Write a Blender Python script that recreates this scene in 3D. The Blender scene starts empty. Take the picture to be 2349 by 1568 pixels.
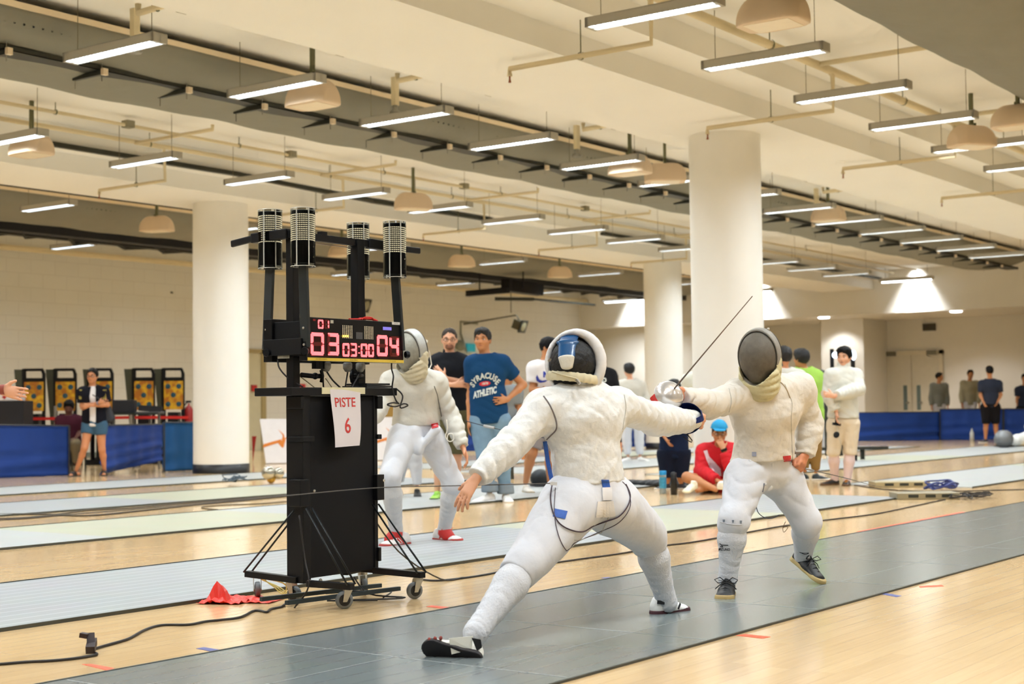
import bpy, bmesh, math, random
import numpy as np
from mathutils import Vector, Matrix
from mathutils.bvhtree import BVHTree

# ---------------------------------------------------------------- camera, world, exposure
FPX = 3380.0          # focal length in pixels of the 2349 px wide frame
CAM_H = 0.95
YAW, PITCH, ROLL = [math.radians(v) for v in (36.4, 2.57, -0.676)]
_f = np.array([math.cos(PITCH)*math.cos(YAW), math.cos(PITCH)*math.sin(YAW), math.sin(PITCH)])
_r = np.array([math.sin(YAW), -math.cos(YAW), 0.0]); _u = np.cross(_r, _f)
_r2 = math.cos(ROLL)*_r + math.sin(ROLL)*_u
_u2 = -math.sin(ROLL)*_r + math.cos(ROLL)*_u
CAMP = np.array([0, 0, CAM_H])

scene = bpy.context.scene
C = scene.collection
cam = bpy.data.cameras.new('camera'); camo = bpy.data.objects.new('camera', cam); C.objects.link(camo)
cam.sensor_width = 36.0; cam.sensor_fit = 'HORIZONTAL'; cam.lens = FPX/2349*36
cam.clip_end = 300
M3 = Matrix(((_r2[0], _u2[0], -_f[0]), (_r2[1], _u2[1], -_f[1]), (_r2[2], _u2[2], -_f[2])))
camo.matrix_world = Matrix.Translation(Vector(CAMP)) @ M3.to_4x4()
cam.dof.use_dof = True; cam.dof.focus_distance = 7.1; cam.dof.aperture_fstop = 3.6
scene.camera = camo
w = bpy.data.worlds.new('hall_air'); scene.world = w; w.use_nodes = True
w.node_tree.nodes['Background'].inputs[0].default_value = (1.0, 0.93, 0.82, 1)
w.node_tree.nodes['Background'].inputs[1].default_value = 0.25
scene.view_settings.view_transform = 'Standard'; scene.view_settings.look = 'None'
scene.view_settings.exposure = 0.14; scene.view_settings.gamma = 1.0
scene.view_settings.use_curve_mapping = False
LAMP_W = 21.5           # watts of light from each twin-tube ceiling lamp
TUBE_E = 9.0            # how bright a tube itself looks
scene.cycles.max_bounces = 5; scene.cycles.diffuse_bounces = 4; scene.cycles.glossy_bounces = 3
scene.cycles.use_denoising = True
scene.cycles.use_adaptive_sampling = True; scene.cycles.adaptive_threshold = .12; scene.cycles.adaptive_min_samples = 8
scene.cycles.caustics_reflective = False; scene.cycles.caustics_refractive = False; scene.cycles.sample_clamp_indirect = 6

def AT(x, y, D):
    "point seen at pixel (x, y) of the 2349x1568 frame at D metres along the view axis"
    return CAMP + (_f + (x-1174.5)/FPX*_r2 - (y-784.0)/FPX*_u2)*D
def GZ(x, y, z=0.0):
    d = _f + (x-1174.5)/FPX*_r2 - (y-784.0)/FPX*_u2
    return CAMP + d*((z-CAM_H)/d[2])
def ONX(x, y, X):
    d = _f + (x-1174.5)/FPX*_r2 - (y-784.0)/FPX*_u2
    return CAMP + d*(X/d[0])
def ONY(x, y, Y):
    d = _f + (x-1174.5)/FPX*_r2 - (y-784.0)/FPX*_u2
    return CAMP + d*(Y/d[1])

# ---------------------------------------------------------------- materials
MATS = {}
def srgb(c):
    return tuple(((v/255)/12.92 if v/255 <= .04045 else ((v/255+.055)/1.055)**2.4) for v in c)
def mat(name, rgb, rough=.6, metal=0.0, noise=.06, nscale=8.0, bump=0.0, bscale=60.0, emit=0.0, coat=0.0,
        alpha=1.0, trans=0.0, spec=.5, sheen=0.0, stretch=(1, 1, 1), bdist=.004):
    if name in MATS: return MATS[name]
    m = bpy.data.materials.new(name); m.use_nodes = True; MATS[name] = m
    nt = m.node_tree; b = nt.nodes['Principled BSDF']
    c = srgb(rgb)
    tc = nt.nodes.new('ShaderNodeTexCoord'); mp = nt.nodes.new('ShaderNodeMapping')
    mp.inputs['Scale'].default_value = stretch
    nt.links.new(tc.outputs['Object'], mp.inputs['Vector'])
    nz = nt.nodes.new('ShaderNodeTexNoise'); nz.inputs['Scale'].default_value = nscale; nz.inputs['Detail'].default_value = 4
    nt.links.new(mp.outputs['Vector'], nz.inputs['Vector'])
    mx = nt.nodes.new('ShaderNodeMix'); mx.data_type = 'RGBA'
    mx.inputs['A'].default_value = tuple(v*(1-noise) for v in c)+(1,)
    mx.inputs['B'].default_value = tuple(min(1, v*(1+noise)) for v in c)+(1,)
    nt.links.new(nz.outputs['Fac'], mx.inputs['Factor'])
    nt.links.new(mx.outputs['Result'], b.inputs['Base Color'])
    b.inputs['Roughness'].default_value = rough; b.inputs['Metallic'].default_value = metal
    b.inputs['Specular IOR Level'].default_value = spec
    b.inputs['Coat Weight'].default_value = coat; b.inputs['Coat Roughness'].default_value = .1
    b.inputs['Sheen Weight'].default_value = sheen
    b.inputs['Transmission Weight'].default_value = trans
    b.inputs['Alpha'].default_value = alpha
    if emit:
        b.inputs['Emission Color'].default_value = c+(1,); b.inputs['Emission Strength'].default_value = emit
    if bump:
        n2 = nt.nodes.new('ShaderNodeTexNoise'); n2.inputs['Scale'].default_value = bscale; n2.inputs['Detail'].default_value = 5
        nt.links.new(mp.outputs['Vector'], n2.inputs['Vector'])
        bp = nt.nodes.new('ShaderNodeBump'); bp.inputs['Strength'].default_value = bump; bp.inputs['Distance'].default_value = bdist
        nt.links.new(n2.outputs['Fac'], bp.inputs['Height']); nt.links.new(bp.outputs['Normal'], b.inputs['Normal'])
    return m

# ---------------------------------------------------------------- object helpers
def V3(p): return Vector((float(p[0]), float(p[1]), float(p[2])))
def nrm(v):
    v = np.array(v, float); return v/np.linalg.norm(v)
def link(name, me, m=None, parent=None, smooth=False):
    o = bpy.data.objects.new(name, me); C.objects.link(o)
    if m is not None:
        for mm in (m if isinstance(m, (list, tuple)) else [m]): me.materials.append(mm)
    if smooth:
        me.polygons.foreach_set('use_smooth', [True]*len(me.polygons))
    if parent is not None:
        o.parent = parent
        o.matrix_parent_inverse = parent.matrix_basis.inverted()
    return o
def tag(o, label=None, cat=None, group=None, kind=None):
    if label: o['label'] = label
    if cat: o['category'] = cat
    if group: o['group'] = group
    if kind: o['kind'] = kind
    return o
def thing(name, label, cat, loc=(0, 0, 0), rz=0.0, group=None):
    o = bpy.data.objects.new(name, None); C.objects.link(o); o.empty_display_size = .1
    o.location = V3(loc); o.rotation_euler = (0, 0, rz)
    return tag(o, label, cat, group)
class MB:
    "collects shapes into one mesh"
    def __init__(s): s.v = []; s.f = []; s.mi = []
    def add(s, vs, fs, mi=0):
        k = len(s.v); s.v += [tuple(map(float, p)) for p in vs]; s.f += [tuple(i+k for i in f) for f in fs]; s.mi += [mi]*len(fs)
        return s
    def box(s, lo, hi, mi=0, rot=None, piv=None):
        x0, y0, z0 = lo; x1, y1, z1 = hi
        vs = [(x0,y0,z0),(x1,y0,z0),(x1,y1,z0),(x0,y1,z0),(x0,y0,z1),(x1,y0,z1),(x1,y1,z1),(x0,y1,z1)]
        if rot is not None:
            p = Vector(piv) if piv is not None else Vector(((x0+x1)/2, (y0+y1)/2, (z0+z1)/2))
            vs = [tuple(rot @ (Vector(v)-p)+p) for v in vs]
        return s.add(vs, [(0,3,2,1),(4,5,6,7),(0,1,5,4),(1,2,6,5),(2,3,7,6),(3,0,4,7)], mi)
    def bar(s, a, b, w, h, up=(0, 0, 1), mi=0):
        "rectangular bar from a to b, w across, h along up"
        a = np.array(a, float); b = np.array(b, float); d = nrm(b-a); sd = np.cross(d, up)
        if np.linalg.norm(sd) < 1e-5: sd = np.cross(d, (1, 0, 0))
        sd = nrm(sd); u = np.cross(sd, d)
        vs = []
        for p in (a, b):
            for i, j in ((-1,-1),(1,-1),(1,1),(-1,1)): vs.append(p+sd*w/2*i+u*h/2*j)
        return s.add(vs, [(3,2,1,0),(4,5,6,7),(0,1,5,4),(1,2,6,5),(2,3,7,6),(3,0,4,7)], mi)
    def tube(s, pts, r, n=8, mi=0, cap=True):
        pts = [np.array(p, float) for p in pts]; m = len(pts)
        rs = r if isinstance(r, (list, tuple)) else [r]*m
        vs = []; prev = None
        for i, p in enumerate(pts):
            d = pts[min(i+1, m-1)]-pts[max(i-1, 0)]; d = nrm(d)
            if prev is None:
                a = np.cross(d, (0, 0, 1)); a = np.cross(d, (1, 0, 0)) if np.linalg.norm(a) < .05 else a
            else:
                a = prev-d*np.dot(prev, d)
            a = nrm(a); prev = a; b = np.cross(d, a)
            for k in range(n):
                t = 2*math.pi*k/n; vs.append(p+(a*math.cos(t)+b*math.sin(t))*rs[i])
        fs = []
        for i in range(m-1):
            for k in range(n):
                k2 = (k+1) % n; fs.append((i*n+k, i*n+k2, (i+1)*n+k2, (i+1)*n+k))
        if cap: fs += [tuple(range(n))[::-1], tuple(range((m-1)*n, m*n))]
        return s.add(vs, fs, mi)
    def lathe(s, base, prof, n=32, axis=(0, 0, 1), mi=0, a0=0.0, a1=2*math.pi, cap=False):
        ax = nrm(axis); a = np.cross(ax, (0, 0, 1)); a = np.array((1., 0, 0)) if np.linalg.norm(a) < .05 else nrm(a); b = np.cross(ax, a)
        full = abs(a1-a0-2*math.pi) < 1e-6; m = n if full else n+1
        vs = []
        for (r, z) in prof:
            for k in range(m):
                t = a0+(a1-a0)*k/n; vs.append(np.array(base, float)+ax*z+(a*math.cos(t)+b*math.sin(t))*r)
        fs = []
        for i in range(len(prof)-1):
            for k in range(n if full else n):
                k2 = (k+1) % m if full else k+1
                fs.append((i*m+k, i*m+k2, (i+1)*m+k2, (i+1)*m+k))
        if cap: fs += [tuple(range(m))[::-1], tuple(range((len(prof)-1)*m, len(prof)*m))]
        return s.add(vs, fs, mi)
    def ball(s, c, r, n=12, mi=0, sc=(1, 1, 1)):
        vs = []; fs = []
        for i in range(n+1):
            ph = math.pi*i/n
            for k in range(2*n):
                t = math.pi*k/n
                vs.append((c[0]+r*sc[0]*math.sin(ph)*math.cos(t), c[1]+r*sc[1]*math.sin(ph)*math.sin(t), c[2]+r*sc[2]*math.cos(ph)))
        for i in range(n):
            for k in range(2*n):
                k2 = (k+1) % (2*n); fs.append((i*2*n+k, (i+1)*2*n+k, (i+1)*2*n+k2, i*2*n+k2))
        return s.add(vs, fs, mi)
    def prism(s, pts, d, mi=0):
        "closed outline pts pushed along vector d"
        n = len(pts); vs = [np.array(p, float) for p in pts]+[np.array(p, float)+np.array(d) for p in pts]
        fs = [tuple(range(n))[::-1], tuple(range(n, 2*n))]+[(i, (i+1) % n, n+(i+1) % n, n+i) for i in range(n)]
        return s.add(vs, fs, mi)
    def mesh(s, name):
        me = bpy.data.meshes.new(name); me.from_pydata(s.v, [], s.f)
        me.polygons.foreach_set('material_index', s.mi)
        bm = bmesh.new(); bm.from_mesh(me); bmesh.ops.remove_doubles(bm, verts=bm.verts, dist=1e-6)
        bmesh.ops.recalc_face_normals(bm, faces=bm.faces); bm.to_mesh(me); bm.free(); me.update()
        return me
    def build(s, name, m=None, parent=None, smooth=False, bevel=0.0):
        o = link(name, s.mesh(name), m, parent, smooth)
        if bevel:
            md = o.modifiers.new('edge', 'BEVEL'); md.width = bevel; md.segments = 2; md.limit_method = 'ANGLE'
            md.harden_normals = False
        return o
def copy_tree(o, parent=None):
    c = o.copy(); C.objects.link(c)
    if parent is not None: c.parent = parent
    for ch in list(o.children): copy_tree(ch, c)
    return c
def area_light(name, loc, sx, sy, W, direction=(0, 0, -1), color=(1, 1, 1), parent=None, spread=math.pi, xdir=None):
    l = bpy.data.lights.new(name, 'AREA'); l.shape = 'RECTANGLE'; l.size = sx; l.size_y = sy; l.energy = W; l.color = color; l.spread = spread
    o = bpy.data.objects.new(name, l); C.objects.link(o)
    z = -nrm(direction); x = nrm(xdir) if xdir is not None else np.array((1., 0, 0)); y = np.cross(z, x)
    o.matrix_world = Matrix.Translation(V3(loc)) @ Matrix(((x[0], y[0], z[0]), (x[1], y[1], z[1]), (x[2], y[2], z[2]))).to_4x4()
    if parent is not None:
        o.parent = parent; o.matrix_parent_inverse = parent.matrix_basis.inverted()
    return o
FONT_CACHE = {}
def text_mesh(txt, size=1.0, bold=0.0, align='CENTER', space=1.0):
    cu = bpy.data.curves.new('writing', 'FONT'); cu.body = txt; cu.size = size; cu.align_x = align; cu.align_y = 'CENTER'
    cu.offset = bold; cu.space_character = space; cu.resolution_u = 3
    o = bpy.data.objects.new('writing', cu); C.objects.link(o)
    bpy.context.view_layer.update()
    dg = bpy.context.evaluated_depsgraph_get()
    me = bpy.data.meshes.new_from_object(o.evaluated_get(dg))
    bpy.data.objects.remove(o)
    vs = [tuple(v.co) for v in me.vertices]; fs = [tuple(p.vertices) for p in me.polygons]
    bpy.data.meshes.remove(me)
    return vs, fs
def put_text(mb, txt, origin, ux, uy, size, bold=0.0, sx=1.0, mi=0, align='CENTER', warp=None):
    vs, fs = text_mesh(txt, size, bold, align)
    o = np.array(origin, float); ux = nrm(ux); uy = nrm(uy)
    out = []
    for v in vs:
        a, b = v[0]*sx, v[1]
        if warp: a, b = warp(a, b)
        out.append(o+ux*a+uy*b)
    mb.add(out, fs, mi)
# ---------------------------------------------------------------- smooth solids (clothes, bodies) from distance fields
def fold(x): return 2*np.sqrt(np.abs(np.sin(x)))-1
class Vol:
    def __init__(s, lo, hi, h):
        s.h = h; s.lo = np.array(lo, float)-4*h
        n = np.ceil((np.array(hi, float)+4*h-s.lo)/h).astype(int)+1
        s.n = n; s.F = np.full(tuple(n), 1.0, np.float32)
        s.ax = [(s.lo[i]+h*np.arange(n[i])).astype(np.float32) for i in range(3)]
    def sl(s, lo, hi):
        a = np.clip(np.floor((np.array(lo)-s.lo)/s.h).astype(int), 0, s.n-1)
        b = np.clip(np.ceil((np.array(hi)-s.lo)/s.h).astype(int)+1, 1, s.n)
        if np.any(b-a < 2): return None
        q = tuple(slice(a[i], b[i]) for i in range(3))
        X = s.ax[0][q[0]][:, None, None]; Y = s.ax[1][q[1]][None, :, None]; Z = s.ax[2][q[2]][None, None, :]
        return q, X, Y, Z
    def mix(s, q, d, k, sub=False):
        f = s.F[q]
        if sub:
            s.F[q] = np.maximum(f, -d) if k <= 0 else -s.smin(-f, d, k); return
        s.F[q] = np.minimum(f, d) if k <= 0 else s.smin(f, d, k)
    @staticmethod
    def smin(a, b, k):
        h = np.clip(.5+.5*(b-a)/k, 0, 1); return b*(1-h)+a*h-k*h*(1-h)
    def cap(s, a, b, ra, rb, k=.02, side=None, wr=None, sub=False):
        "limb from a to b; radii are numbers or (across side, other)"
        a = np.array(a, float); b = np.array(b, float)
        Ra = ra if isinstance(ra, tuple) else (ra, ra); Rb = rb if isinstance(rb, tuple) else (rb, rb)
        rm = max(Ra+Rb)+(wr[0] if wr else 0)+k+2*s.h
        g = s.sl(np.minimum(a, b)-rm, np.maximum(a, b)+rm)
        if g is None: return s
        q, X, Y, Z = g
        ab = b-a; L = np.linalg.norm(ab)+1e-9; d = ab/L
        sd = np.array(side if side is not None else ((0, 0, 1) if abs(d[2]) < .8 else (1, 0, 0)), float)
        sd = sd-d*sd.dot(d); sd = nrm(sd); fr = np.cross(d, sd)
        x = X-a[0]; y = Y-a[1]; z = Z-a[2]
        al = x*d[0]+y*d[1]+z*d[2]; t = np.clip(al/L, 0, 1)
        u = x*sd[0]+y*sd[1]+z*sd[2]; v = x*fr[0]+y*fr[1]+z*fr[2]; w_ = al-t*L
        rs = Ra[0]+(Rb[0]-Ra[0])*t; rf = Ra[1]+(Rb[1]-Ra[1])*t
        if wr:
            amp, fq, ph = wr
            mk = .5+.5*np.sin(11*al+26*v+3*ph+2*np.sin(21*u+ph))
            wv = mk*fold(fq*al+24*u+ph+1.5*np.sin(19*v+ph))+(1-mk)*fold(fq*.62*al-34*v+2.1*ph+1.6*np.sin(23*u))*.8+.25*np.sin(fq*1.9*al+31*(u-v))
            fade = np.clip(t*8, 0, 1)*np.clip((1-t)*8, 0, 1) if len(wr) > 3 else 1.0
            rs = rs+amp*wv*fade; rf = rf+amp*wv*fade
        if Ra[0] == Ra[1] and Rb[0] == Rb[1]:
            dd = np.sqrt(u*u+v*v+w_*w_)-rs
        else:
            m_ = np.minimum(rs, rf); dd = (np.sqrt((u/rs)**2+(v/rf)**2+(w_/m_)**2)-1)*m_
        s.mix(q, dd.astype(np.float32), k, sub); return s
    def ell(s, c, ax, r, k=.02, sub=False):
        c = np.array(c, float); rm = max(r)+k+2*s.h
        g = s.sl(c-rm, c+rm)
        if g is None: return s
        q, X, Y, Z = g; x = X-c[0]; y = Y-c[1]; z = Z-c[2]; t = 0
        for A, R in zip(ax, r): t = t+((x*A[0]+y*A[1]+z*A[2])/R)**2
        s.mix(q, ((np.sqrt(t)-1)*min(r)).astype(np.float32), k, sub); return s
    def cut(s, c, n, rad=None):
        "removes what lies on the n side of the plane through c (within rad of c)"
        c = np.array(c, float); n = nrm(n)
        g = s.sl(c-rad, c+rad) if rad else s.sl(s.lo, s.lo+s.n*s.h)
        if g is None: return s
        q, X, Y, Z = g; d = (X-c[0])*n[0]+(Y-c[1])*n[1]+(Z-c[2])*n[2]
        if rad:
            rr = np.sqrt((X-c[0])**2+(Y-c[1])**2+(Z-c[2])**2)
            s.F[q] = np.where(rr < rad, np.maximum(s.F[q], d), s.F[q])
        else: s.F[q] = np.maximum(s.F[q], d)
        return s
    def rough(s, amp, fq, ph=0.0, dirn=None):
        "irregular folds over the whole surface"
        m = np.abs(s.F) < amp*3+2*s.h
        i = np.nonzero(m); P = [s.ax[j][i[j]] for j in range(3)]
        fx, fy, fz = (fq, fq, fq) if not isinstance(fq, tuple) else fq
        a = P[0]*fx; b = P[1]*fy; c = P[2]*fz
        wv = .45*fold(a+.7*b+1.3*np.sin(c*.7+ph)+ph)+.35*fold(c*.9-.6*a+1.7*np.sin(b*.8+2*ph))+.3*np.sin(1.9*b+1.1*c+ph+np.sin(2.3*a))
        s.F[i] += (amp*wv).astype(np.float32); return s
    def mesh(s, name):
        F = s.F; lo = s.lo; h = s.h; S = F < 0
        cnt = np.zeros(tuple(s.n-1), np.int8)
        for dx in (0, 1):
            for dy in (0, 1):
                for dz in (0, 1):
                    cnt += S[dx:s.n[0]-1+dx, dy:s.n[1]-1+dy, dz:s.n[2]-1+dz]
        idx = np.argwhere((cnt > 0) & (cnt < 8)); del cnt
        N = len(idx)
        if N == 0: return bpy.data.meshes.new(name)
        ids = np.full(tuple(s.n-1), -1, np.int32); ids[tuple(idx.T)] = np.arange(N)
        off = np.array([(x, y, z) for x in (0, 1) for y in (0, 1) for z in (0, 1)])
        val = np.stack([F[idx[:, 0]+o[0], idx[:, 1]+o[1], idx[:, 2]+o[2]] for o in off], 1)
        acc = np.zeros((N, 3)); c = np.zeros(N)
        for i in range(8):
            for j in range(i+1, 8):
                if np.abs(off[i]-off[j]).sum() != 1: continue
                fa = val[:, i]; fb = val[:, j]; mk = (fa < 0) != (fb < 0)
                t = np.where(mk, fa/np.where(mk, fa-fb, 1), 0)
                p = off[i]+t[:, None]*(off[j]-off[i]); acc += p*mk[:, None]; c += mk
        co = lo+(idx+acc/c[:, None])*h
        quads = []
        for ax in range(3):
            A = [slice(None)]*3; B = [slice(None)]*3; A[ax] = slice(0, -1); B[ax] = slice(1, None)
            dif = S[tuple(A)] != S[tuple(B)]
            e = np.argwhere(dif); o1, o2 = [(1, 2), (2, 0), (0, 1)][ax]
            e = e[(e[:, o1] > 0) & (e[:, o2] > 0) & (e[:, o1] < s.n[o1]-1) & (e[:, o2] < s.n[o2]-1)]
            if not len(e): continue
            ins = S[tuple(e.T)]
            def g(a, b):
                q = e.copy(); q[:, o1] += a; q[:, o2] += b; return ids[tuple(q.T)]
            Q = np.stack([g(-1, -1), g(0, -1), g(0, 0), g(-1, 0)], 1)
            Q[~ins] = Q[~ins][:, ::-1]; quads.append(Q)
        Q = np.concatenate(quads); Q = Q[(Q >= 0).all(1)]
        me = bpy.data.meshes.new(name); me.vertices.add(N); me.vertices.foreach_set('co', co.astype(np.float32).ravel())
        n = len(Q); me.loops.add(4*n); me.loops.foreach_set('vertex_index', Q.astype(np.int32).ravel())
        me.polygons.add(n); me.polygons.foreach_set('loop_start', np.arange(0, 4*n, 4, dtype=np.int32))
        me.polygons.foreach_set('use_smooth', np.ones(n, bool))
        me.update(calc_edges=True); me.validate()
        return me
    def build(s, name, m, parent=None):
        return link(name, s.mesh(name), m, parent)
def bounds(pts, pad):
    P = np.array(pts, float); return P.min(0)-pad, P.max(0)+pad

# ---------------------------------------------------------------- people
# a pose J: dict of world points; pairs are lists [image-left or person's first side, other side]
def frame(J):
    side = nrm(np.array(J['sh'][1])-np.array(J['sh'][0]))
    up = nrm(np.array(J['neck'])-np.array(J['pel']))
    side = nrm(side-up*side.dot(up)); return side, up, np.cross(side, up)
def hand(V, wr, tip, nrmv, H, thumb=1, curl=.25, spread=1.0, k=.004):
    "palm and five fingers: wr wrist, tip where the middle finger points, nrmv back-of-hand normal"
    wr = np.array(wr, float); d = nrm(np.array(tip, float)-wr); n = nrm(np.array(nrmv, float)-d*np.dot(nrmv, d)); sdv = np.cross(n, d)*thumb
    S = H/1.7; rmin = .62*V.h
    pl = .085*S; pe = wr+d*pl
    V.cap(wr-d*.02, pe-d*.01, (.026*S, .017*S), (.038*S, .014*S), .012, side=sdv)
    for i, (o, L) in enumerate(((1.0, .072), (.34, .08), (-.32, .075), (-1.0, .058))):
        p = pe+sdv*(.028*S*o)-d*(.004*abs(o)); dd = nrm(d+sdv*.12*o*spread); r = max(.0088*S, rmin)
        cu = curl*(1+.15*i)
        for seg in range(3):
            Ls = L*S*(.45, .3, .25)[seg]
            dd = nrm(dd*math.cos(cu*(.6, 1.0, .8)[seg])-n*math.sin(cu*(.6, 1.0, .8)[seg]))
            p2 = p+dd*Ls; V.cap(p, p2, r, r*.92, k); p = p2; r *= .93
    p = wr+d*.028*S+sdv*.024*S; dd = nrm(d*.62+sdv*.78-n*.25); r = max(.0115*S, rmin)
    V.cap(wr+d*.012*S+sdv*.01*S, p, r*1.1, r, .01)
    for L in (.034, .03):
        p2 = p+dd*L*S; V.cap(p, p2, r, r*.88, k*1.5); p = p2; r *= .88; dd = nrm(dd*.9+d*.45-n*.15*curl)
def fist(V, wr, tip, nrmv, H, axis, k=.005, rad=.014):
    "fingers closed round a bar that runs along axis through the palm"
    wr = np.array(wr, float); d = nrm(np.array(tip, float)-wr); n = nrm(np.array(nrmv, float)-d*np.dot(nrmv, d)); ax = nrm(axis)
    ax = nrm(ax-d*ax.dot(d)); S = H/1.7; n2 = np.cross(ax, d); n2 = n2 if n2.dot(n) > 0 else -n2
    V.cap(wr-d*.02, wr+d*.062*S, (.026*S, .019*S), (.037*S, .017*S), .012, side=ax)
    c0 = wr+d*.075*S-n2*(.018*S+rad*.3)
    for i in range(4):
        c = c0+ax*(.03-.02*i)*S; r = max((.0095, .0098, .0095, .0082)[i]*S, .6*V.h)
        pr = None
        for a in (-60, -15, 35, 85, 135, 180):
            t = math.radians(a); p = c+(d*math.cos(t-math.radians(30))-n2*math.sin(t-math.radians(30)))*(rad+.008)
            if pr is not None: V.cap(pr, p, r, r*.97, k)
            pr = p
        V.cap(wr+d*.05*S+ax*(.026-.018*i)*S, c+(d*math.cos(math.radians(-90))-n2*math.sin(math.radians(-90)))*(rad+.006), r, r, k*2)
    p = wr+d*.03*S+ax*.03*S; q = c0+ax*.034*S-n2*.012; e = c0-n2*(rad+.012)+ax*.008*S+d*.008
    r = max(.012*S, .6*V.h); V.cap(wr+d*.01, p, r*1.2, r, .012); V.cap(p, q, r, r*.95, k*2); V.cap(q, e, r*.95, r*.8, k)
def body(V, J, H, infl=0.0, parts='torso pelvis neck uarm farm thigh calf', wr=0.0, bulk=1.0, uf=1.0, ff=1.0, tf=1.0, cf=1.0, k=.03, ph=0.0):
    side, up, fr = frame(J); P = np.array(J['pel'], float); N = np.array(J['neck'], float)
    hs = nrm(np.array(J['hip'][1])-np.array(J['hip'][0])); T = N-P; b = bulk; i = infl
    W = (lambda a, f, p: (a, f, p+ph)) if wr else (lambda a, f, p: None)
    if 'torso' in parts:
        wa = P+T*.30; ch = P+T*.72
        V.cap(P+T*.05, wa, (.088*H*b+i, .06*H*b+i), (.078*H*b+i, .055*H*b+i), .03, side=hs, wr=W(wr, 38, 1.0))
        V.cap(wa, ch, (.078*H*b+i, .055*H*b+i), (.092*H*b+i, .064*H*b+i), .05, side=side, wr=W(wr, 30, 2.2))
        V.cap(ch, N-T*.1, (.092*H*b+i, .062*H*b+i), (.07*H*b+i, .045*H*b+i), .05, side=side, wr=W(wr*.7, 24, .4))
        for s_ in (0, 1):
            sh = np.array(J['sh'][s_], float); V.cap(N-T*.06, sh, .034*H*b+i, .031*H*b+i, .04, wr=W(wr*.6, 30, 3.3+s_))
            V.cap(ch+(sh-N)*.45, sh, .045*H*b+i, .032*H*b+i, .05)
    if 'neck' in parts:
        hd = np.array(J['head'], float)
        V.cap(N-T*.05, N+(hd-N)*.55, .034*H+i, .032*H+i, .03)
    if 'straight' in parts:
        V.cap(P-up*.035*H, P+T*.3, (.088*H*b+i, .066*H*b+i), (.08*H*b+i, .058*H*b+i), .04, side=hs, wr=W(wr*.8, 36, .9))
    if 'pelvis' in parts:
        V.cap(P-up*.01*H, P+T*.1, (.088*H*b+i, .064*H*b+i), (.086*H*b+i, .06*H*b+i), .04, side=hs, wr=W(wr*.6, 40, .9))
        for s_ in (0, 1):
            hp = np.array(J['hip'][s_], float)
            V.cap(P-fr*.012*H-up*.012*H+(hp-P)*.5, hp-fr*.012*H-up*.02*H, .057*H*b+i, .055*H*b+i, .04)
    for s_ in (0, 1):
        sh, el, wr_ = [np.array(J[q][s_], float) for q in ('sh', 'el', 'wr')]
        hp, kn, an = [np.array(J[q][s_], float) for q in ('hip', 'kn', 'an')]
        if 'uarm' in parts:
            e = sh+(el-sh)*uf; V.cap(sh, e, .031*H*b+i, (.031-.007*uf)*H*b+i, .035, wr=W(wr, 46, 1.7*s_))
        if 'farm' in parts:
            e = el+(wr_-el)*ff; m = el+(wr_-el)*.3*ff
            V.cap(el, m, .0245*H*b+i, .025*H*b+i, .025, wr=W(wr, 52, 2+s_)); V.cap(m, e, .025*H*b+i, (.025-.0095*ff)*H*b+i, .02, wr=W(wr, 60, 4+s_))
        if 'thigh' in parts:
            e = hp+(kn-hp)*tf; V.cap(hp, e, .058*H*b+i, (.058-.022*tf)*H*b+i, .022, wr=W(wr*.8, 30, 2.5+s_))
        if 'calf' in parts:
            m = kn+(an-kn)*min(.32, cf); bk = nrm(np.cross(np.cross(an-kn, fr), an-kn)) if np.linalg.norm(np.cross(an-kn, fr)) > .02 else fr
            V.cap(kn, m-bk*.006*H, .034*H*b+i, .034*H*b+i, .03, wr=W(wr*.5, 40, s_))
            if cf > .32: V.cap(m-bk*.006*H, kn+(an-kn)*cf, .034*H*b+i, (.034-.0135*(cf-.32)/.68)*H*b+i, .025, wr=W(wr*.4, 60, 3+s_))
    return V
def head(V, c, fwd, up, S=1.0, ears=True):
    "skull, jaw, nose, brow, lips and ears round centre c; S = 1 is a 0.225 m tall head"
    c = np.array(c, float); f = nrm(fwd); u = nrm(np.array(up)-f*np.dot(up, f)); s_ = np.cross(f, u); A = (f, s_, u)
    V.ell(c+u*.018*S-f*.008*S, A, (.094*S, .075*S, .092*S), .02)
    V.ell(c+f*.022*S-u*.038*S, A, (.066*S, .058*S, .074*S), .03)
    V.ell(c+f*.062*S-u*.085*S, A, (.022*S, .026*S, .02*S), .025)
    for q in (-1, 1):
        V.ell(c+f*.08*S+s_*.03*S*q+u*.001*S, A, (.014*S, .016*S, .011*S), .01, sub=True)
        V.ell(c+f*.062*S+s_*.038*S*q-u*.03*S, A, (.02*S, .02*S, .018*S), .02)
        if ears: V.ell(c+s_*.076*S*q-f*.008*S-u*.012*S, A, (.018*S, .008*S, .03*S), .006)
    V.cap(c+f*.083*S+u*.006*S, c+f*.1*S-u*.032*S, .008*S, .0125*S, .014)
    V.ell(c+f*.094*S-u*.034*S, (f, s_, u), (.012*S, .018*S, .009*S), .008)
    V.ell(c+f*.083*S-u*.062*S, A, (.012*S, .023*S, .0065*S), .006)
    V.ell(c+f*.083*S+u*.018*S, A, (.014*S, .045*S, .008*S), .012)
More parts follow.
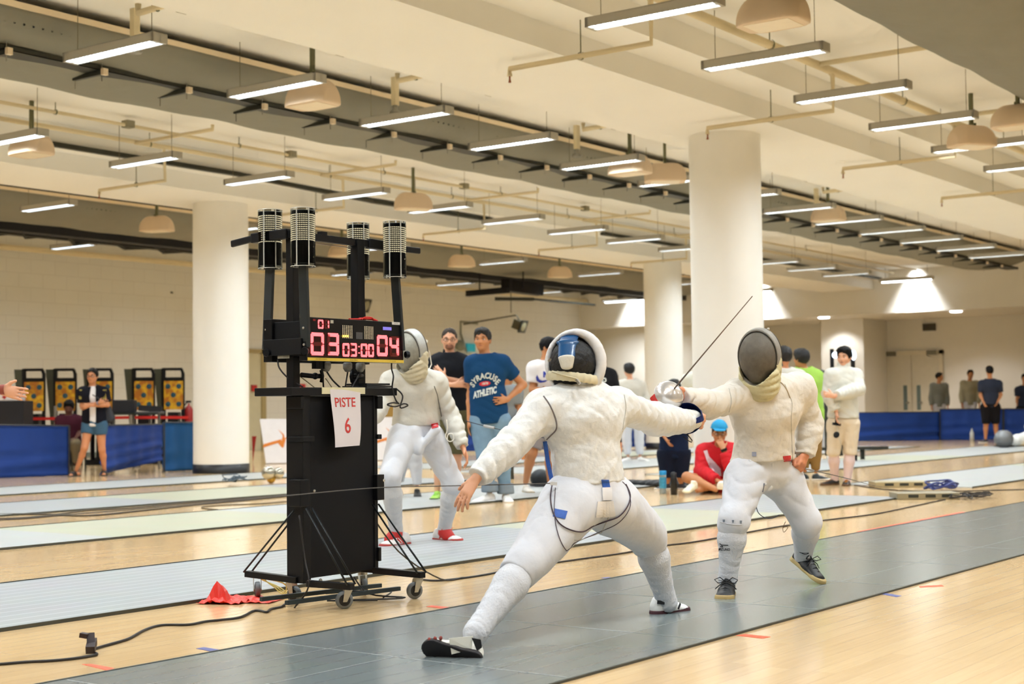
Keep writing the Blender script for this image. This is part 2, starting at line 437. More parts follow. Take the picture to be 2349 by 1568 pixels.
def face_bits(root, c, fwd, up, S, brow=True, iris=(45, 30, 24), lip=None, mouth=True, glasses=False):
    c = np.array(c, float); f = nrm(fwd); u = nrm(np.array(up)-f*np.dot(up, f)); s_ = np.cross(f, u)
    wm = mat('eye white', (225, 220, 212), .3); im = mat('iris %d' % iris[0], iris, .2); bm_ = mat('dark eyebrow hair', (28, 22, 20), .8)
    for q in (-1, 1):
        e = c+f*.0735*S+s_*.031*S*q-u*.001*S
        mb = MB(); mb.ball(e, .0115*S, 8, sc=(1, 1, .6)); o = mb.build('eye', wm, root, True)
        m2 = MB(); m2.ball(e+f*.0065*S, .0066*S, 6, sc=(1, 1, .8)); m2.build('iris', im, o, True)
        if brow:
            m3 = MB(); m3.tube([c+f*.091*S+s_*.016*S*q+u*.019*S, c+f*.09*S+s_*.032*S*q+u*.025*S, c+f*.078*S+s_*.05*S*q+u*.019*S], [.0035*S, .004*S, .002*S], 6)
            m3.build('eyebrow', bm_, root, True)
    if mouth:
        m4 = MB(); lm = mat('lips', lip or (150, 90, 80), .5)
        m4.tube([c+f*.083*S+s_*.024*S-u*.061*S, c+f*.094*S+s_*.01*S-u*.0595*S, c+f*.0955*S-u*.061*S, c+f*.094*S-s_*.01*S-u*.0595*S, c+f*.083*S-s_*.024*S-u*.061*S], [.001*S, .004*S, .0042*S, .004*S, .001*S], 6)
        m4.build('mouth', lm, root, True)
    if glasses:
        g = MB()
        for q in (-1, 1):
            cc = c+f*.104*S+s_*.034*S*q-u*.002*S; pts = []
            for k in range(17):
                t = 2*math.pi*k/16; pts.append(cc+s_*.025*S*max(-.85, min(.85, math.cos(t)))+u*.016*S*max(-.8, min(.8, math.sin(t)))-f*.012*S*abs(.0+max(0, math.cos(t)*q)))
            g.tube(pts, .0022*S, 5, cap=False)
            g.tube([cc+s_*.023*S*q-f*.012*S, c+s_*.078*S*q-f*.0*S], .002*S, 5)
        g.tube([c+f*.106*S+s_*.012*S, c+f*.108*S, c+f*.106*S-s_*.012*S], .002*S, 5)
        g.build('glasses', mat('black spectacle frame', (22, 20, 22), .35), root, True)
def hair(root, c, fwd, up, S, style='short', col=(18, 16, 18), h=.008):
    c = np.array(c, float); f = nrm(fwd); u = nrm(np.array(up)-f*np.dot(up, f)); s_ = np.cross(f, u); A = (f, s_, u)
    V = Vol(c-.19*S-(0 if style != 'long' else .3), c+.19*S, h)
    V.ell(c+u*.026*S-f*.012*S, A, (.102*S, .085*S, .099*S), .02)
    if style in ('short', 'fringe', 'crop'):
        if style != 'crop':
            V.ell(c+u*.062*S+f*.018*S, A, (.078*S, .073*S, .056*S), .02)
            for q in (-1, 0, 1): V.ell(c+u*.078*S+f*(.055-.012*abs(q))*S+s_*.034*q*S, A, (.034*S, .032*S, .028*S), .015)
        else: V.F += .0015*S
        V.cut(c+f*.066*S+u*(.05 if style != 'fringe' else .036)*S, f*.86-u*.5)
        V.cut(c-u*.05*S-f*.03*S, -u+f*.4)
        if style != 'crop':
            rr = random.Random(int(abs(c[0]*100)))
            for i in range(26):
                t = rr.uniform(-.6, .6); q0 = c+u*.085*S-f*.03*S+s_*.03*t*S; e = c+f*(.085-.05*abs(t)+rr.uniform(-.02, .008))*S+s_*.11*t*S+u*(.05 if style != 'fringe' else .04)*S+u*rr.uniform(-.006, .022)*S
                m_ = (q0+e)/2+u*.026*S; V.cap(q0, m_, .02*S, .018*S, .008); V.cap(m_, e, .018*S, .006*S, .008)
        V.rough(.004*S, 70, .4)
    if style == 'long':
        V.cut(c+f*.058*S+u*.03*S, f*.85-u*.5, .2*S)
        V.cap(c-f*.055*S, c-f*.09*S-u*.22*S, (.075*S, .045*S), (.05*S, .025*S), .03, side=s_)
        V.cap(c-f*.0*S+s_*.07*S, c-f*.03*S+s_*.06*S-u*.17*S, .022*S, .014*S, .02)
        V.cap(c-f*.0*S-s_*.07*S, c-f*.03*S-s_*.06*S-u*.17*S, .022*S, .014*S, .02)
    if style == 'tied':
        V.cut(c+f*.062*S+u*.045*S, f*.86-u*.5)
        V.ell(c-f*.1*S+u*.02*S, A, (.035*S, .035*S, .04*S), .015)
        V.cut(c-u*.07*S, -u)
    V.rough(.0035*S, 120, 1.3)
    return V.build('hair', mat('hair %d' % col[0], tuple(int(v*.6) for v in col), .6, noise=.3, nscale=60, bump=.6, bscale=120, spec=.2), root)
def shoe(root, an, toe, S=1.0, upper=(235, 235, 232), sole=(240, 240, 240), lace=None, up=(0, 0, 1), h=.006, name='shoe', stripes=None, tread=None, top=.075, lh=.0):
    "trainer: heel under the ankle point an, toe the ground point of the toe end; up is the foot's own up"
    an = np.array(an, float); toe = np.array(toe, float); u = nrm(up); f = nrm((toe-an)-u*np.dot(toe-an, u)); s_ = np.cross(f, u)
    base = toe-f*.245*S                     # heel end on the sole plane
    V = Vol(*bounds([base-f*.03, toe+f*.02, an+u*.02], .07*S), h)
    V.cap(base+f*.035*S+u*.03*S, base+f*.12*S+u*.025*S, (.033*S, .036*S), (.036*S, .032*S), .02, side=s_)
    V.cap(base+f*.12*S+u*.022*S, toe-f*.045*S+u*.012*S, (.038*S, .034*S), (.045*S, .024*S), .02, side=s_)
    V.cap(base+f*.05*S+u*.05*S, base+f*.055*S+u*top*S, (.032*S, .035*S), (.031*S, .036*S), .02, side=s_)
    V.cut(base+u*.012*S, -u); V.cut(base+f*.05*S+u*(top+.008)*S, u*.95-f*.3)
    o = V.build(name, mat('shoe upper %d %d %d' % upper, upper, .5, noise=.1, nscale=30, bump=.2, bscale=80), root)
    W = Vol(*bounds([base-f*.03, toe+f*.02], .07*S), h*.8)
    W.cap(base+f*.035*S, base+f*.12*S, (.037*S, .05*S), (.036*S, .05*S), .02, side=s_)
    W.cap(base+f*.12*S, toe-f*.048*S, (.036*S, .05*S), (.048*S, .05*S), .02, side=s_)
    W.cut(base, -u); W.cut(base+u*.022*S, u)
    W.build('sole', mat('shoe sole %d %d %d' % sole, sole, .6, noise=.08), o)
    lc = lace or (235, 235, 235); lm = mat('lace %d %d' % (lc[0], lc[2]), lc, .7); L = MB()
    for i in range(4):
        p = base+f*(.115+.022*i)*S+u*(.066-.0085*i)*S
        L.tube([p-s_*.022*S-u*.008*S, p+u*.002*S, p+s_*.022*S-u*.008*S], .0028*S, 5)
    if lh:
        p = base+f*.11*S+u*.07*S
        for q in (-1, 1):
            L.tube([p, p+s_*.03*S*q+u*.022*S, p+s_*.055*S*q+u*.012*S+f*.01*S, p+s_*.04*S*q-u*.005*S, p], .0025*S, 5)
            L.tube([p, p+s_*.03*S*q-u*.012*S+f*.02*S, p+s_*.05*S*q-u*.03*S+f*.03*S], .0025*S, 5)
    L.build('lace', lm, o, True)
    if stripes:
        st = MB(); nq, colr = stripes
        for q in (-1, 1):
            for i in range(nq):
                p0 = base+f*(.085+.024*i)*S+u*.022*S; p1 = base+f*(.115+.02*i)*S+u*(.056-.006*i)*S
                w_ = (.036+.003*i)*S
                st.bar(p0+s_*(w_+.003)*q, p1+s_*(w_-.004)*q, .009*S, .004*S, up=s_)
        st.build('stripe', mat('shoe stripe %d %d' % (colr[0], colr[2]), colr, .5), o)
    return o
# ---------------------------------------------------------------- the hall
R = random.Random(7)
def wood_mat():
    m = bpy.data.materials.new('maple boards'); m.use_nodes = True; nt = m.node_tree; N = nt.nodes; Lk = nt.links; b = N['Principled BSDF']
    tc = N.new('ShaderNodeTexCoord'); br = N.new('ShaderNodeTexBrick'); Lk.new(tc.outputs['Object'], br.inputs['Vector'])
    br.offset = .37; br.inputs['Scale'].default_value = 1; br.inputs['Brick Width'].default_value = 1.35; br.inputs['Row Height'].default_value = .085
    br.inputs['Mortar Size'].default_value = .0012; br.inputs['Mortar Smooth'].default_value = .3; br.inputs['Bias'].default_value = 0
    br.inputs['Color1'].default_value = srgb((232, 200, 152))+(1,); br.inputs['Color2'].default_value = srgb((224, 190, 142))+(1,)
    br.inputs['Mortar'].default_value = srgb((200, 164, 118))+(1,)
    mp = N.new('ShaderNodeMapping'); mp.inputs['Scale'].default_value = (1.2, 22, 1); Lk.new(tc.outputs['Object'], mp.inputs['Vector'])
    nz = N.new('ShaderNodeTexNoise'); nz.inputs['Scale'].default_value = 2.2; nz.inputs['Detail'].default_value = 6; Lk.new(mp.outputs['Vector'], nz.inputs['Vector'])
    mx = N.new('ShaderNodeMix'); mx.data_type = 'RGBA'; mx.blend_type = 'MULTIPLY'; mx.inputs['Factor'].default_value = .55
    rp = N.new('ShaderNodeValToRGB'); rp.color_ramp.elements[0].color = (.90, .86, .80, 1); rp.color_ramp.elements[1].color = (1.06, 1.04, 1.0, 1)
    rp.color_ramp.elements[0].position = .32; rp.color_ramp.elements[1].position = .68
    Lk.new(nz.outputs['Fac'], rp.inputs['Fac']); Lk.new(br.outputs['Color'], mx.inputs['A']); Lk.new(rp.outputs['Color'], mx.inputs['B'])
    Lk.new(mx.outputs['Result'], b.inputs['Base Color'])
    n2 = N.new('ShaderNodeTexNoise'); n2.inputs['Scale'].default_value = .7; Lk.new(tc.outputs['Object'], n2.inputs['Vector'])
    mr = N.new('ShaderNodeMapRange'); mr.inputs['To Min'].default_value = .12; mr.inputs['To Max'].default_value = .26
    Lk.new(n2.outputs['Fac'], mr.inputs['Value']); Lk.new(mr.outputs['Result'], b.inputs['Roughness'])
    b.inputs['Coat Weight'].default_value = .5; b.inputs['Coat Roughness'].default_value = .12
    bp = N.new('ShaderNodeBump'); bp.inputs['Strength'].default_value = .12; bp.inputs['Distance'].default_value = .002
    Lk.new(br.outputs['Fac'], bp.inputs['Height']); Lk.new(bp.outputs['Normal'], b.inputs['Normal'])
    return m
def metal_piste_mat(name, c1, c2, zone=None):
    m = bpy.data.materials.new(name); m.use_nodes = True; nt = m.node_tree; N = nt.nodes; Lk = nt.links; b = N['Principled BSDF']
    tc = N.new('ShaderNodeTexCoord'); wv = N.new('ShaderNodeTexWave'); wv.wave_type = 'BANDS'; wv.bands_direction = 'Y'
    wv.inputs['Scale'].default_value = 2.6; wv.inputs['Distortion'].default_value = .15; Lk.new(tc.outputs['Object'], wv.inputs['Vector'])
    rp = N.new('ShaderNodeValToRGB'); e = rp.color_ramp.elements
    e[0].position = .0; e[0].color = srgb(c1)+(1,); e[1].position = .93; e[1].color = srgb(c1)+(1,)
    q = rp.color_ramp.elements.new(.97); q.color = srgb(c2)+(1,)
    Lk.new(wv.outputs['Fac'], rp.inputs['Fac']); col = rp.outputs['Color']
    if zone:
        sx = N.new('ShaderNodeSeparateXYZ'); Lk.new(tc.outputs['Object'], sx.inputs['Vector'])
        zr = N.new('ShaderNodeValToRGB'); zr.color_ramp.interpolation = 'CONSTANT'
        mr = N.new('ShaderNodeMapRange'); mr.inputs['From Min'].default_value = -10; mr.inputs['From Max'].default_value = 10
        Lk.new(sx.outputs['X'], mr.inputs['Value']); Lk.new(mr.outputs['Result'], zr.inputs['Fac'])
        ee = zr.color_ramp.elements; ee[0].position = 0; ee[0].color = (0, 0, 0, 1); ee[1].position = (zone[0]+10)/20; ee[1].color = (1, 1, 1, 1)
        k = ee.new((zone[1]+10)/20); k.color = (0, 0, 0, 1)
        mx = N.new('ShaderNodeMix'); mx.data_type = 'RGBA'; Lk.new(zr.outputs['Color'], mx.inputs['Factor'])
        Lk.new(col, mx.inputs['A']); mx.inputs['B'].default_value = srgb((180, 182, 160))+(1,); col = mx.outputs['Result']
    nz = N.new('ShaderNodeTexNoise'); nz.inputs['Scale'].default_value = 3; nz.inputs['Detail'].default_value = 5; Lk.new(tc.outputs['Object'], nz.inputs['Vector'])
    m2 = N.new('ShaderNodeMix'); m2.data_type = 'RGBA'; m2.blend_type = 'MULTIPLY'; m2.inputs['Factor'].default_value = .15
    Lk.new(col, m2.inputs['A']); Lk.new(nz.outputs['Color'], m2.inputs['B']); Lk.new(m2.outputs['Result'], b.inputs['Base Color'])
    b.inputs['Roughness'].default_value = .42; b.inputs['Metallic'].default_value = .15
    return m
def wall_mat():
    m = bpy.data.materials.new('painted block wall'); m.use_nodes = True; nt = m.node_tree; N = nt.nodes; Lk = nt.links; b = N['Principled BSDF']
    tc = N.new('ShaderNodeTexCoord'); mp = N.new('ShaderNodeMapping'); mp.inputs['Rotation'].default_value = (math.pi/2, 0, 0); Lk.new(tc.outputs['Object'], mp.inputs['Vector'])
    br = N.new('ShaderNodeTexBrick'); Lk.new(mp.outputs['Vector'], br.inputs['Vector'])
    br.inputs['Scale'].default_value = 1; br.inputs['Brick Width'].default_value = .6; br.inputs['Row Height'].default_value = .3; br.inputs['Mortar Size'].default_value = .008
    br.inputs['Color1'].default_value = srgb((222, 221, 214))+(1,); br.inputs['Color2'].default_value = srgb((220, 219, 212))+(1,); br.inputs['Mortar'].default_value = srgb((211, 209, 202))+(1,)
    Lk.new(br.outputs['Color'], b.inputs['Base Color']); b.inputs['Roughness'].default_value = .7
    return m
WALLM = wall_mat()
CEILM = mat('cream ceiling paint', (240, 239, 234), .8, noise=.02, nscale=1.5)
WHITEP = mat('white wall paint', (226, 223, 214), .7, noise=.02, nscale=2)
BLACKM = mat('black powder coat', (11, 11, 14), .45, noise=.2, nscale=20, spec=.3)
STEEL = mat('galvanised steel', (150, 148, 138), .45, .6, noise=.12, nscale=12)
CREAMP = mat('cream painted pipe', (222, 208, 172), .5, noise=.05)
DARKM = mat('dark tray steel', (52, 54, 48), .5, .3, noise=.2, nscale=10)

def structure(name, mb, m, **k):
    o = mb.build(name, m, None, **k); o['kind'] = 'structure'; return o
structure('floor', MB().box((-9, -9, -.2), (46, 28.5, 0)), wood_mat())
structure('ceiling', MB().box((-9, -9, 4.72), (46, 28.5, 5.0)), CEILM)
WY = 26.5
structure('wall_left', MB().box((-9, WY, 0), (46, WY+.25, 4.72)), WALLM)
structure('wall_right', MB().box((-9, -9.25, 0), (46, -9, 4.72)), WHITEP)
structure('wall_back', MB().box((-9.25, -9, 0), (-9, 28.5, 4.72)), WHITEP)
structure('wall_bulkhead', MB().box((39.7, -9, 3.5), (46, WY, 4.72)), WHITEP)
structure('wall_far', MB().box((43.2, -9, 0), (43.5, WY, 3.5)), WHITEP)
structure('wall_pier', MB().box((41.4, 17.55, 0), (43.2, 18.9, 3.5)).box((40.6, 22.5, 0), (43.2, WY, 3.5)), WHITEP)
structure('baseboard_left', MB().box((-9, WY-.02, 0), (38, WY, .1)), mat('grey skirting', (120, 128, 120), .5))
tr = 1
for (y0, y1) in ((-1.3, .3), (7.6, 9.2), (16.5, 18.1)):
    structure('trim_%d' % tr, MB().box((-9, y0, 4.2), (39.7, y1, 4.72)), CEILM); tr += 1
    structure('trim_%d' % tr, MB().box((-9, y0-.47, 4.45), (39.7, y0, 4.72)).box((-9, y1, 4.45), (39.7, y1+.47, 4.72)) , CEILM); tr += 1
# columns
for (x, y, lab) in ((15.8, 8.42, 'thick round white column right of centre, behind the two duelling fencers'),
                    (15.85, 17.35, 'thick round white column with black base band, left of the scoring machine'),
                    (28.75, 16.95, 'round white column farther back, just left of the thick central one')):
    t = thing('column', lab, 'column', (x, y, 0), group='round white columns')
    MB().lathe((x, y, .14), [(.43, 0), (.43, 4.07)], 64).build('shaft', mat('column paint', (238, 236, 230), .55, noise=.03, nscale=3), t, True)
    MB().lathe((x, y, 0), [(.44, 0), (.44, .14), (.425, .14)], 64).build('base_band', mat('black base band', (18, 18, 20), .4), t, True)

# fencing pistes: long metal strips lying on the floor
P1 = metal_piste_mat('grey rubber piste', (122, 130, 130), (116, 123, 124))
P1.node_tree.nodes['Principled BSDF'].inputs['Roughness'].default_value = .2
P1.node_tree.nodes['Principled BSDF'].inputs['Metallic'].default_value = 0
P2 = metal_piste_mat('ribbed aluminium piste', (158, 163, 166), (182, 187, 190), (2.0, 4.4))
P3 = metal_piste_mat('aluminium piste plain', (176, 180, 180), (190, 193, 192), (-1.2, 1.2))
EDGE = mat('piste edge', (70, 72, 66), .5, .3)
def piste(x0, x1, y0, y1, m, lab, th=.012, grp='fencing pistes laid side by side'):
    t = thing('piste', lab, 'fencing piste', ((x0+x1)/2, (y0+y1)/2, 0), group=grp)
    o = MB().box((x0-(x0+x1)/2, y0-(y0+y1)/2, 0), (x1-(x0+x1)/2, y1-(y0+y1)/2, th)).build('strip', m)
    o.parent = t
    MB().box((x0, y0-.012, 0), (x1, y0, th*1.4)).box((x0, y1, 0), (x1, y1+.012, th*1.4)).build('edge_trim', EDGE, t)
    return t
gp = piste(-1, 19, 2.93, 4.43, P1, 'dark grey rubber piste under the two duelling fencers, nearest the camera', .006)
sm = MB()
for i, x in enumerate((3.3, 4.3, 5.3, 6.35, 7.4, 8.5, 9.6, 11, 12.6, 14.2)):
    sm.box((x-.004, 2.95, .006), (x+.004, 4.41, .0068))
for y in (3.3, 3.75, 4.1): sm.box((0, y-.002, .006), (19, y+.002, .0066))
sm.build('seam', mat('pale seam line', (150, 154, 154), .3), gp)
piste(.3, 14.3, 5.67, 7.18, P2, 'pale ribbed metal piste under the masked fencer behind the scoring machine')
piste(16.3, 30.3, 5.67, 7.18, P3, 'white piste at the far right starting just beyond the control box on the floor')
piste(1.2, 15.6, 9.05, 10.65, P3, 'white piste third from the camera, under the man in blue T-shirt and jeans')
piste(17.6, 31.6, 8.95, 10.7, P3, 'far white piste at right with a mask and white gear lying on it')
piste(1.5, 15.5, 12.0, 13.65, P2, 'pale piste fourth from the camera, at left beyond long loose cables')
piste(17.2, 31.2, 12.0, 13.9, P3, 'far white piste at right, closest to the blue fabric barrier')
piste(2, 16, 15.0, 16.6, P3, 'narrow-looking pale piste at left closest to the round column base')
piste(18, 32, 14.9, 16.5, P3, 'distant white piste crossing behind the legs of the boy in grey lamé')
# tape marks on the boards
def tape(pts, col, lab, z=.0012, nm='floor_tape'):
    o = MB().prism([(p[0], p[1], 0) for p in pts], (0, 0, z)).build(nm, mat('tape %d' % col[0], col, .4)); tag(o, lab, 'tape')
RED, BLU = (232, 96, 62), (74, 84, 150)
tape([GZ(188, 1523), GZ(212, 1523), GZ(262, 1532), GZ(245, 1537)], RED, 'short orange-red floor tape mark in the bottom left, beside the grey piste')
tape([GZ(450, 1487), GZ(468, 1484), GZ(507, 1490), GZ(486, 1494)], BLU, 'short blue floor tape mark left, at the far edge of the grey piste')
tape([GZ(978, 1391), GZ(990, 1388), GZ(1040, 1393), GZ(1030, 1397)], RED, 'small orange tape dash on floor in front of scoring machine caster')
tape([GZ(1378, 1325), GZ(1395, 1323), GZ(1420, 1327), GZ(1408, 1329)], BLU, 'small blue tape dash on floor between the lunging fencer\'s thighs')
tape([GZ(1688, 1457), GZ(1710, 1454), GZ(1768, 1460), GZ(1750, 1464)], RED, 'orange tape dash on near floor below the right fencer\'s front shoe')
tape([GZ(2020, 1362), GZ(2032, 1360), GZ(2068, 1366), GZ(2056, 1369)], BLU, 'blue tape dash on near floor beside the grey piste at right')
tape([(10.4, 4.46), (10.4, 4.50), (12.7, 4.53), (12.7, 4.48)], RED, 'long orange tape strip along the far edge of the grey piste at right')
tape([GZ(2110, 1347), GZ(2108, 1344), GZ(2160, 1341), GZ(2165, 1344)], RED, 'faint orange tape dash on near floor by the glossy glare at right')

# ---------------------------------------------------------------- ceiling lamps
HOUS = mat('lamp housing enamel', (176, 172, 160), .5, noise=.03)
TUBE = mat('lit fluorescent tube', (236, 246, 255), .4, emit=TUBE_E, noise=0); TUBE.cycles.emission_sampling = 'NONE'
LOUV = mat('lamp louvre aluminium', (205, 214, 225), .25, .7, noise=.05)
LZ = 4.15
def make_lamp(length=1.25, w_=.16, h_=.085):
    t = thing('ceiling_lamp', 'x', 'ceiling lamp', (0, 0, LZ))
    b = MB(); L = length/2; W = w_/2
    b.box((-W, -L, .004), (-W+.006, L, h_)).box((W-.006, -L, .004), (W, L, h_)).box((-W, -L, h_-.006), (W, L, h_))
    b.box((-W, -L, 0), (W, -L+.03, h_)).box((-W, L-.03, 0), (W, L, h_)).box((-.006, -L, 0), (.006, L, h_))
    o = b.build('housing', HOUS); o.parent = t
    for q in (-1, 1):
        g = MB().box((q*.041-.031, -L+.035, .012), (q*.041+.031, L-.035, .018)); o = g.build('lit_tube', TUBE); o.parent = t
    lv = MB()
    for i in range(24):
        y = -L+.05+i*(length-.1)/23; lv.box((-W+.008, y-.001, .001), (W-.008, y+.001, .011))
    o = lv.build('louvre', LOUV); o.parent = t
    for q in (-1, 1):
        o = MB().tube([(0, q*L*.82, h_), (0, q*L*.82, .57)], .0035, 5).build('suspension_cable', mat('thin steel wire', (120, 112, 88), .4, .5)); o.parent = t
    return t
proto = make_lamp(); first = True
ld = bpy.data.lights.new('tube_light', 'AREA'); ld.shape = 'RECTANGLE'; ld.size = .14; ld.size_y = 1.16; ld.energy = LAMP_W; ld.color = (.85, .94, 1.0); ld.spread = math.radians(152)
ldw = ld.copy(); ldw.spread = math.radians(105)
ordn = ['first', 'second', 'third', 'fourth', 'fifth', 'sixth', 'seventh', 'eighth', 'ninth', 'tenth', 'eleventh', 'twelfth', 'thirteenth', 'fourteenth', 'fifteenth', 'sixteenth', 'seventeenth', 'eighteenth', 'nineteenth']
rows = [(-2.75, 2.4, 4.0, 7, 'behind the camera', 0), (1.7, 0.4, 2.0, 10, 'overhead near the camera', 0), (6.16, .37, 2.0, 17, 'in the row right of the near beam', 5),
        (10.55, .4, 1.995, 17, 'in the middle row by the air duct', 4),
        (14.95, .4, 1.995, 18, 'in the row beyond the middle air duct', 5),
        (19.4, 2.3, 3.95, 9, 'in the row under the far duct', 3), (23.62, 2.0, 3.95, 10, 'in the row nearest the left wall', 4)]
for (y, x0, dx, n, lab, off) in rows:
    for i in range(n):
        x = x0+i*dx
        if (x-15.8)**2+(y-8.42)**2 < .5: continue
        t = proto if first else copy_tree(proto); first = False
        t.location = (x, y, LZ)
        k = i-off+0
        t['label'] = ('lit ceiling lamp, %s %s' % (ordn[k]+' from the left' if 0 <= k < 19 else 'outside the photo', lab))
        t['group'] = 'twin-tube ceiling lamps'
        lo = bpy.data.objects.new('tube_light', ldw if y > 22 else ld); C.objects.link(lo); lo.location = (0, 0, -.004); lo.parent = t
# wall washers near the far bulkhead, dim to the room, bright on the wall
for i, (px_, py_) in enumerate(((2079, 643), (1718, 670), (1432, 690))):
    p = ONX(px_, py_, 38.9)
    t = thing('wall_washer', ('fluorescent wall-washer hung by the far wall, above its bright glow at far right', 'fluorescent wall-washer hung by the far wall, partly behind the central column', 'fluorescent wall-washer by the far wall, left of the farther column')[i], 'ceiling lamp', p, group='wall washers by the far wall')
    MB().box((p[0]-.1, p[1]-.75, p[2]), (p[0]+.1, p[1]+.75, p[2]+.09)).build('housing', HOUS, t)
    MB().box((p[0]-.02, p[1]-.7, p[2]-.03), (p[0]+.02, p[1]+.7, p[2]-.002)).build('lit_tube', TUBE, t)
    MB().tube([(p[0], p[1]-.6, p[2]+.09), (p[0], p[1]-.6, 4.72)], .006, 5).tube([(p[0], p[1]+.6, p[2]+.09), (p[0], p[1]+.6, 4.72)], .006, 5).build('suspension_rod', STEEL, t)
    area_light('washer_light', (p[0]+.12, p[1], p[2]-.06), .1, 1.4, 42, (1, 0, -1.0), (.93, .97, 1), None, math.radians(95), (0, 1, 0))
for i, (px_, py_) in enumerate(((1890, 728), (2193, 714))):
    p = GZ(px_, py_, 3.49)
    t = thing('downlight', ('small round recessed downlight under the far bulkhead, above the boy in white', 'small round recessed downlight under the far bulkhead, right of the door vent')[i], 'downlight', p, group='recessed downlights under the bulkhead')
    MB().lathe((p[0], p[1], 3.47), [(.0, 0), (.14, 0), (.16, .01), (.16, .03)], 24).build('lens', mat('lit downlight lens', (255, 255, 255), .4, emit=12, noise=0), t)
    l = bpy.data.lights.new('downlight_beam', 'SPOT'); l.energy = 70; l.spot_size = math.radians(100); l.spot_blend = .5; l.shadow_soft_size = .1
    o = bpy.data.objects.new('downlight_beam', l); C.objects.link(o); o.location = (p[0]+.6, p[1], 3.4); o.rotation_euler = (0, math.radians(-18), 0)
# ---------------------------------------------------------------- ducts, trays and pipes under the slab
DUCTM = mat('grey fabric duct', (134, 132, 120), .85, noise=.06, nscale=4, bump=.3, bscale=3, bdist=.05)
def duct(Yc, x0, x1, lab, endcap=None):
    t = thing('air_duct', lab, 'air duct', ((x0+x1)/2, Yc, 4.6), group='grey ceiling air ducts')
    vs = []; fs = []; n = 28; hw, b = .9, .38; xs = np.arange(x0, x1+.01, .25)
    for x in xs:
        k = .012*math.sin(x*2.1+Yc)+.008*math.sin(x*5.3); e = 1.0
        if x > x1-1.2 and endcap: e = math.sqrt(max(.02, 1-((x-(x1-1.2))/1.25)**2))
        for i in range(n+1):
            a = math.pi*i/n; vs.append((x, Yc-(hw+k*.5)*math.cos(a), 4.6-(b*e*(1.0)+k)*math.sin(a)**.9))
    m = len(xs)
    for j in range(m-1):
        for i in range(n): fs.append((j*(n+1)+i, j*(n+1)+i+1, (j+1)*(n+1)+i+1, (j+1)*(n+1)+i))
        fs.append((j*(n+1)+n, j*(n+1), (j+1)*(n+1), (j+1)*(n+1)+n))
    fs += [tuple(range(n+1)), tuple(range((m-1)*(n+1), m*(n+1)))[::-1]]
    MB().add(vs, fs).build('duct_fabric', DUCTM, t, True)
    b_ = MB()
    for q in (-1, 1):
        b_.box((x0, Yc+q*hw-.012, 4.58), (x1-.9, Yc+q*hw+.012, 4.635))
    b_.build('edge_rail', mat('cream rail', (240, 222, 190), .5), t)
    MB().box((x0, Yc-.62, 4.6), (x1-1.2, Yc+.62, 4.719)).build('gap_shade', mat('black gap shade', (12, 12, 12), .95), t)  # black block standing in for the shade between duct and slab
    vh = MB()
    for x in np.arange(max(x0, 6), min(x1, 24), .1):
        if (int(x/1.0) % 3) == 2 and (x % 1) > .5: continue
        y = Yc-hw*.93; z = 4.6-b*math.sqrt(1-.93**2)
        vh.lathe((x, y-.003, z), [(0, 0), (.011, .0), (.011, .004)], 8, axis=(0, -1, -.5))
    o = vh.build('vent_hole', mat('dark hole', (24, 24, 22), .9), t); o['kind'] = 'stuff'
    return t
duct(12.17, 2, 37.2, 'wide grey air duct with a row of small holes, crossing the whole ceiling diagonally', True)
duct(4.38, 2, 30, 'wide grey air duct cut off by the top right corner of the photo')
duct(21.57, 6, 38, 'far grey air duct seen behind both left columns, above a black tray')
# cable tray with its trapeze brackets under the middle duct
t = thing('cable_tray', 'dark cable tray on brackets with white end caps, slung under the middle air duct', 'cable tray', (20, 11.5, 4.27))
b = MB().box((4, 11.56, 4.262), (37, 11.86, 4.268)).box((4, 11.56, 4.262), (37, 11.57, 4.31)).box((4, 11.85, 4.262), (37, 11.86, 4.31))
b.tube([(4, 11.65, 4.285), (37, 11.65, 4.285)], .012, 6).tube([(4, 11.7, 4.285), (37, 11.7, 4.285)], .015, 6)
b.build('tray', DARKM, t)
for i in range(28):
    x = 6.9+1.062*i
    o = MB().box((x-.02, 11.52, 4.215), (x+.02, 11.97, 4.258)).build('bracket', DARKM, t)
    MB().box((x-.028, 11.48, 4.205), (x+.028, 11.522, 4.268)).build('end_cap', mat('white plastic cap', (232, 214, 186), .5), o)
    MB().tube([(x, 11.95, 4.13), (x, 11.95, 4.3)], .005, 5).build('threaded_rod', STEEL, o)
    MB().tube([(x-.0, 11.54, 4.15), (x-.0, 11.54, 4.715)], .005, 5).build('threaded_rod', STEEL, o)
t = thing('cable_tray', 'thick black cable tray with drooping bundles, along the far grey duct near the left wall', 'cable tray', (20, 22.6, 4.2))
MB().box((8, 22.45, 4.19), (39.5, 22.9, 4.36)).build('tray', mat('black tray', (26, 27, 30), .6), t)
b = MB(); rr = random.Random(3)
for i in range(26):
    x = 13+i*1.0; L = rr.uniform(.5, 1.1); zz = 4.13+rr.uniform(-.03, .03)
    b.tube([(x, 22.7, 4.22), (x+L*.4, 22.88, zz), (x+L, 22.9, 4.2)], .04, 6)
b.box((8, 22.75, 4.16), (39.5, 22.93, 4.21)); b.build('cable_bundle', mat('dark bundle', (44, 44, 40), .7), t)
t = thing('hoist_frame', 'black hoist frame hanging under the far ceiling, left of the farther column', 'rigging', AT(1190, 660, 36))
p0, p1 = AT(1072, 673, 36), AT(1165, 665, 35); MB().bar(p0, p1, .12, .14).build('beam', BLACKM, t)
MB().bar(AT(1160, 655, 36), AT(1240, 665, 36.5), .3, .28).bar(AT(1166, 640, 36), AT(1166, 668, 36), .25, .25, up=(1, 0, 0)).build('motor', BLACKM, t)
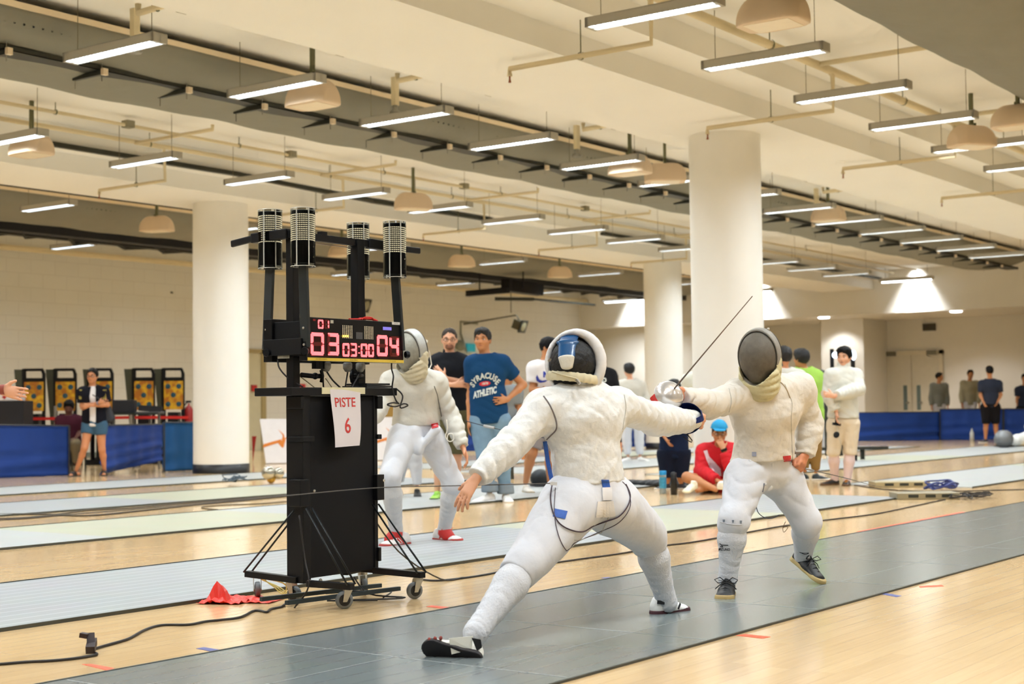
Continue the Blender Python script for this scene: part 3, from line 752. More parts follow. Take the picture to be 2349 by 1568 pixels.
MB().bar(AT(1135, 685, 35.6), AT(1225, 686, 35.6), .1, .08).bar(AT(1225, 686, 35.6), AT(1365, 699, 36.5), .05, .05).build('arm', DARKM, t)
MB().tube([AT(1100, 670, 36), AT(1100, 600, 36)], .02, 6).tube([AT(1200, 660, 36), AT(1200, 600, 36)], .02, 6).build('hanger', BLACKM, t)
# dark trunking under the step of the second beam
b = MB()
b.box((11.6, 15.95, 4.40), (14.9, 16.03, 4.46)); b.bar((14.9, 15.99, 4.43), (18.2, 16.25, 4.40), .08, .06); b.box((18.2, 16.2, 4.37), (21.5, 16.3, 4.43)); b.box((24.8, 15.95, 4.40), (39, 16.05, 4.46))
tag(b.build('trunking', DARKM), 'thin dark cable trunking under the step of the farther ceiling beam', 'trunking')
PEND = mat('beige pendant shell', (222, 200, 172), .6, noise=.03)
pend_spots = [(10.85, 10.5, 0, 'beige rounded pendant box behind the second middle-row lamp from the left'), (10.77, 15.1, 0, 'beige rounded pendant box at the left edge beside a lamp'),
    (16.75, 10.35, 0, 'beige rounded pendant box partly hidden by the lamp left of the central column'), (17.67, 10.35, 35, 'beige rounded pendant box closest to the left side of the central column'),
    (17.52, 14.8, 60, 'beige rounded pendant box in the left row above the referee side of the machine'), (16.72, 19.9, 20, 'beige rounded pendant box glowing against the dark duct, left of the left column'),
    (21.9, 20.4, 0, 'beige rounded pendant box seen through the scoring machine top frame'), (25.3, 20.0, 60, 'beige rounded pendant box against the far duct, right of the scoring machine'),
    (29.02, 19.95, 60, 'beige rounded pendant box against the far duct, left of the farther column'), (10.92, 5.35, 0, 'beige rounded pendant box cut by the top edge at right'),
    (17.7, 6.05, 55, 'beige rounded pendant box just below a lamp end at right'), (16.78, 5.2, 0, 'beige rounded pendant box cut by the right edge under the corner duct'),
    (23.28, 10.45, 0, 'beige rounded pendant box behind a middle-row lamp right of the central column')]
for (x, y, rz, lab) in pend_spots:
    t = thing('pendant_box', lab, 'ceiling fixture', (x, y, 4.06), group='beige rounded pendant boxes')
    V = Vol((-.24, -.32, -.03), (.24, .32, .33), .016)
    V.cap((0, -.12, .02), (0, .12, .02), (.2, .25), (.2, .25), .03, side=(1, 0, 0)); V.cut((0, 0, 0), (0, 0, -1)); V.cut((0, .285, 0), (0, 1, 0)); V.cut((0, -.285, 0), (0, -1, 0))
    o = V.build('shell', PEND); o.parent = t
    o = MB().prism([(-.15, -.2, -.004), (.15, -.2, -.004), (.15, .2, -.004), (-.15, .2, -.004)], (0, 0, .008)).build('diffuser', mat('cream diffuser', (236, 222, 196), .4)); o.parent = t
    o = MB().box((-.02, -.02, .24), (.02, .02, .66)).box((-.07, -.02, .26), (.07, .02, .285)).build('hanger_bar', mat('greenish hanger steel', (110, 112, 84), .5, .3)); o.parent = t
    t.rotation_euler[2] = math.radians(rz)
def pipe_run(pts, r, lab, hangers=(), nozz=None, junction=()):
    t = thing('sprinkler_pipe', lab, 'pipe', pts[0], group='cream sprinkler pipes')
    MB().tube(pts, r, 10).build('pipe', CREAMP, t, True)
    for h in hangers:
        MB().tube([h, (h[0], h[1], 4.72)], .006, 5).lathe((h[0]-.01, h[1], h[2]), [(r+.01, 0), (r+.012, .02)], 12, axis=(1, 0, 0)).build('hanger', mat('greenish hanger steel', (110, 112, 84), .5), t)
    if nozz is not None:
        for nz in (nozz if isinstance(nozz, list) else [nozz]):
            MB().tube([nz, (nz[0], nz[1], nz[2]-.06)], .009, 6).lathe((nz[0], nz[1], nz[2]-.08), [(.0, 0), (.014, .0), (.01, .025)], 8).build('nozzle', mat('copper nozzle', (150, 84, 50), .4, .4), t)
    for j in junction:
        MB().box((j[0]-.06, j[1]-.06, j[2]-.05), (j[0]+.06, j[1]+.06, j[2]+.04)).build('junction_box', mat('grey junction box', (140, 134, 110), .5), t)
z1 = 4.6
pipe_run([(4, 14.95, 4.6), (39, 14.95, 4.6)], .022, 'long cream pipe under the slab, upper one of the pair left of the middle duct', [(x, 14.95, 4.6) for x in (11, 14, 17, 20, 24, 28, 32)], None, [(x, 14.95, 4.62) for x in (12.1, 15.0, 19, 22.6, 27)])
pipe_run([(4, 15.62, 4.56), (39, 15.62, 4.56)], .03, 'long cream pipe under the slab, lower one of the pair by the farther beam', [(x, 15.62, 4.56) for x in (10, 13, 16.5, 19.5, 23, 27)])
for k, x in enumerate((9.2, 12.75, 16.3, 19.9, 23.5, 27.0)):
    pipe_run([(x, 14.1, 4.6), (x, 14.1, 4.54), (x, 15.6, 4.54), (x+.5, 15.62, 4.54), (x+.52, 15.62, 4.1), (x+.5, 17.0, 4.1), (x+.5, 17.0, 4.04)], .024,
             'bent cream branch pipe dropping below the farther beam, %s from the left' % ordn[k], [(x+.5, 16.2, 4.1)], (x+.5, 17.0, 4.06))
yb = float(GZ(1700, 75, 4.55)[1])
pipe_run([(6, yb, 4.55), (39, yb, 4.55)], .045, 'thick cream main pipe under the slab at top right, beyond the near beam', [(x, yb, 4.55) for x in (10.2, 13.3, 16.8, 20.5, 24)])
for k, x in enumerate((6.45, 10.25, 14.05, 17.8, 21.5)):
    pipe_run([(x+.35, 5.3, 4.66), (x+.35, 5.3, 4.55), (x+.35, yb, 4.55)], .028, 'cream branch pipe joining the main pipe at top right, %s from the left' % ordn[k])
    pipe_run([(x+.6, yb, 4.55), (x+.75, yb, 4.5), (x+.75, yb, 4.12), (x+.75, 8.1, 4.12), (x+.75, 8.1, 4.05)], .026, 'cream pipe dropping then running under the near beam, %s from the left' % ordn[k], [(x+.75, 7.3, 4.12)], (x+.75, 8.1, 4.07))
pipe_run([(4, 10.05, 4.66), (39, 10.05, 4.66)], .012, 'thin conduit under the slab between near beam and middle duct', (), None, [(x, 10.2, 4.62) for x in (8.9, 11.0, 13.5, 16.2, 18.5, 22)])
for k, x in enumerate((8.2, 11.6, 15.1, 18.6, 22.1)):
    pipe_run([(x, 9.25, 4.4), (x, 10.0, 4.38), (x, 10.0, 4.46)], .028, 'short cream stub pipe coming out of the near beam, %s from the left' % ordn[k], [(x, 9.75, 4.39)])
for k, x in enumerate((8.9, 12.6, 16.3, 20.0, 23.8)):
    t = thing('drop_post', 'cream square drop post with sprinkler head above the duct edge, %s from the left' % ordn[k], 'ceiling fixture', (x, 10.9, 4.4), group='cream drop posts')
    MB().box((x-.035, 10.87, 4.4), (x+.035, 10.93, 4.72)).build('post', CREAMP, t)
    MB().lathe((x, 10.9, 4.3), [(0, 0), (.06, .0), (.07, .02), (.03, .05), (.03, .1)], 12).build('sprinkler_head', STEEL, t, True)
pipe_run([(12, 26.2, 4.37), (39.6, 26.2, 4.37)], .06, 'cream pipe running along the top of the left wall', ())
# wall projectors
for (px_, py_, D, lab) in ((345, 690, 34.5, 'wall-mounted speaker-like floodlight on bracket, high on left wall left of column'), (1198, 748, 41.5, 'wall-mounted floodlight on bracket, high on left wall above the man in blue T-shirt'), (837, 700, 38, 'floodlight on a hanging rod seen between the scoring machine posts')):
    c = AT(px_, py_, D); t = thing('floodlight', lab, 'floodlight', c, group='wall floodlights')
    d = nrm((.1, -.9, -.35)); sdv = nrm(np.cross(d, (0, 0, 1))); upv = np.cross(sdv, d)
    g = mat('olive grey metal', (92, 90, 76), .5, .3)
    MB().bar(c-d*.25, c, .28, .26, up=upv).build('case', g, t)
    m = MB().bar(c+d*.0, c+d*.05, .36, .36, up=upv); m.build('front_frame', mat('dark lamp frame', (40, 42, 36), .5), t)
    MB().lathe(c+d*.052, [(0, .01), (.06, .012), (.13, 0)], 20, axis=d).build('lens', mat('clouded lens', (150, 148, 120), .3), t, True)
    q = np.array((c[0], WY-.05, c[2]+.15)) if py_ != 700 else np.array((c[0], c[1], 4.3))
    MB().tube([c-d*.15+upv*.13, c-d*.2+np.array((0, 0, .25)), q], .025, 6).tube([c-d*.2+np.array((-.25, 0, .3)), c-d*.2+np.array((-.25, 0, 1.0))], .015, 6).build('bracket', g, t)
# ---------------------------------------------------------------- things round the edge of the hall
BLUEF = mat('royal blue fabric', (16, 62, 150), .75, noise=.12, nscale=3)
BLUEF2 = mat('mid blue fabric', (10, 84, 148), .75, noise=.1, nscale=3)
def barrier(tl, tr_, br_, bl, m, lab, nf=4, amp=.02):
    "blue cloth stretched between two posts: corner points in world space"
    t = thing('fabric_barrier', lab, 'barrier', bl, group='blue fabric barriers')
    tl, tr_, br_, bl = [np.array(p, float) for p in (tl, tr_, br_, bl)]
    n1, n2 = 40, 16; nv = nrm(np.cross(tr_-tl, bl-tl)); V_ = []; F_ = []
    for j in range(n2+1):
        for i in range(n1+1):
            u, v = i/n1, j/n2; p = (tl*(1-u)+tr_*u)*(1-v)+(bl*(1-u)+br_*u)*v
            d = amp*v*(math.sin(9*v*nf*.6+2.5*u)+.6*math.sin(14*v+5*u+nf))+amp*.4*math.sin(6*u*nf)
            V_.append(p+nv*d)
    k = len(V_)
    V_ += [p+nv*.008 for p in V_[:k]]
    for j in range(n2):
        for i in range(n1):
            a = j*(n1+1)+i; F_.append((a, a+1, a+n1+2, a+n1+1)); F_.append((k+a, k+a+n1+1, k+a+n1+2, k+a+1))
    rim = [i for i in range(n1+1)]+[j*(n1+1)+n1 for j in range(1, n2+1)]+[n2*(n1+1)+i for i in range(n1-1, -1, -1)]+[j*(n1+1) for j in range(n2-1, 0, -1)]
    for a, b in zip(rim, rim[1:]+rim[:1]): F_.append((a, k+a, k+b, b))
    MB().add(V_, F_).build('cloth', m, t, True)
    b = MB(); 
    for p, q in ((tl, bl), (tr_, br_)):
        x = q.copy(); b.tube([p-nv*.03, (x[0]-nv[0]*.03, x[1]-nv[1]*.03, 0)], .015, 8)
    b.tube([tl-nv*.03, tr_-nv*.03], .012, 8)
    b.build('post', mat('barrier post', (50, 54, 62), .5), t)
    return t
def quad(x0, yt0, yb0, D0, x1, yt1, yb1, D1): return AT(x0, yt0, D0), AT(x1, yt1, D1), AT(x1, yb1, D1), AT(x0, yb0, D0)
barrier(*quad(-60, 973, 1099, 21.7, 157, 976, 1089, 22.6), BLUEF, 'blue fabric barrier panel at the left edge of the photo')
barrier(*quad(232, 975, 1089, 22.5, 372, 972, 1054, 24.6), BLUEF, 'blue fabric barrier panel with lifted right hem, right of the woman in black jacket', 5, .03)
barrier(*quad(374, 968, 1080, 23.5, 455, 968, 1078, 24.0), BLUEF2, 'blue fabric barrier panel tucked against the left column', 3)
barrier(*quad(1010, 962, 1036, 30.5, 1250, 958, 1030, 32.0), BLUEF, 'blue fabric barrier seen between the legs of the man in jeans')
barrier(*quad(1395, 950, 1026, 33, 1482, 949, 1024, 33.5), BLUEF, 'blue fabric barrier behind the boy in grey lamé, left of the farther column')
barrier(*quad(1955, 946, 1012, 37.3, 2156, 944, 1009, 38.0), BLUEF, 'long blue fabric barrier across the far right, left section')
barrier(*quad(2156, 938, 1009, 37.9, 2300, 937, 1009, 37.6), BLUEF, 'blue fabric barrier section behind the bare-legged man at far right')
barrier(*quad(2303, 937, 1008, 37.5, 2400, 937, 1008, 37.2), BLUEF, 'blue fabric barrier section cut by the right edge')
# yellow-covered carts by the left wall
YEL = bpy.data.materials.new('yellow rosette cloth'); YEL.use_nodes = True
def _yel():
    nt = YEL.node_tree; N = nt.nodes; L = nt.links; b = N['Principled BSDF']
    tc = N.new('ShaderNodeTexCoord'); nz = N.new('ShaderNodeTexNoise'); nz.inputs['Scale'].default_value = 9; L.new(tc.outputs['Object'], nz.inputs['Vector'])
    rp = N.new('ShaderNodeValToRGB'); rp.color_ramp.elements[0].color = srgb((172, 104, 16))+(1,); rp.color_ramp.elements[1].color = srgb((216, 170, 26))+(1,)
    rp.color_ramp.elements[0].position = .4; rp.color_ramp.elements[1].position = .62
    L.new(nz.outputs['Fac'], rp.inputs['Fac']); L.new(rp.outputs['Color'], b.inputs['Base Color']); b.inputs['Roughness'].default_value = .6
_yel()
cart_lab = ['yellow-covered cart against left wall, first from the left beside the hand', 'yellow-covered cart against left wall, behind the seated dark-haired person', 'yellow-covered cart against left wall, half hidden behind the standing woman',
            'yellow-covered cart against left wall, behind the black case and laptop', 'yellow-covered cart against left wall, nearest the column']
for i, (xc, yt) in enumerate(((79, 857), (151, 859), (236, 861), (331, 863), (399, 865))):
    D = 26.8+i*.15; c = AT(xc, 950, D); t = thing('equipment_cart', cart_lab[i], 'cart', (c[0], c[1], 0), group='yellow-covered equipment carts')
    x, y = c[0], c[1]; ux = nrm((_r[0], _r[1], 0)); uy = np.array((-ux[1], ux[0], 0.)); Z = np.array((0, 0, 1.))
    def P(a, b, z): return np.array((x, y, 0.))+ux*a+uy*b+Z*z
    MB().bar(P(0, -.02, 1.0), P(0, -.02, 1.53), .35, .04, up=uy).build('cover_panel', YEL, t)
    for (a, z) in ((-.1, 1.43), (.1, 1.43), (0, 1.27), (-.1, 1.1), (.1, 1.1)):
        MB().lathe(P(a, -.045, z), [(0, .006), (.022, .006), (.03, 0), (.048, -.001)], 16, axis=-uy).build('rosette', mat('blue green rosette', (30, 78, 96), .6), t)
    MB().bar(P(-.19, 0, 0), P(-.19, 0, 1.77), .05, .06).bar(P(.17, 0, .1), P(.17, 0, 1.68), .04, .05).bar(P(-.2, 0, 1.75), P(.15, 0, 1.75), .05, .05).bar(P(.14, 0, 1.75), P(.175, 0, 1.66), .04, .05).build('frame', BLACKM, t)
    MB().prism([P(-.38, .02, 1.76), P(-.2, .02, 1.76), P(-.2, .02, .5), P(-.26, .02, .5)], uy*.03).build('side_panel', mat('dark olive panel', (70, 72, 56), .6), t)
    MB().bar(P(0, 0, 1.53), P(0, 0, 1.6), .36, .06, up=uy).build('top_box', BLACKM, t)
    MB().bar(P(0, .02, .1), P(0, .02, .95), .2, .2, up=uy).build('body', BLACKM, t)
    MB().bar(P(-.3, 0, .05), P(.3, 0, .05), .08, .1).build('base', BLACKM, t)
# stanchion belt
t = thing('belt_barrier', 'red retractable belt on slim posts in front of the yellow carts', 'belt barrier', GZ(127, 1050, 0))
b = MB(); 
for (x, y, x2, y2, D) in ((-40, 961, 180, 959, 25.3), (180, 959, 300, 957, 25.4), (300, 957, 432, 957, 25.6)): b.bar(AT(x, y, D), AT(x2, y2, D), .004, .05)
b.build('belt', mat('red belt', (206, 34, 28), .6), t)
for x in (127, 300):
    p = AT(x, 957, 25.4); MB().tube([(p[0], p[1], 0), (p[0], p[1], p[2]+.2)], .025, 10).lathe((p[0], p[1], 0), [(.17, 0), (.17, .02), (.03, .05)], 20).build('post', mat('chrome post', (170, 168, 160), .3, .8), t)
def obox(name, lab, cat, c, sx, sy, sz, m, bev=.01, ang=None):
    "box standing on c; turned to face the camera direction unless ang is given"
    a = (YAW-math.pi/2) if ang is None else ang
    o = MB().box((-sx/2, -sy/2, 0), (sx/2, sy/2, sz)).build(name, m, None, bevel=bev); o.location = V3(c); o.rotation_euler = (0, 0, a)
    if lab: tag(o, lab, cat)
    return o
p = AT(20, 976, 24.6)
obox('flight_case', 'large black equipment case at left edge, under the first-aid box', 'case', (p[0], p[1], 0), .66, .5, 1.17, mat('black case', (22, 22, 30), .6, noise=.3, nscale=6))
o = obox('first_aid_box', 'white first-aid box with red cross on the large black case', 'first-aid box', (p[0]-.06, p[1]-.05, 1.17), .5, .3, .14, mat('white plastic box', (226, 220, 222), .5))
q = MB().box((-.035, -.155, .05), (.035, -.15, .075)).box((-.012, -.155, .027), (.012, -.15, .098)).build('red_cross', mat('red cross', (190, 30, 40), .5)); q.parent = o
q = MB().box((-.1, -.01, 0), (.1, .01, .13)); 
p = AT(313, 976, 24.8)
t = thing('side_table', 'narrow metal table holding a laptop behind the blue barrier', 'table', (p[0], p[1], 0))
ux = nrm((_r[0], _r[1], 0)); Z = np.array((0, 0, 1.)); P0 = np.array((p[0], p[1], 0))
MB().bar(P0-ux*.42+Z*.93, P0+ux*.42+Z*.93, .45, .03).build('top', DARKM, t)
for a in (-.38, .38, -.05): MB().bar(P0+ux*a, P0+ux*a+Z*.92, .03, .03).build('leg', mat('grey table leg', (130, 130, 126), .4, .5), t)
obox('flight_case', 'black case standing on the narrow table, left of the laptop', 'case', P0-ux*.2+Z*.945, .36, .25, .22, mat('black case', (22, 22, 30), .6))
t = thing('laptop', 'open dark laptop on the narrow table in front of a yellow cart', 'laptop', P0+ux*.22+Z*.945)
MB().bar(P0+ux*.02+Z*.955, P0+ux*.44+Z*.955, .28, .02).build('keyboard_base', mat('grey laptop', (96, 98, 104), .4), t); MB().bar(P0+ux*.02+Z*1.03+np.array((.1, .1, 0)), P0+ux*.42+Z*1.0+np.array((.1, .1, 0)), .02, .1).build('screen', mat('dark screen', (38, 40, 46), .4), t)
p = AT(433, 970, 27.5); t = thing('fire_extinguisher', 'red fire extinguisher against the left wall, beside the column', 'fire extinguisher', (p[0], p[1], p[2]-.12))
MB().lathe((p[0], p[1], p[2]-.15), [(0, 0), (.075, 0), (.08, .02), (.08, .4), (.05, .46), (.02, .48), (.02, .52)], 20).build('cylinder', mat('extinguisher red', (150, 28, 30), .35), t, True)
MB().box((p[0]-.07, p[1]-.01, p[2]+.38), (p[0]+.05, p[1]+.01, p[2]+.42)).tube([(p[0]-.05, p[1], p[2]+.38), (p[0]-.13, p[1], p[2]+.3), (p[0]-.12, p[1], p[2]+.05)], .012, 6).build('valve', BLACKM, t)
# doors
a = ONY(572, 800, WY); b_ = ONY(606, 802, WY); top = float(a[2])
t = thing('door', 'x', 'x', (float(a[0]), WY, 0)); del t['label'], t['category']; t.name = 'door_1'; t['kind'] = 'structure'
MB().box((a[0]-1.2, WY-.04, 0), (b_[0]-.15, WY+.0, top-.1)).build('door_leaf', mat('pale door', (206, 200, 170), .5), t)
MB().box((b_[0]-.15, WY-.07, 0), (b_[0], WY, top)).box((a[0]-1.35, WY-.07, top-.1), (b_[0], WY, top)).box((a[0]-1.35, WY-.07, 0), (a[0]-1.2, WY, top)).build('door_frame', mat('beige door frame', (168, 152, 106), .5), t)
p = ONY(583, 890, WY-.06); o = MB().box((p[0]-.09, WY-.07, p[2]-.08), (p[0]+.09, WY-.055, p[2]+.08)).build('call_point', mat('red call point', (176, 34, 32), .5)); tag(o, 'small red square alarm sign on the wall right of the left column', 'sign')
p = AT(680, 886, 30); o = obox('red_box', 'faint red box behind the left post of the scoring machine', 'box', (p[0], p[1], 0), .36, .2, float(p[2])+.05, mat('red call point', (176, 34, 32), .5)); 
MB()
p = ONY(1077, 797, WY-.1)
t = thing('wall_sign', 'small teal sign on a grey bracket on left wall, between the two standing men', 'sign', p)
MB().box((p[0]-.2, WY-.16, p[2]-.12), (p[0]+.2, WY-.12, p[2]+.12)).build('panel', mat('teal sign', (20, 150, 165), .4, emit=.3), t)
MB().tube([(p[0]-.6, WY-.15, p[2]+.15), (p[0]-.2, WY-.14, p[2]-.1), (p[0]-.3, WY-.02, p[2]+.4), (p[0]-.3, WY-.02, p[2]+.75), (p[0]+.5, WY-.02, p[2]+.72)], .03, 6).ball((p[0]-.5, WY-.15, p[2]+.05), .16, 8).build('bracket', mat('grey green conduit', (128, 132, 118), .5), t)
# far double door, vent
X2 = 43.18
a = ONX(2029, 806, X2); b_ = ONX(2155, 806, X2); top = 2.42; y0, y1 = float(b_[1]), float(a[1]); ym = (y0+y1)/2
t = thing('door', 'x', 'x', (X2, ym, 0)); del t['label'], t['category']; t.name = 'door_2'; t['kind'] = 'structure'
for (ya, yb_) in ((y0, ym-.01), (ym+.01, y1)):
    o = MB().box((X2-.05, ya, 0), (X2, yb_, top)).build('door_leaf', mat('off-white door', (206, 200, 182), .5), t)
    c = ya+.2 if ya > y0+.1 else yb_-.2
    MB().box((X2-.055, c-.06, .75), (X2-.05, c+.06, 1.5)).build('glass_slit', mat('grey green glass', (104, 120, 118), .2), o)
    MB().box((X2-.09, c-.1, .95), (X2-.05, c-.02, 1.0)).build('handle', STEEL, o)
MB().box((X2-.07, y0-.12, 0), (X2, y0, top+.12)).box((X2-.07, y1, 0), (X2, y1+.12, top+.12)).box((X2-.07, y0-.12, top), (X2, y1+.12, top+.12)).build('door_frame', mat('cream door frame', (214, 206, 184), .5), t)
for yy in (y0+.2, y1-.25): MB().box((X2-.12, yy-.15, top-.02), (X2-.07, yy+.15, top+.12)).build('door_closer', mat('grey closer', (112, 110, 98), .5), t)
p = ONX(2132, 750, X2); t = thing('air_vent', 'small dark grille high on the far wall above the double door', 'vent', p); b = MB().box((X2-.03, p[1]-.2, p[2]-.11), (X2-.01, p[1]+.2, p[2]+.11)); b.build('grille', mat('dark grille', (62, 60, 46), .6), t)
b = MB()
for i in range(7): b.box((X2-.04, p[1]-.19, p[2]-.1+i*.03), (X2-.03, p[1]+.19, p[2]-.09+i*.03))
b.build('slat', mat('grille slat', (88, 84, 68), .5), t)
# white A-frame boards with a sabre emblem
def aframe(xl, xr, yt, yb, D, lab):
    p = AT((xl+xr)/2, yb, D); t = thing('a_frame_board', lab, 'sign board', (p[0], p[1], 0), group='white A-frame boards with sabre emblem')
    bl, br_, tl, tr_ = AT(xl+14, yb, D), AT(xr, yb-2, D+.1), AT(xl, yt, D+.35), AT(xr-2, yt-1, D+.45)
    bl[2] = 0.01; br_[2] = .01; nv = nrm(np.cross(br_-bl, tl-bl)); nv = nv if nv.dot(CAMP-bl) > 0 else -nv
    wm = mat('white board', (226, 224, 228), .5)
    MB().prism([bl, br_, tr_, tl], nv*.01).build('front_panel', wm, t)
    bk = -nv*.7; bk[2] = 0
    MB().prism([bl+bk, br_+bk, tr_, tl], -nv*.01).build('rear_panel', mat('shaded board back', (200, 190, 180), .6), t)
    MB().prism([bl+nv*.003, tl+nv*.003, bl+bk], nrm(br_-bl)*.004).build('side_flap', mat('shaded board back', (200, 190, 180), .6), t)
    ux_ = nrm(br_-bl); uy_ = nrm(np.cross(nv, ux_)); uy_ = uy_ if uy_[2] > 0 else -uy_
    W = np.linalg.norm(br_-bl); c = (bl+br_+tl+tr_)/4+nv*.012+ux_*(-.02)
    def Q(a, b_): return c+ux_*a+uy_*b_
    e = MB(); S = .26
    e.prism([Q(-.32*S/.26, -.13), Q(-.30, -.06), Q(.02, .03), Q(0, -.03)], nv*.003)
    e.prism([Q(-.04, .22), Q(.06, .12), Q(.09, 0), Q(.05, -.14), Q(.02, -.13), Q(-.06, -.03), Q(.02, .0), Q(.04, .1)], nv*.004)
    e.prism([Q(.08, .02), Q(.09, .06), Q(.24, .1), Q(.24, .075)], nv*.003)
    e.build('sabre_emblem', mat('orange emblem', (214, 122, 24), .5), t)
    return t
aframe(596, 690, 961, 1072, 26.5, 'white A-frame board with orange sabre emblem, left of the scoring machine')
aframe(840, 940, 957, 1064, 27.5, 'white A-frame board with orange sabre emblem, behind the masked referee-side fencer')
p = AT(582, 1000, 27.2); o = MB().prism([AT(578, 1000, 27.2), AT(588, 1000, 27.2), AT(580, 1062, 27.2)], (.02, .02, 0)).build('red_pennant', mat('dark red cloth', (150, 24, 20), .7)); tag(o, 'narrow dark red cloth wedge hanging beside the white A-frame board', 'cloth')
p = AT(905, 955, 28.5); obox('cardboard_box', 'ochre cardboard box behind the white board and fencer\'s elbow', 'box', (p[0], p[1], 0), .45, .3, 1.1, mat('ochre cardboard', (176, 140, 70), .8))
# gear on the floor
t = thing('reel_tangle', 'small tangle of blue and grey wire on the farthest left piste', 'wires', GZ(540, 1110))
p = GZ(540, 1110); b = MB(); rr = random.Random(5); pts = []
for i in range(26): pts.append((p[0]+rr.uniform(-.12, .12)+math.cos(i)*.1, p[1]+rr.uniform(-.12, .12)+math.sin(i)*.1, .03+rr.uniform(0, .1)))
b.tube(pts, .008, 5); b.build('wire', mat('blue grey wire', (70, 88, 104), .5), t)
p = GZ(622, 1108); t = thing('cable_reel', 'silver and gold cable reel ball on floor left of the scoring machine', 'reel', p)
MB().ball((p[0]-.05, p[1], .14), .09, 12).ball((p[0]+.08, p[1]-.05, .13), .08, 12).build('drum', mat('shiny silver', (190, 188, 176), .2, .9), t, True); MB().ball((p[0], p[1], .06), .06, 10).build('base', mat('brass base', (190, 150, 60), .3, .7), t, True)
def floor_cable(name, pts, r, lab, col=(30, 26, 26), z=None):
    o = MB().tube([(q[0], q[1], (r if z is None else q[2])) for q in smooth_pts(pts)], r, 6).build(name, mat('cable %d' % col[0], col, .5), None, True); tag(o, lab, 'cable'); return o
def smooth_pts(P, n=6):
    P = [np.array(p, float) for p in P]; out = []
    for i in range(len(P)-1):
        a, b_, c, d = P[max(i-1, 0)], P[i], P[i+1], P[min(i+2, len(P)-1)]
        for k in range(n):
            t_ = k/n; out.append(.5*((2*b_)+(-a+c)*t_+(2*a-5*b_+4*c-d)*t_*t_+(-a+3*b_-3*c+d)*t_**3))
    return out+[P[-1]]
floor_cable('floor_cable', [GZ(x, y) for x, y in ((-40, 1528), (0, 1526), (60, 1521), (119, 1518), (170, 1513), (219, 1505), (218, 1500))], .006, 'dark brown cable on the near floor at bottom left, left of its plug')
floor_cable('floor_cable', [GZ(x, y) for x, y in ((214, 1492), (232, 1486), (275, 1474), (298, 1466), (335, 1446), (372, 1436), (432, 1435), (470, 1428), (507, 1424), (551, 1418), (580, 1404), (596, 1403), (612, 1406), (622, 1399), (645, 1394), (653, 1388))], .006, 'dark brown cable winding across the floor from the plug to the scoring machine')
p = GZ(209, 1500); t = thing('cable_plug', 'dark plug joining the two floor cables at bottom left', 'plug', p)
MB().bar((p[0]-.02, p[1]-.02, .02), (p[0]+.03, p[1]+.03, .045), .035, .03).build('plug_body', mat('dark brown plug', (40, 24, 26), .5), t); MB().bar((p[0], p[1], .03), (p[0]+.02, p[1]+.03, .075), .03, .02).bar((p[0]+.0, p[1]+.02, .07), (p[0]-.015, p[1]+.045, .075), .03, .018).build('connector', mat('dark brown plug', (40, 24, 26), .5), t)
floor_cable('floor_cable', [GZ(x, y) for x, y in ((968, 1331), (1010, 1333), (1100, 1322), (1200, 1303), (1330, 1284), (1430, 1270), (1523, 1253), (1600, 1243), (1764, 1213), (1800, 1207), (1885, 1195), (2006, 1180), (2090, 1163), (2150, 1150), (2168, 1146))], .006, 'thin dark cable along the wood between the white and the grey pistes')
floor_cable('floor_cable', [GZ(x, y) for x, y in ((-20, 1181), (100, 1181), (205, 1184), (330, 1172), (440, 1160), (560, 1149), (670, 1138))], .009, 'dark cable lying beyond the third piste at left, upper strand', (70, 62, 50))
floor_cable('floor_cable', [GZ(x, y) for x, y in ((-20, 1191), (40, 1191), (110, 1185), (200, 1172), (300, 1167), (430, 1155), (560, 1146), (670, 1136))], .009, 'dark cable lying beyond the third piste at left, lower strand crossing the other', (76, 66, 52))
floor_cable('floor_cable', [GZ(x, y) for x, y in ((500, 1170), (468, 1167), (468, 1163), (520, 1159), (600, 1156), (665, 1150))], .007, 'thin looped cable on the boards just left of the scoring machine', (96, 84, 60))
floor_cable('floor_cable', [GZ(x, y) for x, y in ((1955, 1112), (2020, 1122), (2100, 1127), (2200, 1127), (2349, 1123), (2400, 1120))], .006, 'thin dark cable on the floor in front of the far right white piste')
for (x, y, sx, col, lab) in ((2120, 1143, .62, (150, 142, 118), 'grey metal control box on the floor beside the cable coil, nearer one'), (2062, 1116, .62, (176, 164, 130), 'flat beige box on floor at the tip of the far white piste')):
    c = GZ(x, y); t = thing('control_box', lab, 'box', c, rz=YAW-math.pi/2)
    o = MB().box((-sx/2, -.16, 0), (sx/2, .16, .065)).build('case', mat('box %d' % col[0], col, .4, .3), None, bevel=.006); o.parent = t
    for a in (-.15, .02, .18): o = MB().box((a-.05, -.163, .02), (a+.05, -.158, .05)).build('slot', DARKM); o.parent = t
b = MB(); rr = random.Random(9); c = GZ(2185, 1143); pts = []
for i in range(40): pts.append((c[0]+.25*math.cos(i*.8)+rr.uniform(-.08, .3), c[1]-.1+.12*math.sin(i*.8)+rr.uniform(-.1, .06), .01+rr.uniform(0, .05)))
tag(b.tube(smooth_pts(pts, 3), .006, 5).build('cable_coil', mat('cable 30', (30, 26, 26), .5)), 'loose black cable coil right of the grey control box', 'cable')
b = MB(); c = GZ(2160, 1124); pts = []
for i in range(30): pts.append((c[0]+.3*math.cos(i*.9)+rr.uniform(-.1, .1), c[1]+.12*math.sin(i*.9), .02+rr.uniform(0, .08)))
tag(b.tube(smooth_pts(pts, 3), .01, 5).build('cable_coil', mat('blue cable', (36, 52, 120), .5)), 'dark blue cable bundle on the floor before the far white piste', 'cable')
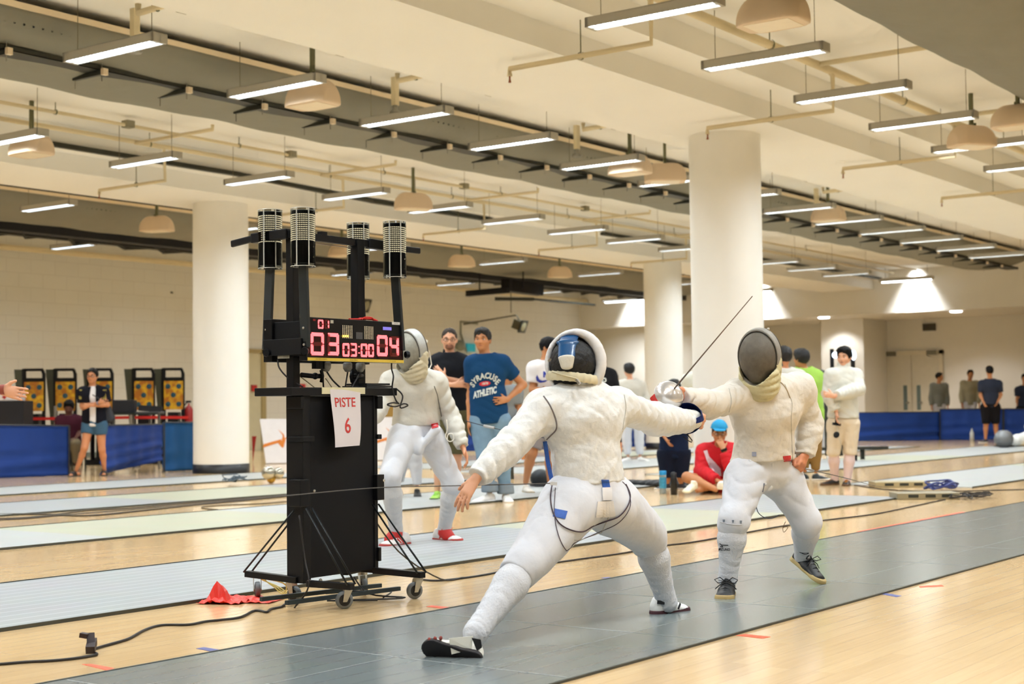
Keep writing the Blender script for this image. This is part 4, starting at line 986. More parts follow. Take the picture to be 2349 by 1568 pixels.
# red plastic scraps under the machine
for (x, y, s_, h_, lab) in ((528, 1378, .2, .14, 'crumpled translucent red plastic sheet on floor left of the machine casters'), (603, 1378, .14, .02, 'small flattened red plastic scrap beside the machine caster')):
    c = GZ(x, y); rr = random.Random(int(x)); V_ = []; F_ = []; n = 12
    for j in range(n):
        for i in range(n):
            u, v = i/(n-1)-.5, j/(n-1)-.5; V_.append((c[0]+(u*1.3-v*.5)*s_, c[1]+(v*1.0+u*.5)*s_, .004+abs(rr.gauss(0, .008))*(.3+h_*6)+(h_*max(0, 1-abs(u+.1)*7)*max(0, 1-abs(v-.2)*4))))
    for j in range(n-1):
        for i in range(n-1): F_.append((j*n+i, j*n+i+1, (j+1)*n+i+1, (j+1)*n+i))
    o = MB().add(V_, F_).build('plastic_scrap', mat('red plastic film', (226, 52, 40), .35, noise=.2)); tag(o, lab, 'plastic'); md = o.modifiers.new('thick', 'SOLIDIFY'); md.thickness = .002
b = MB(); rr = random.Random(2); c = GZ(632, 1368); pts = [(c[0]+.09*math.cos(i*.7)*(1-i/40), c[1]+.06*math.sin(i*.7), .008+.09*abs(math.sin(i*.35))) for i in range(26)]
tag(b.tube(smooth_pts(pts, 3), .003, 5).build('yellow_wire', mat('yellow wire', (206, 190, 110), .5)), 'thin yellow wire loops on floor behind the machine caster', 'wire')
# bottles and bag by the seated spectator
c = GZ(1521, 1132); t = thing('water_bottle', 'clear water bottle with bright blue cap and sleeve, on floor by the seated man', 'bottle', c)
MB().lathe(c, [(0, 0), (.036, 0), (.038, .01), (.038, .17), (.04, .2), (.036, .21)], 20).build('body', mat('clear blue plastic', (190, 206, 208), .1, trans=.5, noise=0), t, True)
MB().lathe(c+np.array((0, 0, .06)), [(.0385, 0), (.0395, .12)], 20).build('sleeve', mat('blue bottle print', (60, 150, 190), .4, noise=.5, nscale=60), t, True)
MB().lathe(c+np.array((0, 0, .205)), [(.04, 0), (.041, .04), (.036, .045), (0, .045)], 20).build('cap', mat('bright blue cap', (20, 140, 200), .4), t, True)
c = GZ(1546, 1134); t = thing('water_bottle', 'black flask standing on floor right of the blue-capped bottle', 'bottle', c)
MB().lathe(c, [(0, 0), (.036, 0), (.037, .16), (.033, .18), (.028, .2)], 20).build('body', mat('black flask', (18, 18, 20), .35), t, True); MB().lathe(c+np.array((0, 0, .195)), [(.03, 0), (.032, .04), (.01, .05), (0, .05)], 16).build('cap', mat('black flask cap', (26, 26, 30), .5), t, True)
V = Vol(*bounds([GZ(1440, 1112), GZ(1600, 1118)], .3), .02); a, b_ = GZ(1448, 1112), GZ(1600, 1120)
V.cap(a+np.array((0, 0, .03)), b_+np.array((0, 0, .04)), (.09, .04), (.13, .06), .02, side=(_f[0], _f[1], 0)); V.cut(a, (0, 0, -1)); V.rough(.012, 22)
tag(V.build('kit_bag', mat('black kit bag', (22, 24, 28), .6)), 'flat black kit bag lying on floor behind the bottles', 'bag')
def floor_mask(c, S, col, lab, rz=0.0):
    t = thing('fencing_mask', lab, 'fencing mask', (c[0], c[1], c[2]))
    V = Vol((c[0]-.25, c[1]-.25, c[2]-.05), (c[0]+.25, c[1]+.25, c[2]+.3), .012)
    V.ell((c[0], c[1], c[2]+.11*S), ((1, 0, 0), (0, 1, 0), (0, 0, 1)), (.15*S, .12*S, .12*S), .01); V.cut(c, (0, 0, -1)); V.build('mesh_front', mat('mask mesh %d' % col[0], col, .5, .5, noise=.4, nscale=150), t)
    MB().tube([(c[0]+.152*S*math.cos(a), c[1]+.122*S*math.sin(a), c[2]+.03) for a in np.linspace(0, 2*math.pi, 24)], .01, 6).build('rim', mat('mask rim dark', (40, 40, 44), .5), t); return t
floor_mask(GZ(1240, 1117), .95, (40, 44, 48), 'dark mesh fencing mask lying on the floor behind the lunging fencer\'s left hip')
c = GZ(2303, 1027); c[2] = .012; floor_mask(c, 1.6, (130, 132, 134), 'silver mesh fencing mask lying on the far white piste at right edge')
V = Vol(*bounds([GZ(2318, 1026), GZ(2360, 1020)], .35), .025); a = GZ(2320, 1026); b_ = GZ(2362, 1022)
V.cap(a+np.array((0, 0, .12)), b_+np.array((0, 0, .16)), .12, .17, .03); V.cap(b_+np.array((0, 0, .1)), b_+np.array((.05, 0, .62)), .13, .1, .05); V.rough(.03, 12); V.cut(a, (0, 0, -1))
tag(V.build('white_jacket', mat('white fencing cloth', (232, 234, 232), .8)), 'heap of white fencing clothing on the far piste, cut by right edge', 'clothing')
for i, x in enumerate((2063, 2230, 2030)):
    c = GZ(x, 1009 if i != 1 else 1012); MB().lathe(c, [(0, 0), (.05, 0), (.05, .2), (.02, .28), (.02, .32), (0, .32)], 12).build('plastic_bottle', mat('clear bottle far', (206, 212, 216), .2), None, True)
    tag(bpy.context.scene.collection.objects[-1], ('plastic water bottle at the foot of the far blue barrier, middle one', 'plastic water bottle at the foot of the far barrier, beside the bare-legged man', 'plastic water bottle at the foot of the far barrier, leftmost one')[i], 'bottle')
# second scoring machine, far behind the boy in white
c = GZ(1930, 1050); t = thing('scoring_machine', 'distant scoring machine post with glowing lights beside the head of the boy in white', 'scoring machine', c)
D_ = 24.5
p1 = AT(1908, 800, D_); p2 = AT(1956, 812, D_)
MB().tube([(p1[0], p1[1], 0), tuple(p1)], .035, 8).tube([(p2[0], p2[1], 0), tuple(p2)], .04, 8).tube([AT(1908, 812, D_), AT(1958, 815, D_)], .02, 6).build('frame', BLACKM, t)
MB().ball(AT(1916, 814, D_-.1), .05, 8).ball(AT(1958, 814, D_-.1), .06, 8, sc=(.7, .7, 1.4)).build('signal_light', mat('white blue signal light', (214, 232, 255), .4, emit=5), t)
a = AT(1885, 1012, D_); MB().bar((p1[0]-.4, p1[1]+.2, .22), (p2[0]+.4, p2[1]-.4, .22), .1, .05).bar((p1[0], p1[1], .1), (p1[0], p1[1], 1.2), .3, .05).build('base_frame', DARKM, t)
for q in (-.38, .1, .5): MB().tube([(p1[0]+q*.7, p1[1]+.15-q, .22), (p1[0]+q*.7, p1[1]+.15-q, 0.03)], .04, 8).build('caster', DARKM, t)
# ---------------------------------------------------------------- the scoring machine
t = SM = thing('scoring_machine', 'tall black wheeled scoring machine with lit red score display and PISTE 6 sheet', 'scoring machine', (5.4, 5.1, 0))
YF = 5.05
def bx(name, lo, hi, m=BLACKM, parent=None, bev=.003): return MB().box(lo, hi).build(name, m, parent or SM, bevel=bev)
PANEL = mat('matt black panel', (9, 9, 12), .6, noise=.1, spec=.25)
bx('front_panel', (5.175, YF, .14), (5.66, YF+.09, 1.02), PANEL)
bx('side_strip', (5.125, YF-.012, .12), (5.178, YF+.1, 1.03))
bx('side_strip', (5.645, YF-.006, .12), (5.672, YF+.1, 1.03))
bx('shelf', (5.03, YF-.03, 1.022), (5.80, YF+.22, 1.062))
for (x0, x1, z0, z1) in ((5.105, 5.13, .96, 1.02), (5.115, 5.2, .80, .825), (5.66, 5.69, .80, .825), (5.66, 5.70, .955, 1.02), (5.66, 5.68, .18, .25)):
    bx('bracket', (x0, YF-.02, z0), (x1, YF+.08, z1))
for (x0, x1) in ((5.088, 5.15), (5.64, 5.695)): bx('clamp_plate', (x0, YF-.03, .49), (x1, YF+.05, .62))
for (x, z) in ((5.215, .56), (5.69, .59)): MB().lathe((x, YF-.032 if x > 5.5 else YF, z), [(0, .004), (.006, .003), (.008, 0)], 10, axis=(0, -1, 0)).build('bolt', mat('bright bolt', (220, 220, 214), .25, .8), SM)
# posts
for (x, wd) in ((5.15, .045), (5.62, .055)): bx('post', (x-wd/2+.01, YF+.06, 1.04), (x+wd/2+.01, YF+.11, 1.83))
# display boxes back to back
def display(y0, y1, name='display'):
    return bx(name, (5.12, y0, 1.19), (5.835, y1, 1.402), mat('display case black', (8, 8, 11), .4, spec=.3))
disp = display(YF-.045, YF+.005)
dsp2 = display(YF+.19, YF+.25, 'rear_display')
bx('side_housing', (5.135, YF+.005, 1.215), (5.17, YF+.19, 1.385), PANEL)
for x in (5.12, 5.80):
    bx('arm_mount', (x-.012, YF-.02, 1.22), (x+.022, YF+.24, 1.30), PANEL)
RF = YF-.0455
LIT = mat('lit red digit', (255, 92, 96), .4, emit=2.4, noise=0); LITC = mat('lit pale red digit', (255, 150, 150), .4, emit=1.6, noise=0)
UNL = mat('unlit dark red segment', (88, 8, 12), .4, emit=.15, noise=0); GLOW = mat('dark red display filter', (42, 6, 10), .25)
SEG = {'0': 'abcdef', '1': 'bc', '3': 'abgcd', '4': 'fgbc'}
def digit(ch, x, z, w_, h_, t_, parent):
    d = MB(); off = MB(); n = 0
    sg = {'a': ((x+t_*.3, z+h_-t_), (x+w_-t_*.3, z+h_)), 'd': ((x+t_*.3, z), (x+w_-t_*.3, z+t_)), 'g': ((x+t_*.6, z+h_/2-t_/2), (x+w_-t_*.6, z+h_/2+t_/2)),
          'f': ((x, z+h_/2+t_*.12), (x+t_, z+h_-t_*.4)), 'b': ((x+w_-t_, z+h_/2+t_*.12), (x+w_, z+h_-t_*.4)), 'e': ((x, z+t_*.4), (x+t_, z+h_/2-t_*.12)), 'c': ((x+w_-t_, z+t_*.4), (x+w_, z+h_/2-t_*.12))}
    for k, (a, b_) in sg.items():
        (d if k in SEG[ch] else off).box((a[0], RF-.003, a[1]), (b_[0], RF, b_[1]))
        n += k not in SEG[ch]
    o = d.build('digit', LIT, parent, bevel=.0012)
    if n: off.build('unlit_segment', UNL, o)
MB().box((5.135, RF-.0006, 1.21), (5.335, RF, 1.33)).box((5.64, RF-.0006, 1.21), (5.825, RF, 1.33)).box((5.36, RF-.0006, 1.21), (5.62, RF, 1.283)).build('display_filter', GLOW, disp)
def X_(px): return 5.12+(px-687)/(905-687)*.70+((px-687)*(905-px))/(109**2)*.012
def Zz(py, px):
    ht = 731+(742-731)*(px-687)/218; hb = 825+(831-825)*(px-687)/218
    return 1.398-(py-ht)/(hb-ht)*.208
def dg(ch, x0, x1, y0, y1, t_):
    xa, xb = X_(x0), X_(x1); za, zb = Zz(y1, x0), Zz(y0, x0); digit(ch, xa, za, xb-xa, zb-za, t_, disp)
dg('0', 695, 722, 763, 813, .018); dg('3', 729, 754, 764, 813, .018); dg('0', 842, 868, 768, 815, .018); dg('4', 873, 897, 771, 816, .018)
dg('0', 762, 777, 786, 816, .012); dg('3', 779, 794, 786, 816, .012); dg('0', 803, 818, 787, 817, .012); dg('0', 820, 834, 788, 817, .012)
dg('0', 710, 721, 735, 755, .008); dg('1', 723, 733, 735, 755, .008)
for zz in (Zz(794, 799), Zz(808, 799)): MB().box((X_(797.5), RF-.003, zz-.003), (X_(800.5), RF, zz+.003)).build('colon_dot', LIT, disp)
for (xa, xb, ya, yb) in ((763, 783, 748, 774), (813, 832, 750, 776)):
    b = MB()
    for i in range(6):
        for j in range(9):
            x = X_(xa+(xb-xa)*i/5); z = Zz(ya+(yb-ya)*j/8, xa); b.box((x-.0025, RF-.002, z-.0025), (x+.0025, RF, z+.0025))
    b.build('led_matrix', mat('pale led dot', (206, 190, 160), .4, emit=.25, noise=0), disp)
b = MB()
for x in (763, 768, 773): b.ball((X_(x), RF-.004, Zz(771, x)), .0045, 6)
b.build('lit_yellow_led', mat('yellow led', (255, 205, 60), .4, emit=6, noise=0), disp)
MB().box((X_(792), RF-.003, Zz(777, 792)), (X_(807), RF, Zz(762, 792))).build('sensor_window', mat('grey window', (84, 82, 84), .4), disp)
MB().box((X_(857), RF-.003, Zz(757, 857)), (X_(878), RF, Zz(750, 857))).build('lcd', mat('violet lcd', (120, 112, 206), .4, emit=.6, noise=0), disp)
b = MB().box((X_(880), RF-.003, Zz(745, 880)), (X_(900), RF, Zz(739, 880))); b.build('white_label', mat('white label', (222, 218, 214), .5), disp)
b = MB(); put_text(b, 'GLOBAL', (X_(890), RF-.0045, Zz(742, 890)), (1, 0, 0), (0, 0, 1), .009); b.build('label_print', mat('dark print', (60, 60, 60), .5), disp)
b = MB().box((5.125, RF-.004, 1.191), (5.832, RF, 1.206)); b.build('yellow_strip', mat('yellow strip', (228, 194, 70), .5), disp)
b = MB()
for (txt, px_, s_) in (('SWISS TIMING SAMPLE', 715, .0085), ('FENCING SCORING', 785, .0085), ('FA - 15 MODEL', 880, .0075)):
    put_text(b, {'SWISS TIMING SAMPLE': 'WEST-FREN COMPTE', 'FENCING SCORING': 'STAGE - SPRNS', 'FA - 15 MODEL': 'C - WASTERS'}[txt], (X_(px_), RF-.006, 1.1985), (1, 0, 0), (0, 0, 1), s_)
b.build('strip_print', mat('brown print', (90, 66, 20), .5), disp)
MB().box((X_(736), RF-.003, Zz(743, 738)), (X_(742), RF, Zz(736, 738))).build('curled_sticker', mat('silver sticker', (190, 186, 170), .3), disp)
MB().box((X_(700), RF-.002, Zz(738, 700)), (X_(705), RF, Zz(734, 700))).build('small_led', mat('dim red led', (120, 20, 20), .4, emit=.4), disp)
# grey label on the side (the code square itself is left out)
MB().box((5.1185, YF+.07, 1.205), (5.12, YF+.15, 1.228)).build('side_label', mat('grey label', (160, 156, 140), .6), SM)
b = MB(); 
for i in range(4): b.box((5.1175, YF+.075, 1.209+i*.0045), (5.1186, YF+.11, 1.2105+i*.0045))
b.build('side_label_print', mat('label lines', (112, 110, 100), .6), SM)
# red ribbon on top
MB().tube(smooth_pts([(5.45, YF-.02, 1.404), (5.52, YF-.02, 1.408), (5.56, YF, 1.414), (5.62, YF-.02, 1.412), (5.66, YF-.02, 1.404)], 4), .006, 6).tube(smooth_pts([(5.53, YF-.03, 1.406), (5.56, YF-.03, 1.42), (5.61, YF-.03, 1.418), (5.63, YF-.02, 1.406)], 4), .003, 6).build('red_ribbon', mat('red ribbon', (220, 34, 24), .6), SM)
# four lamp arms
LEDM = mat('led lamp core', (26, 25, 24), .45); CLR = mat('clear acrylic', (235, 238, 236), .05, trans=1.0, noise=0, spec=.5)
CLR.node_tree.nodes['Principled BSDF'].inputs['IOR'].default_value = 1.12
bolt = mat('bright bolt', (220, 220, 214), .25, .8)
def lamp_arm(y, xb, zb, xt, zt, zl, lit):
    p0 = np.array((xb, y, zb)); p1 = np.array((xt, y, zt))
    a = MB().bar(p0, p1, .055, .018, up=(1, 0, 0)).build('lamp_arm', mat('graphite arm', (34, 40, 42), .45), SM, bevel=.004)
    for k in (.03, .22):
        q = p0+(p1-p0)*k; MB().lathe(q+np.array((-.01, -.0, 0)), [(0, .006), (.006, .005), (.007, 0)], 10, axis=(-1, -.3, 0)).build('bolt', bolt, a)
    c = np.array((xt, y, zt-.02)); h_ = zl-c[2]
    core = MB().lathe(c, [(0, 0), (.043, 0), (.043, h_), (0, h_)], 28).build('lamp_core', LEDM, a, False)
    g = MB()
    for j in range(13):
        for i in range(28):
            if i % 1 == 0:
                ang = 2*math.pi*i/28; zz = c[2]+h_*.44+j*h_*.04
                p = (c[0]+.0435*math.cos(ang), c[1]+.0435*math.sin(ang), zz)
                g.box((p[0]-.0026, p[1]-.0026, zz-.0026), (p[0]+.0026, p[1]+.0026, zz+.0026))
    o = g.build('led_dot', mat('warm led dots', (220, 206, 172), .4, emit=.9, noise=0), core); o['kind'] = 'stuff'
    for zz in (c[2]+.03, c[2]+.08): MB().ball((c[0]+.025, c[1]-.036, zz), .005, 6).build('bolt', bolt, core)
    k = .06
    cv = MB().tube([c+np.array((k*math.cos(q_), k*math.sin(q_), -.015)) for q_ in np.linspace(0, 2*math.pi, 30)], .0018, 5, cap=False).tube([c+np.array((k*math.cos(q_), k*math.sin(q_), h_+.01)) for q_ in np.linspace(0, 2*math.pi, 30)], .0018, 5, cap=False)
    for q_ in (.2, 1.3, 3.4, 4.4): cv.bar(c+np.array((k*math.cos(q_), k*math.sin(q_), -.015)), c+np.array((k*math.cos(q_), k*math.sin(q_), h_+.01)), .006, .0025, up=(math.cos(q_), math.sin(q_), 0))
    cv.build('cover_rim', mat('bright acrylic edge', (200, 200, 192), .25), core)
    MB().lathe(c+np.array((0, 0, -.015)), [(k, 0), (k, h_+.025)], 36).lathe(c+np.array((0, 0, -.015)), [(k-.0025, h_+.025), (k-.0025, 0)], 36).build('clear_cover', CLR, core, True)
lamp_arm(YF-.03, 5.13, 1.255, 5.115, 1.68, 1.915, 1)
lamp_arm(YF+.235, 5.13, 1.255, 5.155, 1.69, 1.935, 0)
lamp_arm(YF-.03, 5.83, 1.255, 5.79, 1.67, 1.915, 1)
lamp_arm(YF+.235, 5.835, 1.255, 5.80, 1.68, 1.93, 0)
for (x, y) in ((5.11, YF-.05), (5.11, YF+.21), (5.845, YF-.05)): MB().lathe((x, y, 1.235), [(0, .02), (.018, .02), (.021, .012), (.018, 0)], 8, axis=(-1 if x < 5.5 else 1, -.4, 0)).build('clamp_knob', BLACKM, SM)
# top bar with end handles
MB().bar((5.12, YF+.085, 1.812), (5.70, YF+.085, 1.812), .03, .035).build('top_bar', BLACKM, SM, bevel=.002)
MB().bar((5.14, YF+.1, 1.785), (5.68, YF+.1, 1.785), .006, .004).build('metal_strip', mat('thin bright strip', (160, 150, 150), .3, .7), SM)
MB().bar((5.13, YF+.08, 1.815), (5.13, YF+.33, 1.81), .04, .05).bar((5.13, YF+.33, 1.81), (5.135, YF+.49, 1.795), .018, .035).build('end_handle', BLACKM, SM, bevel=.006)
MB().bar((5.70, YF+.08, 1.815), (5.88, YF+.03, 1.80), .04, .05).bar((5.86, YF+.03, 1.80), (6.03, YF+.0, 1.795), .016, .033).build('end_handle', BLACKM, SM, bevel=.006)
MB().box((5.35, YF+.07, 1.825), (5.39, YF+.1, 1.845)).build('cable_clip', BLACKM, SM)
# plugs and cables under the display
b = MB()
for (x, y2) in ((5.265, 1), (5.29, 1), (5.32, 1)): b.box((x-.012, YF+.02, 1.155), (x+.012, YF+.05, 1.19))
b.build('plug', BLACKM, SM)
for (x) in (5.335, 5.49, 5.585): MB().lathe((x, YF+.03, 1.14), [(0, 0), (.014, .004), (.024, .02), (.024, .045), (.018, .05)], 12).build('wrapped_plug', mat('taped plug', (150, 146, 138), .6, noise=.5, nscale=80), SM, True)
for (xa, xb, d_) in ((5.19, 5.32, 1), (5.63, 5.545, -1)):
    MB().tube([(xa, YF+.06, 1.125), ((xa+xb)/2, YF+.05, 1.12), (xb, YF+.05, 1.12)], .012, 8).ball(((xa+xb*2)/3, YF+.05, 1.12), .017, 8).tube([(xb, YF+.05, 1.15), (xb+d_*.008, YF+.05, 1.12), (xb, YF+.05, 1.09)], .009, 8).build('clamp_arm', BLACKM, SM, True)
for pts, col in (([(5.3, YF+.03, 1.16), (5.31, YF+.03, 1.12), (5.335, YF+.05, 1.06)], 30), ([(5.34, YF+.03, 1.14), (5.38, YF+.03, 1.1), (5.44, YF+.03, 1.06)], 30), ([(5.49, YF+.03, 1.14), (5.47, YF+.03, 1.06)], 30), ([(5.585, YF+.03, 1.14), (5.55, YF+.03, 1.1), (5.52, YF+.03, 1.06)], 30),
                 ([(5.13, YF+.16, 1.2), (5.12, YF+.14, 1.16), (5.14, YF+.1, 1.11), (5.17, YF+.03, 1.065)], 30), ([(5.22, YF+.1, 1.12), (5.3, YF+.07, 1.06)], 170), ([(5.36, YF+.06, 1.11), (5.38, YF+.05, 1.08), (5.4, YF+.05, 1.06)], 170),
                 ([(5.77, YF-.02, 1.2), (5.77, YF-.02, 1.16), (5.76, YF-.04, 1.12), (5.75, YF-.04, 1.06), (5.765, YF-.05, 1.0), (5.79, YF-.05, .98)], 30),
                 ([(5.79, YF-.05, .98), (5.74, YF-.05, .985), (5.70, YF-.05, .975), (5.76, YF-.05, .965), (5.83, YF-.05, .98), (5.86, YF-.05, .97), (5.80, YF-.05, .96), (5.82, YF-.05, 1.02), (5.79, YF-.03, 1.06)], 30),
                 ([(5.10, YF-.01, .45), (5.095, YF-.05, .25), (5.07, YF-.1, .12), (5.075, YF-.0, .012)], 30), ([(5.7, YF+.1, .45), (5.95, YF+.1, .2), (6.3, YF+.1, .02), (6.5, YF+.1, .01)], 30),
                 ([(5.6, YF+.1, .1), (5.55, YF-.05, .03), (5.65, YF-.2, .01), (5.5, YF-.1, .01), (5.3, YF, .02), (5.5, YF-.15, .01)], 30), ([(5.5, YF+.2, .02), (5.7, YF+.1, .02), (5.75, YF-.02, .02), (5.6, YF-.1, .01)], 30)):
    MB().tube(smooth_pts(pts, 5), .0042 if col == 30 else .0025, 6).build('signal_cable', mat('cable %d' % col, (30, 26, 26) if col == 30 else (170, 160, 130), .5), SM, True)
MB().box((5.60, YF+.0, 1.064), (5.80, YF+.17, 1.074)).box((5.61, YF+.01, 1.076), (5.79, YF+.16, 1.086)).build('shelf_tray', mat('dark grey tray', (36, 38, 40), .5), SM)
MB().box((5.1, YF-.2, .02), (5.75, YF+.35, .03)).build('floor_frame', mat('dark teal frame', (30, 44, 50), .5), SM) if False else None
# paper sign taped to the shelf
tape_m = mat('cream masking tape', (222, 212, 172), .7)
t2 = thing('paper_sign', 'white paper sheet reading PISTE 6 in red, taped to the machine shelf', 'sign', (5.45, YF-.04, .8))
V_ = []; F_ = []; n = 20; PW = .195
xl0, xr0 = ONY(757, 893, YF-.035)[0], ONY(827, 893, YF-.035)[0]; zt, zb_ = 1.058, float(ONY(752, 1026, YF-.06)[2])
def paper(u, v):
    y = YF-.034-.03*math.sin(v*1.7)*(.3+v)-.012*v*math.cos(u*3); sh = -.018*v**2.2-.008*v*u
    return np.array((xl0+(xr0-xl0)*u+sh-(.012*v*v*u), y, zt+(zb_-zt)*v+.004*u*v))
for j in range(n+1):
    for i in range(n+1): V_.append(paper(i/n, j/n))
k = len(V_); V_ += [p+np.array((0, .0006, 0)) for p in V_]
for j in range(n):
    for i in range(n): a = j*(n+1)+i; F_.append((a, a+1, a+n+2, a+n+1)); F_.append((k+a, k+a+n+1, k+a+n+2, k+a+1))
MB().add(V_, F_).build('sheet', mat('white paper', (226, 216, 216), .7, noise=.02), t2, True)
b = MB()
for (txt, uc, vc, sw, sh_) in (('PISTE', .47, .24, .0585, .05), ('6', .5, .64, .075, .085)):
    vs, fs = text_mesh(txt, 1.0, .012)
    xs = [v[0] for v in vs]; ys = [v[1] for v in vs]; W_ = max(xs)-min(xs); H_ = max(ys)-min(ys); cx, cy = (max(xs)+min(xs))/2, (max(ys)+min(ys))/2
    uw = .70 if txt == 'PISTE' else .23; vh = .165 if txt == 'PISTE' else .27
    b.add([paper(uc+(v[0]-cx)/W_*uw, vc-(v[1]-cy)/H_*vh)+np.array((0, -.0012, 0)) for v in vs], fs)
b.build('print', mat('red print', (208, 58, 52), .6), t2)
b = MB().box((xl0-.055, YF-.0345, 1.03), (xr0+.035, YF-.031, 1.063)).build('masking_tape', tape_m, t2)
# outrigger feet with casters
def caster(x, y, rot=.0):
    r = .042; root = MB().lathe((x, y, .10), [(.0, .022), (.024, .022), (.026, .0), (0, 0)], 16)
    d = np.array((math.cos(rot), math.sin(rot), 0)); s_ = np.array((-d[1], d[0], 0)); c = np.array((x, y, 0))-d*.022+np.array((0, 0, r))
    for q in (-1, 1): root.prism([np.array((x, y, .1))+s_*q*.018+d*.02, np.array((x, y, .1))+s_*q*.018-d*.022, c+s_*q*.018-d*.01-np.array((0, 0, .008)), c+s_*q*.018+d*.01-np.array((0, 0, .008))], s_*q*.002)
    root.box((x-.025, y-.02, .118), (x+.025, y+.02, .123))
    o = root.build('caster', mat('zinc caster fork', (196, 190, 172), .3, .7), SM)
    MB().lathe(c-s_*.013, [(.028, 0), (.04, .002), (r, .006), (r, .02), (.04, .024), (.028, .026)], 28, axis=s_).build('wheel', mat('grey rubber tyre', (104, 108, 110), .6), o, True)
    MB().lathe(c-s_*.0128, [(0, -.001), (.028, -.0005), (.028, .027), (0, .0275)], 24, axis=s_).build('wheel_hub', mat('black wheel hub', (22, 22, 24), .4), o)
    MB().lathe(c-s_*.021, [(0, 0), (.007, 0), (.007, .042), (0, .042)], 10, axis=s_).build('axle', mat('zinc caster fork', (196, 190, 172), .3, .7), o)
feet = [((5.13, 5.08, .135), GZ(566, 1315, .15), GZ(590, 1370)), ((5.10, 4.98, .128), GZ(808, 1345, .13), GZ(800, 1395)), ((5.64, 5.04, .135), GZ(970, 1318, .14), GZ(960, 1372)), ((5.5, 5.12, .135), (5.78, 5.2, .135), GZ(832, 1362))]
for i, (a, b_, c_) in enumerate(feet):
    a = np.array(a); b_ = np.array(b_, float)
    MB().bar(a, b_, .035, .03).build('foot_beam', BLACKM, SM, bevel=.002); caster(c_[0], c_[1], (0.9, -.6, -.4, 1.0)[i])
    if i < 3:
        s_ = nrm(np.cross(b_-a, (0, 0, 1))); top = a*1.0; top[2] = .47 if i != 1 else .485
        for q in (-1, 1): MB().tube([top+s_*.02*q+(b_-a)*.02, b_+s_*.022*q+np.array((0, 0, .01))-(b_-a)*.02*(1+q)], .0048, 8).build('stay_rod', mat('dark stay rod', (30, 34, 36), .35, .4), SM, True)
caster(*GZ(668, 1382)[:2], 1.6)
MB().lathe((5.10, 4.975, .14), [(0, .005), (.008, .004), (.009, 0)], 10, axis=(-.6, -1, 0)).lathe((5.15, 4.95, .14), [(0, .005), (.008, .004), (.009, 0)], 10, axis=(-.6, -1, 0)).build('foot_bolt', bolt, SM)
MB().bar((4.97, 5.0, .05), (5.7, 4.93, .045), .02, .02).bar((5.0, 5.2, .05), (5.75, 5.1, .045), .02, .02).build('base_rail', mat('dark teal frame', (30, 44, 50), .5), SM)
# ---------------------------------------------------------------- building people from pixel joints and real depths
CAMF = np.array([_f[0], _f[1], 0.0]); CAMF = CAMF/np.linalg.norm(CAMF); CAMR = np.array([_r[0], _r[1], 0.0]); ZUP = np.array((0, 0, 1.))
def pose(D, **k):
    J = {}
    for n, v in k.items():
        if n in ('hd', 'sh', 'el', 'wr', 'hip', 'kn', 'an', 'toe', 'ht'):
            J[n] = [AT(q[0], q[1], D+(q[2] if len(q) > 2 else 0)) for q in v]
        else: J[n] = AT(v[0], v[1], D+(v[2] if len(v) > 2 else 0))
    if 'ht' not in J: J['ht'] = [J['wr'][i]+nrm(J['wr'][i]-J['el'][i])*.1 for i in (0, 1)]
    return J
def facing(deg, tilt=0.0):
    "unit vector: 0 looks at the camera, +90 looks image-right, 180 looks away"
    a = math.radians(deg); v = -CAMF*math.cos(a)+CAMR*math.sin(a); return nrm(v+ZUP*math.sin(math.radians(tilt)))
SKIN = {}
def skin(rgb): return mat('skin %d' % rgb[0], rgb, .55, noise=.06, nscale=14, bump=.05, bscale=90)
def allpts(J):
    P = []
    for v in J.values(): P += (list(v) if isinstance(v, list) else [v])
    return P
def make_body(root, J, H, rgb, fwd, up=ZUP, h=.012, hs=1.0, parts='torso pelvis neck uarm farm thigh calf', hands=(1, 1), curl=.3, hd=True, nrm_=None, thumbs=(1, -1), slim=1.0):
    V = Vol(*bounds(allpts(J), .2), h)
    body(V, J, H, -.006, parts, bulk=slim)
    if hd: head(V, J['head'], fwd, up, hs)
    for s_ in (0, 1):
        if hands[s_]:
            d = J['ht'][s_]-J['wr'][s_]; n = nrm_[s_] if nrm_ else (CAMR*(1 if s_ else -1) if abs(nrm(d)[2]) > .6 else ZUP)
            hand(V, J['wr'][s_], J['ht'][s_], n, H, thumbs[s_], curl)
    return V.build('body', skin(rgb), root)
CL = {}
def cloth(name, rgb, rough=.9, bump=.35, bscale=26, noise=.07, nscale=7, **k): return mat(name, rgb, rough, noise=noise, nscale=nscale, bump=bump, bscale=bscale, bdist=.006, spec=.2, **k)
def top(root, J, H, m, name='shirt', h=.012, infl=.012, sleeve=1.0, fore=0.0, hem=.05, wr=.003, bulk=1.0, collar=False, pelvis=True, ph=0.0, armb=1.0, rough=None):
    V = Vol(*bounds(allpts(J), .22), h); side, up, fr = frame(J)
    body(V, J, H, infl, 'torso'+(' straight' if pelvis else ''), wr, bulk, ph=ph)
    P = J['pel']; T = J['neck']-P
    V.cut(P-up*hem*H, -up)
    V.cut(J['neck']+up*.012*H, up, .09)
    body(V, J, H, infl, 'uarm', wr, armb, uf=sleeve, ph=ph)
    if fore: body(V, J, H, infl, 'farm', wr, armb, ff=fore, ph=ph)
    for s_ in (0, 1):
        a, b_ = (J['el'][s_], J['wr'][s_]) if fore else (J['sh'][s_], J['el'][s_]); f_ = fore or sleeve
        if f_ < 1.5: V.cut(a+(b_-a)*f_, b_-a, .075*H/1.7)
    if collar:
        V.cap(J['neck']-up*.02*H, J['neck']+(J['head']-J['neck'])*.35, .045*H, .043*H, .02)
    if rough: V.rough(*rough)
    return V.build(name, m, root)
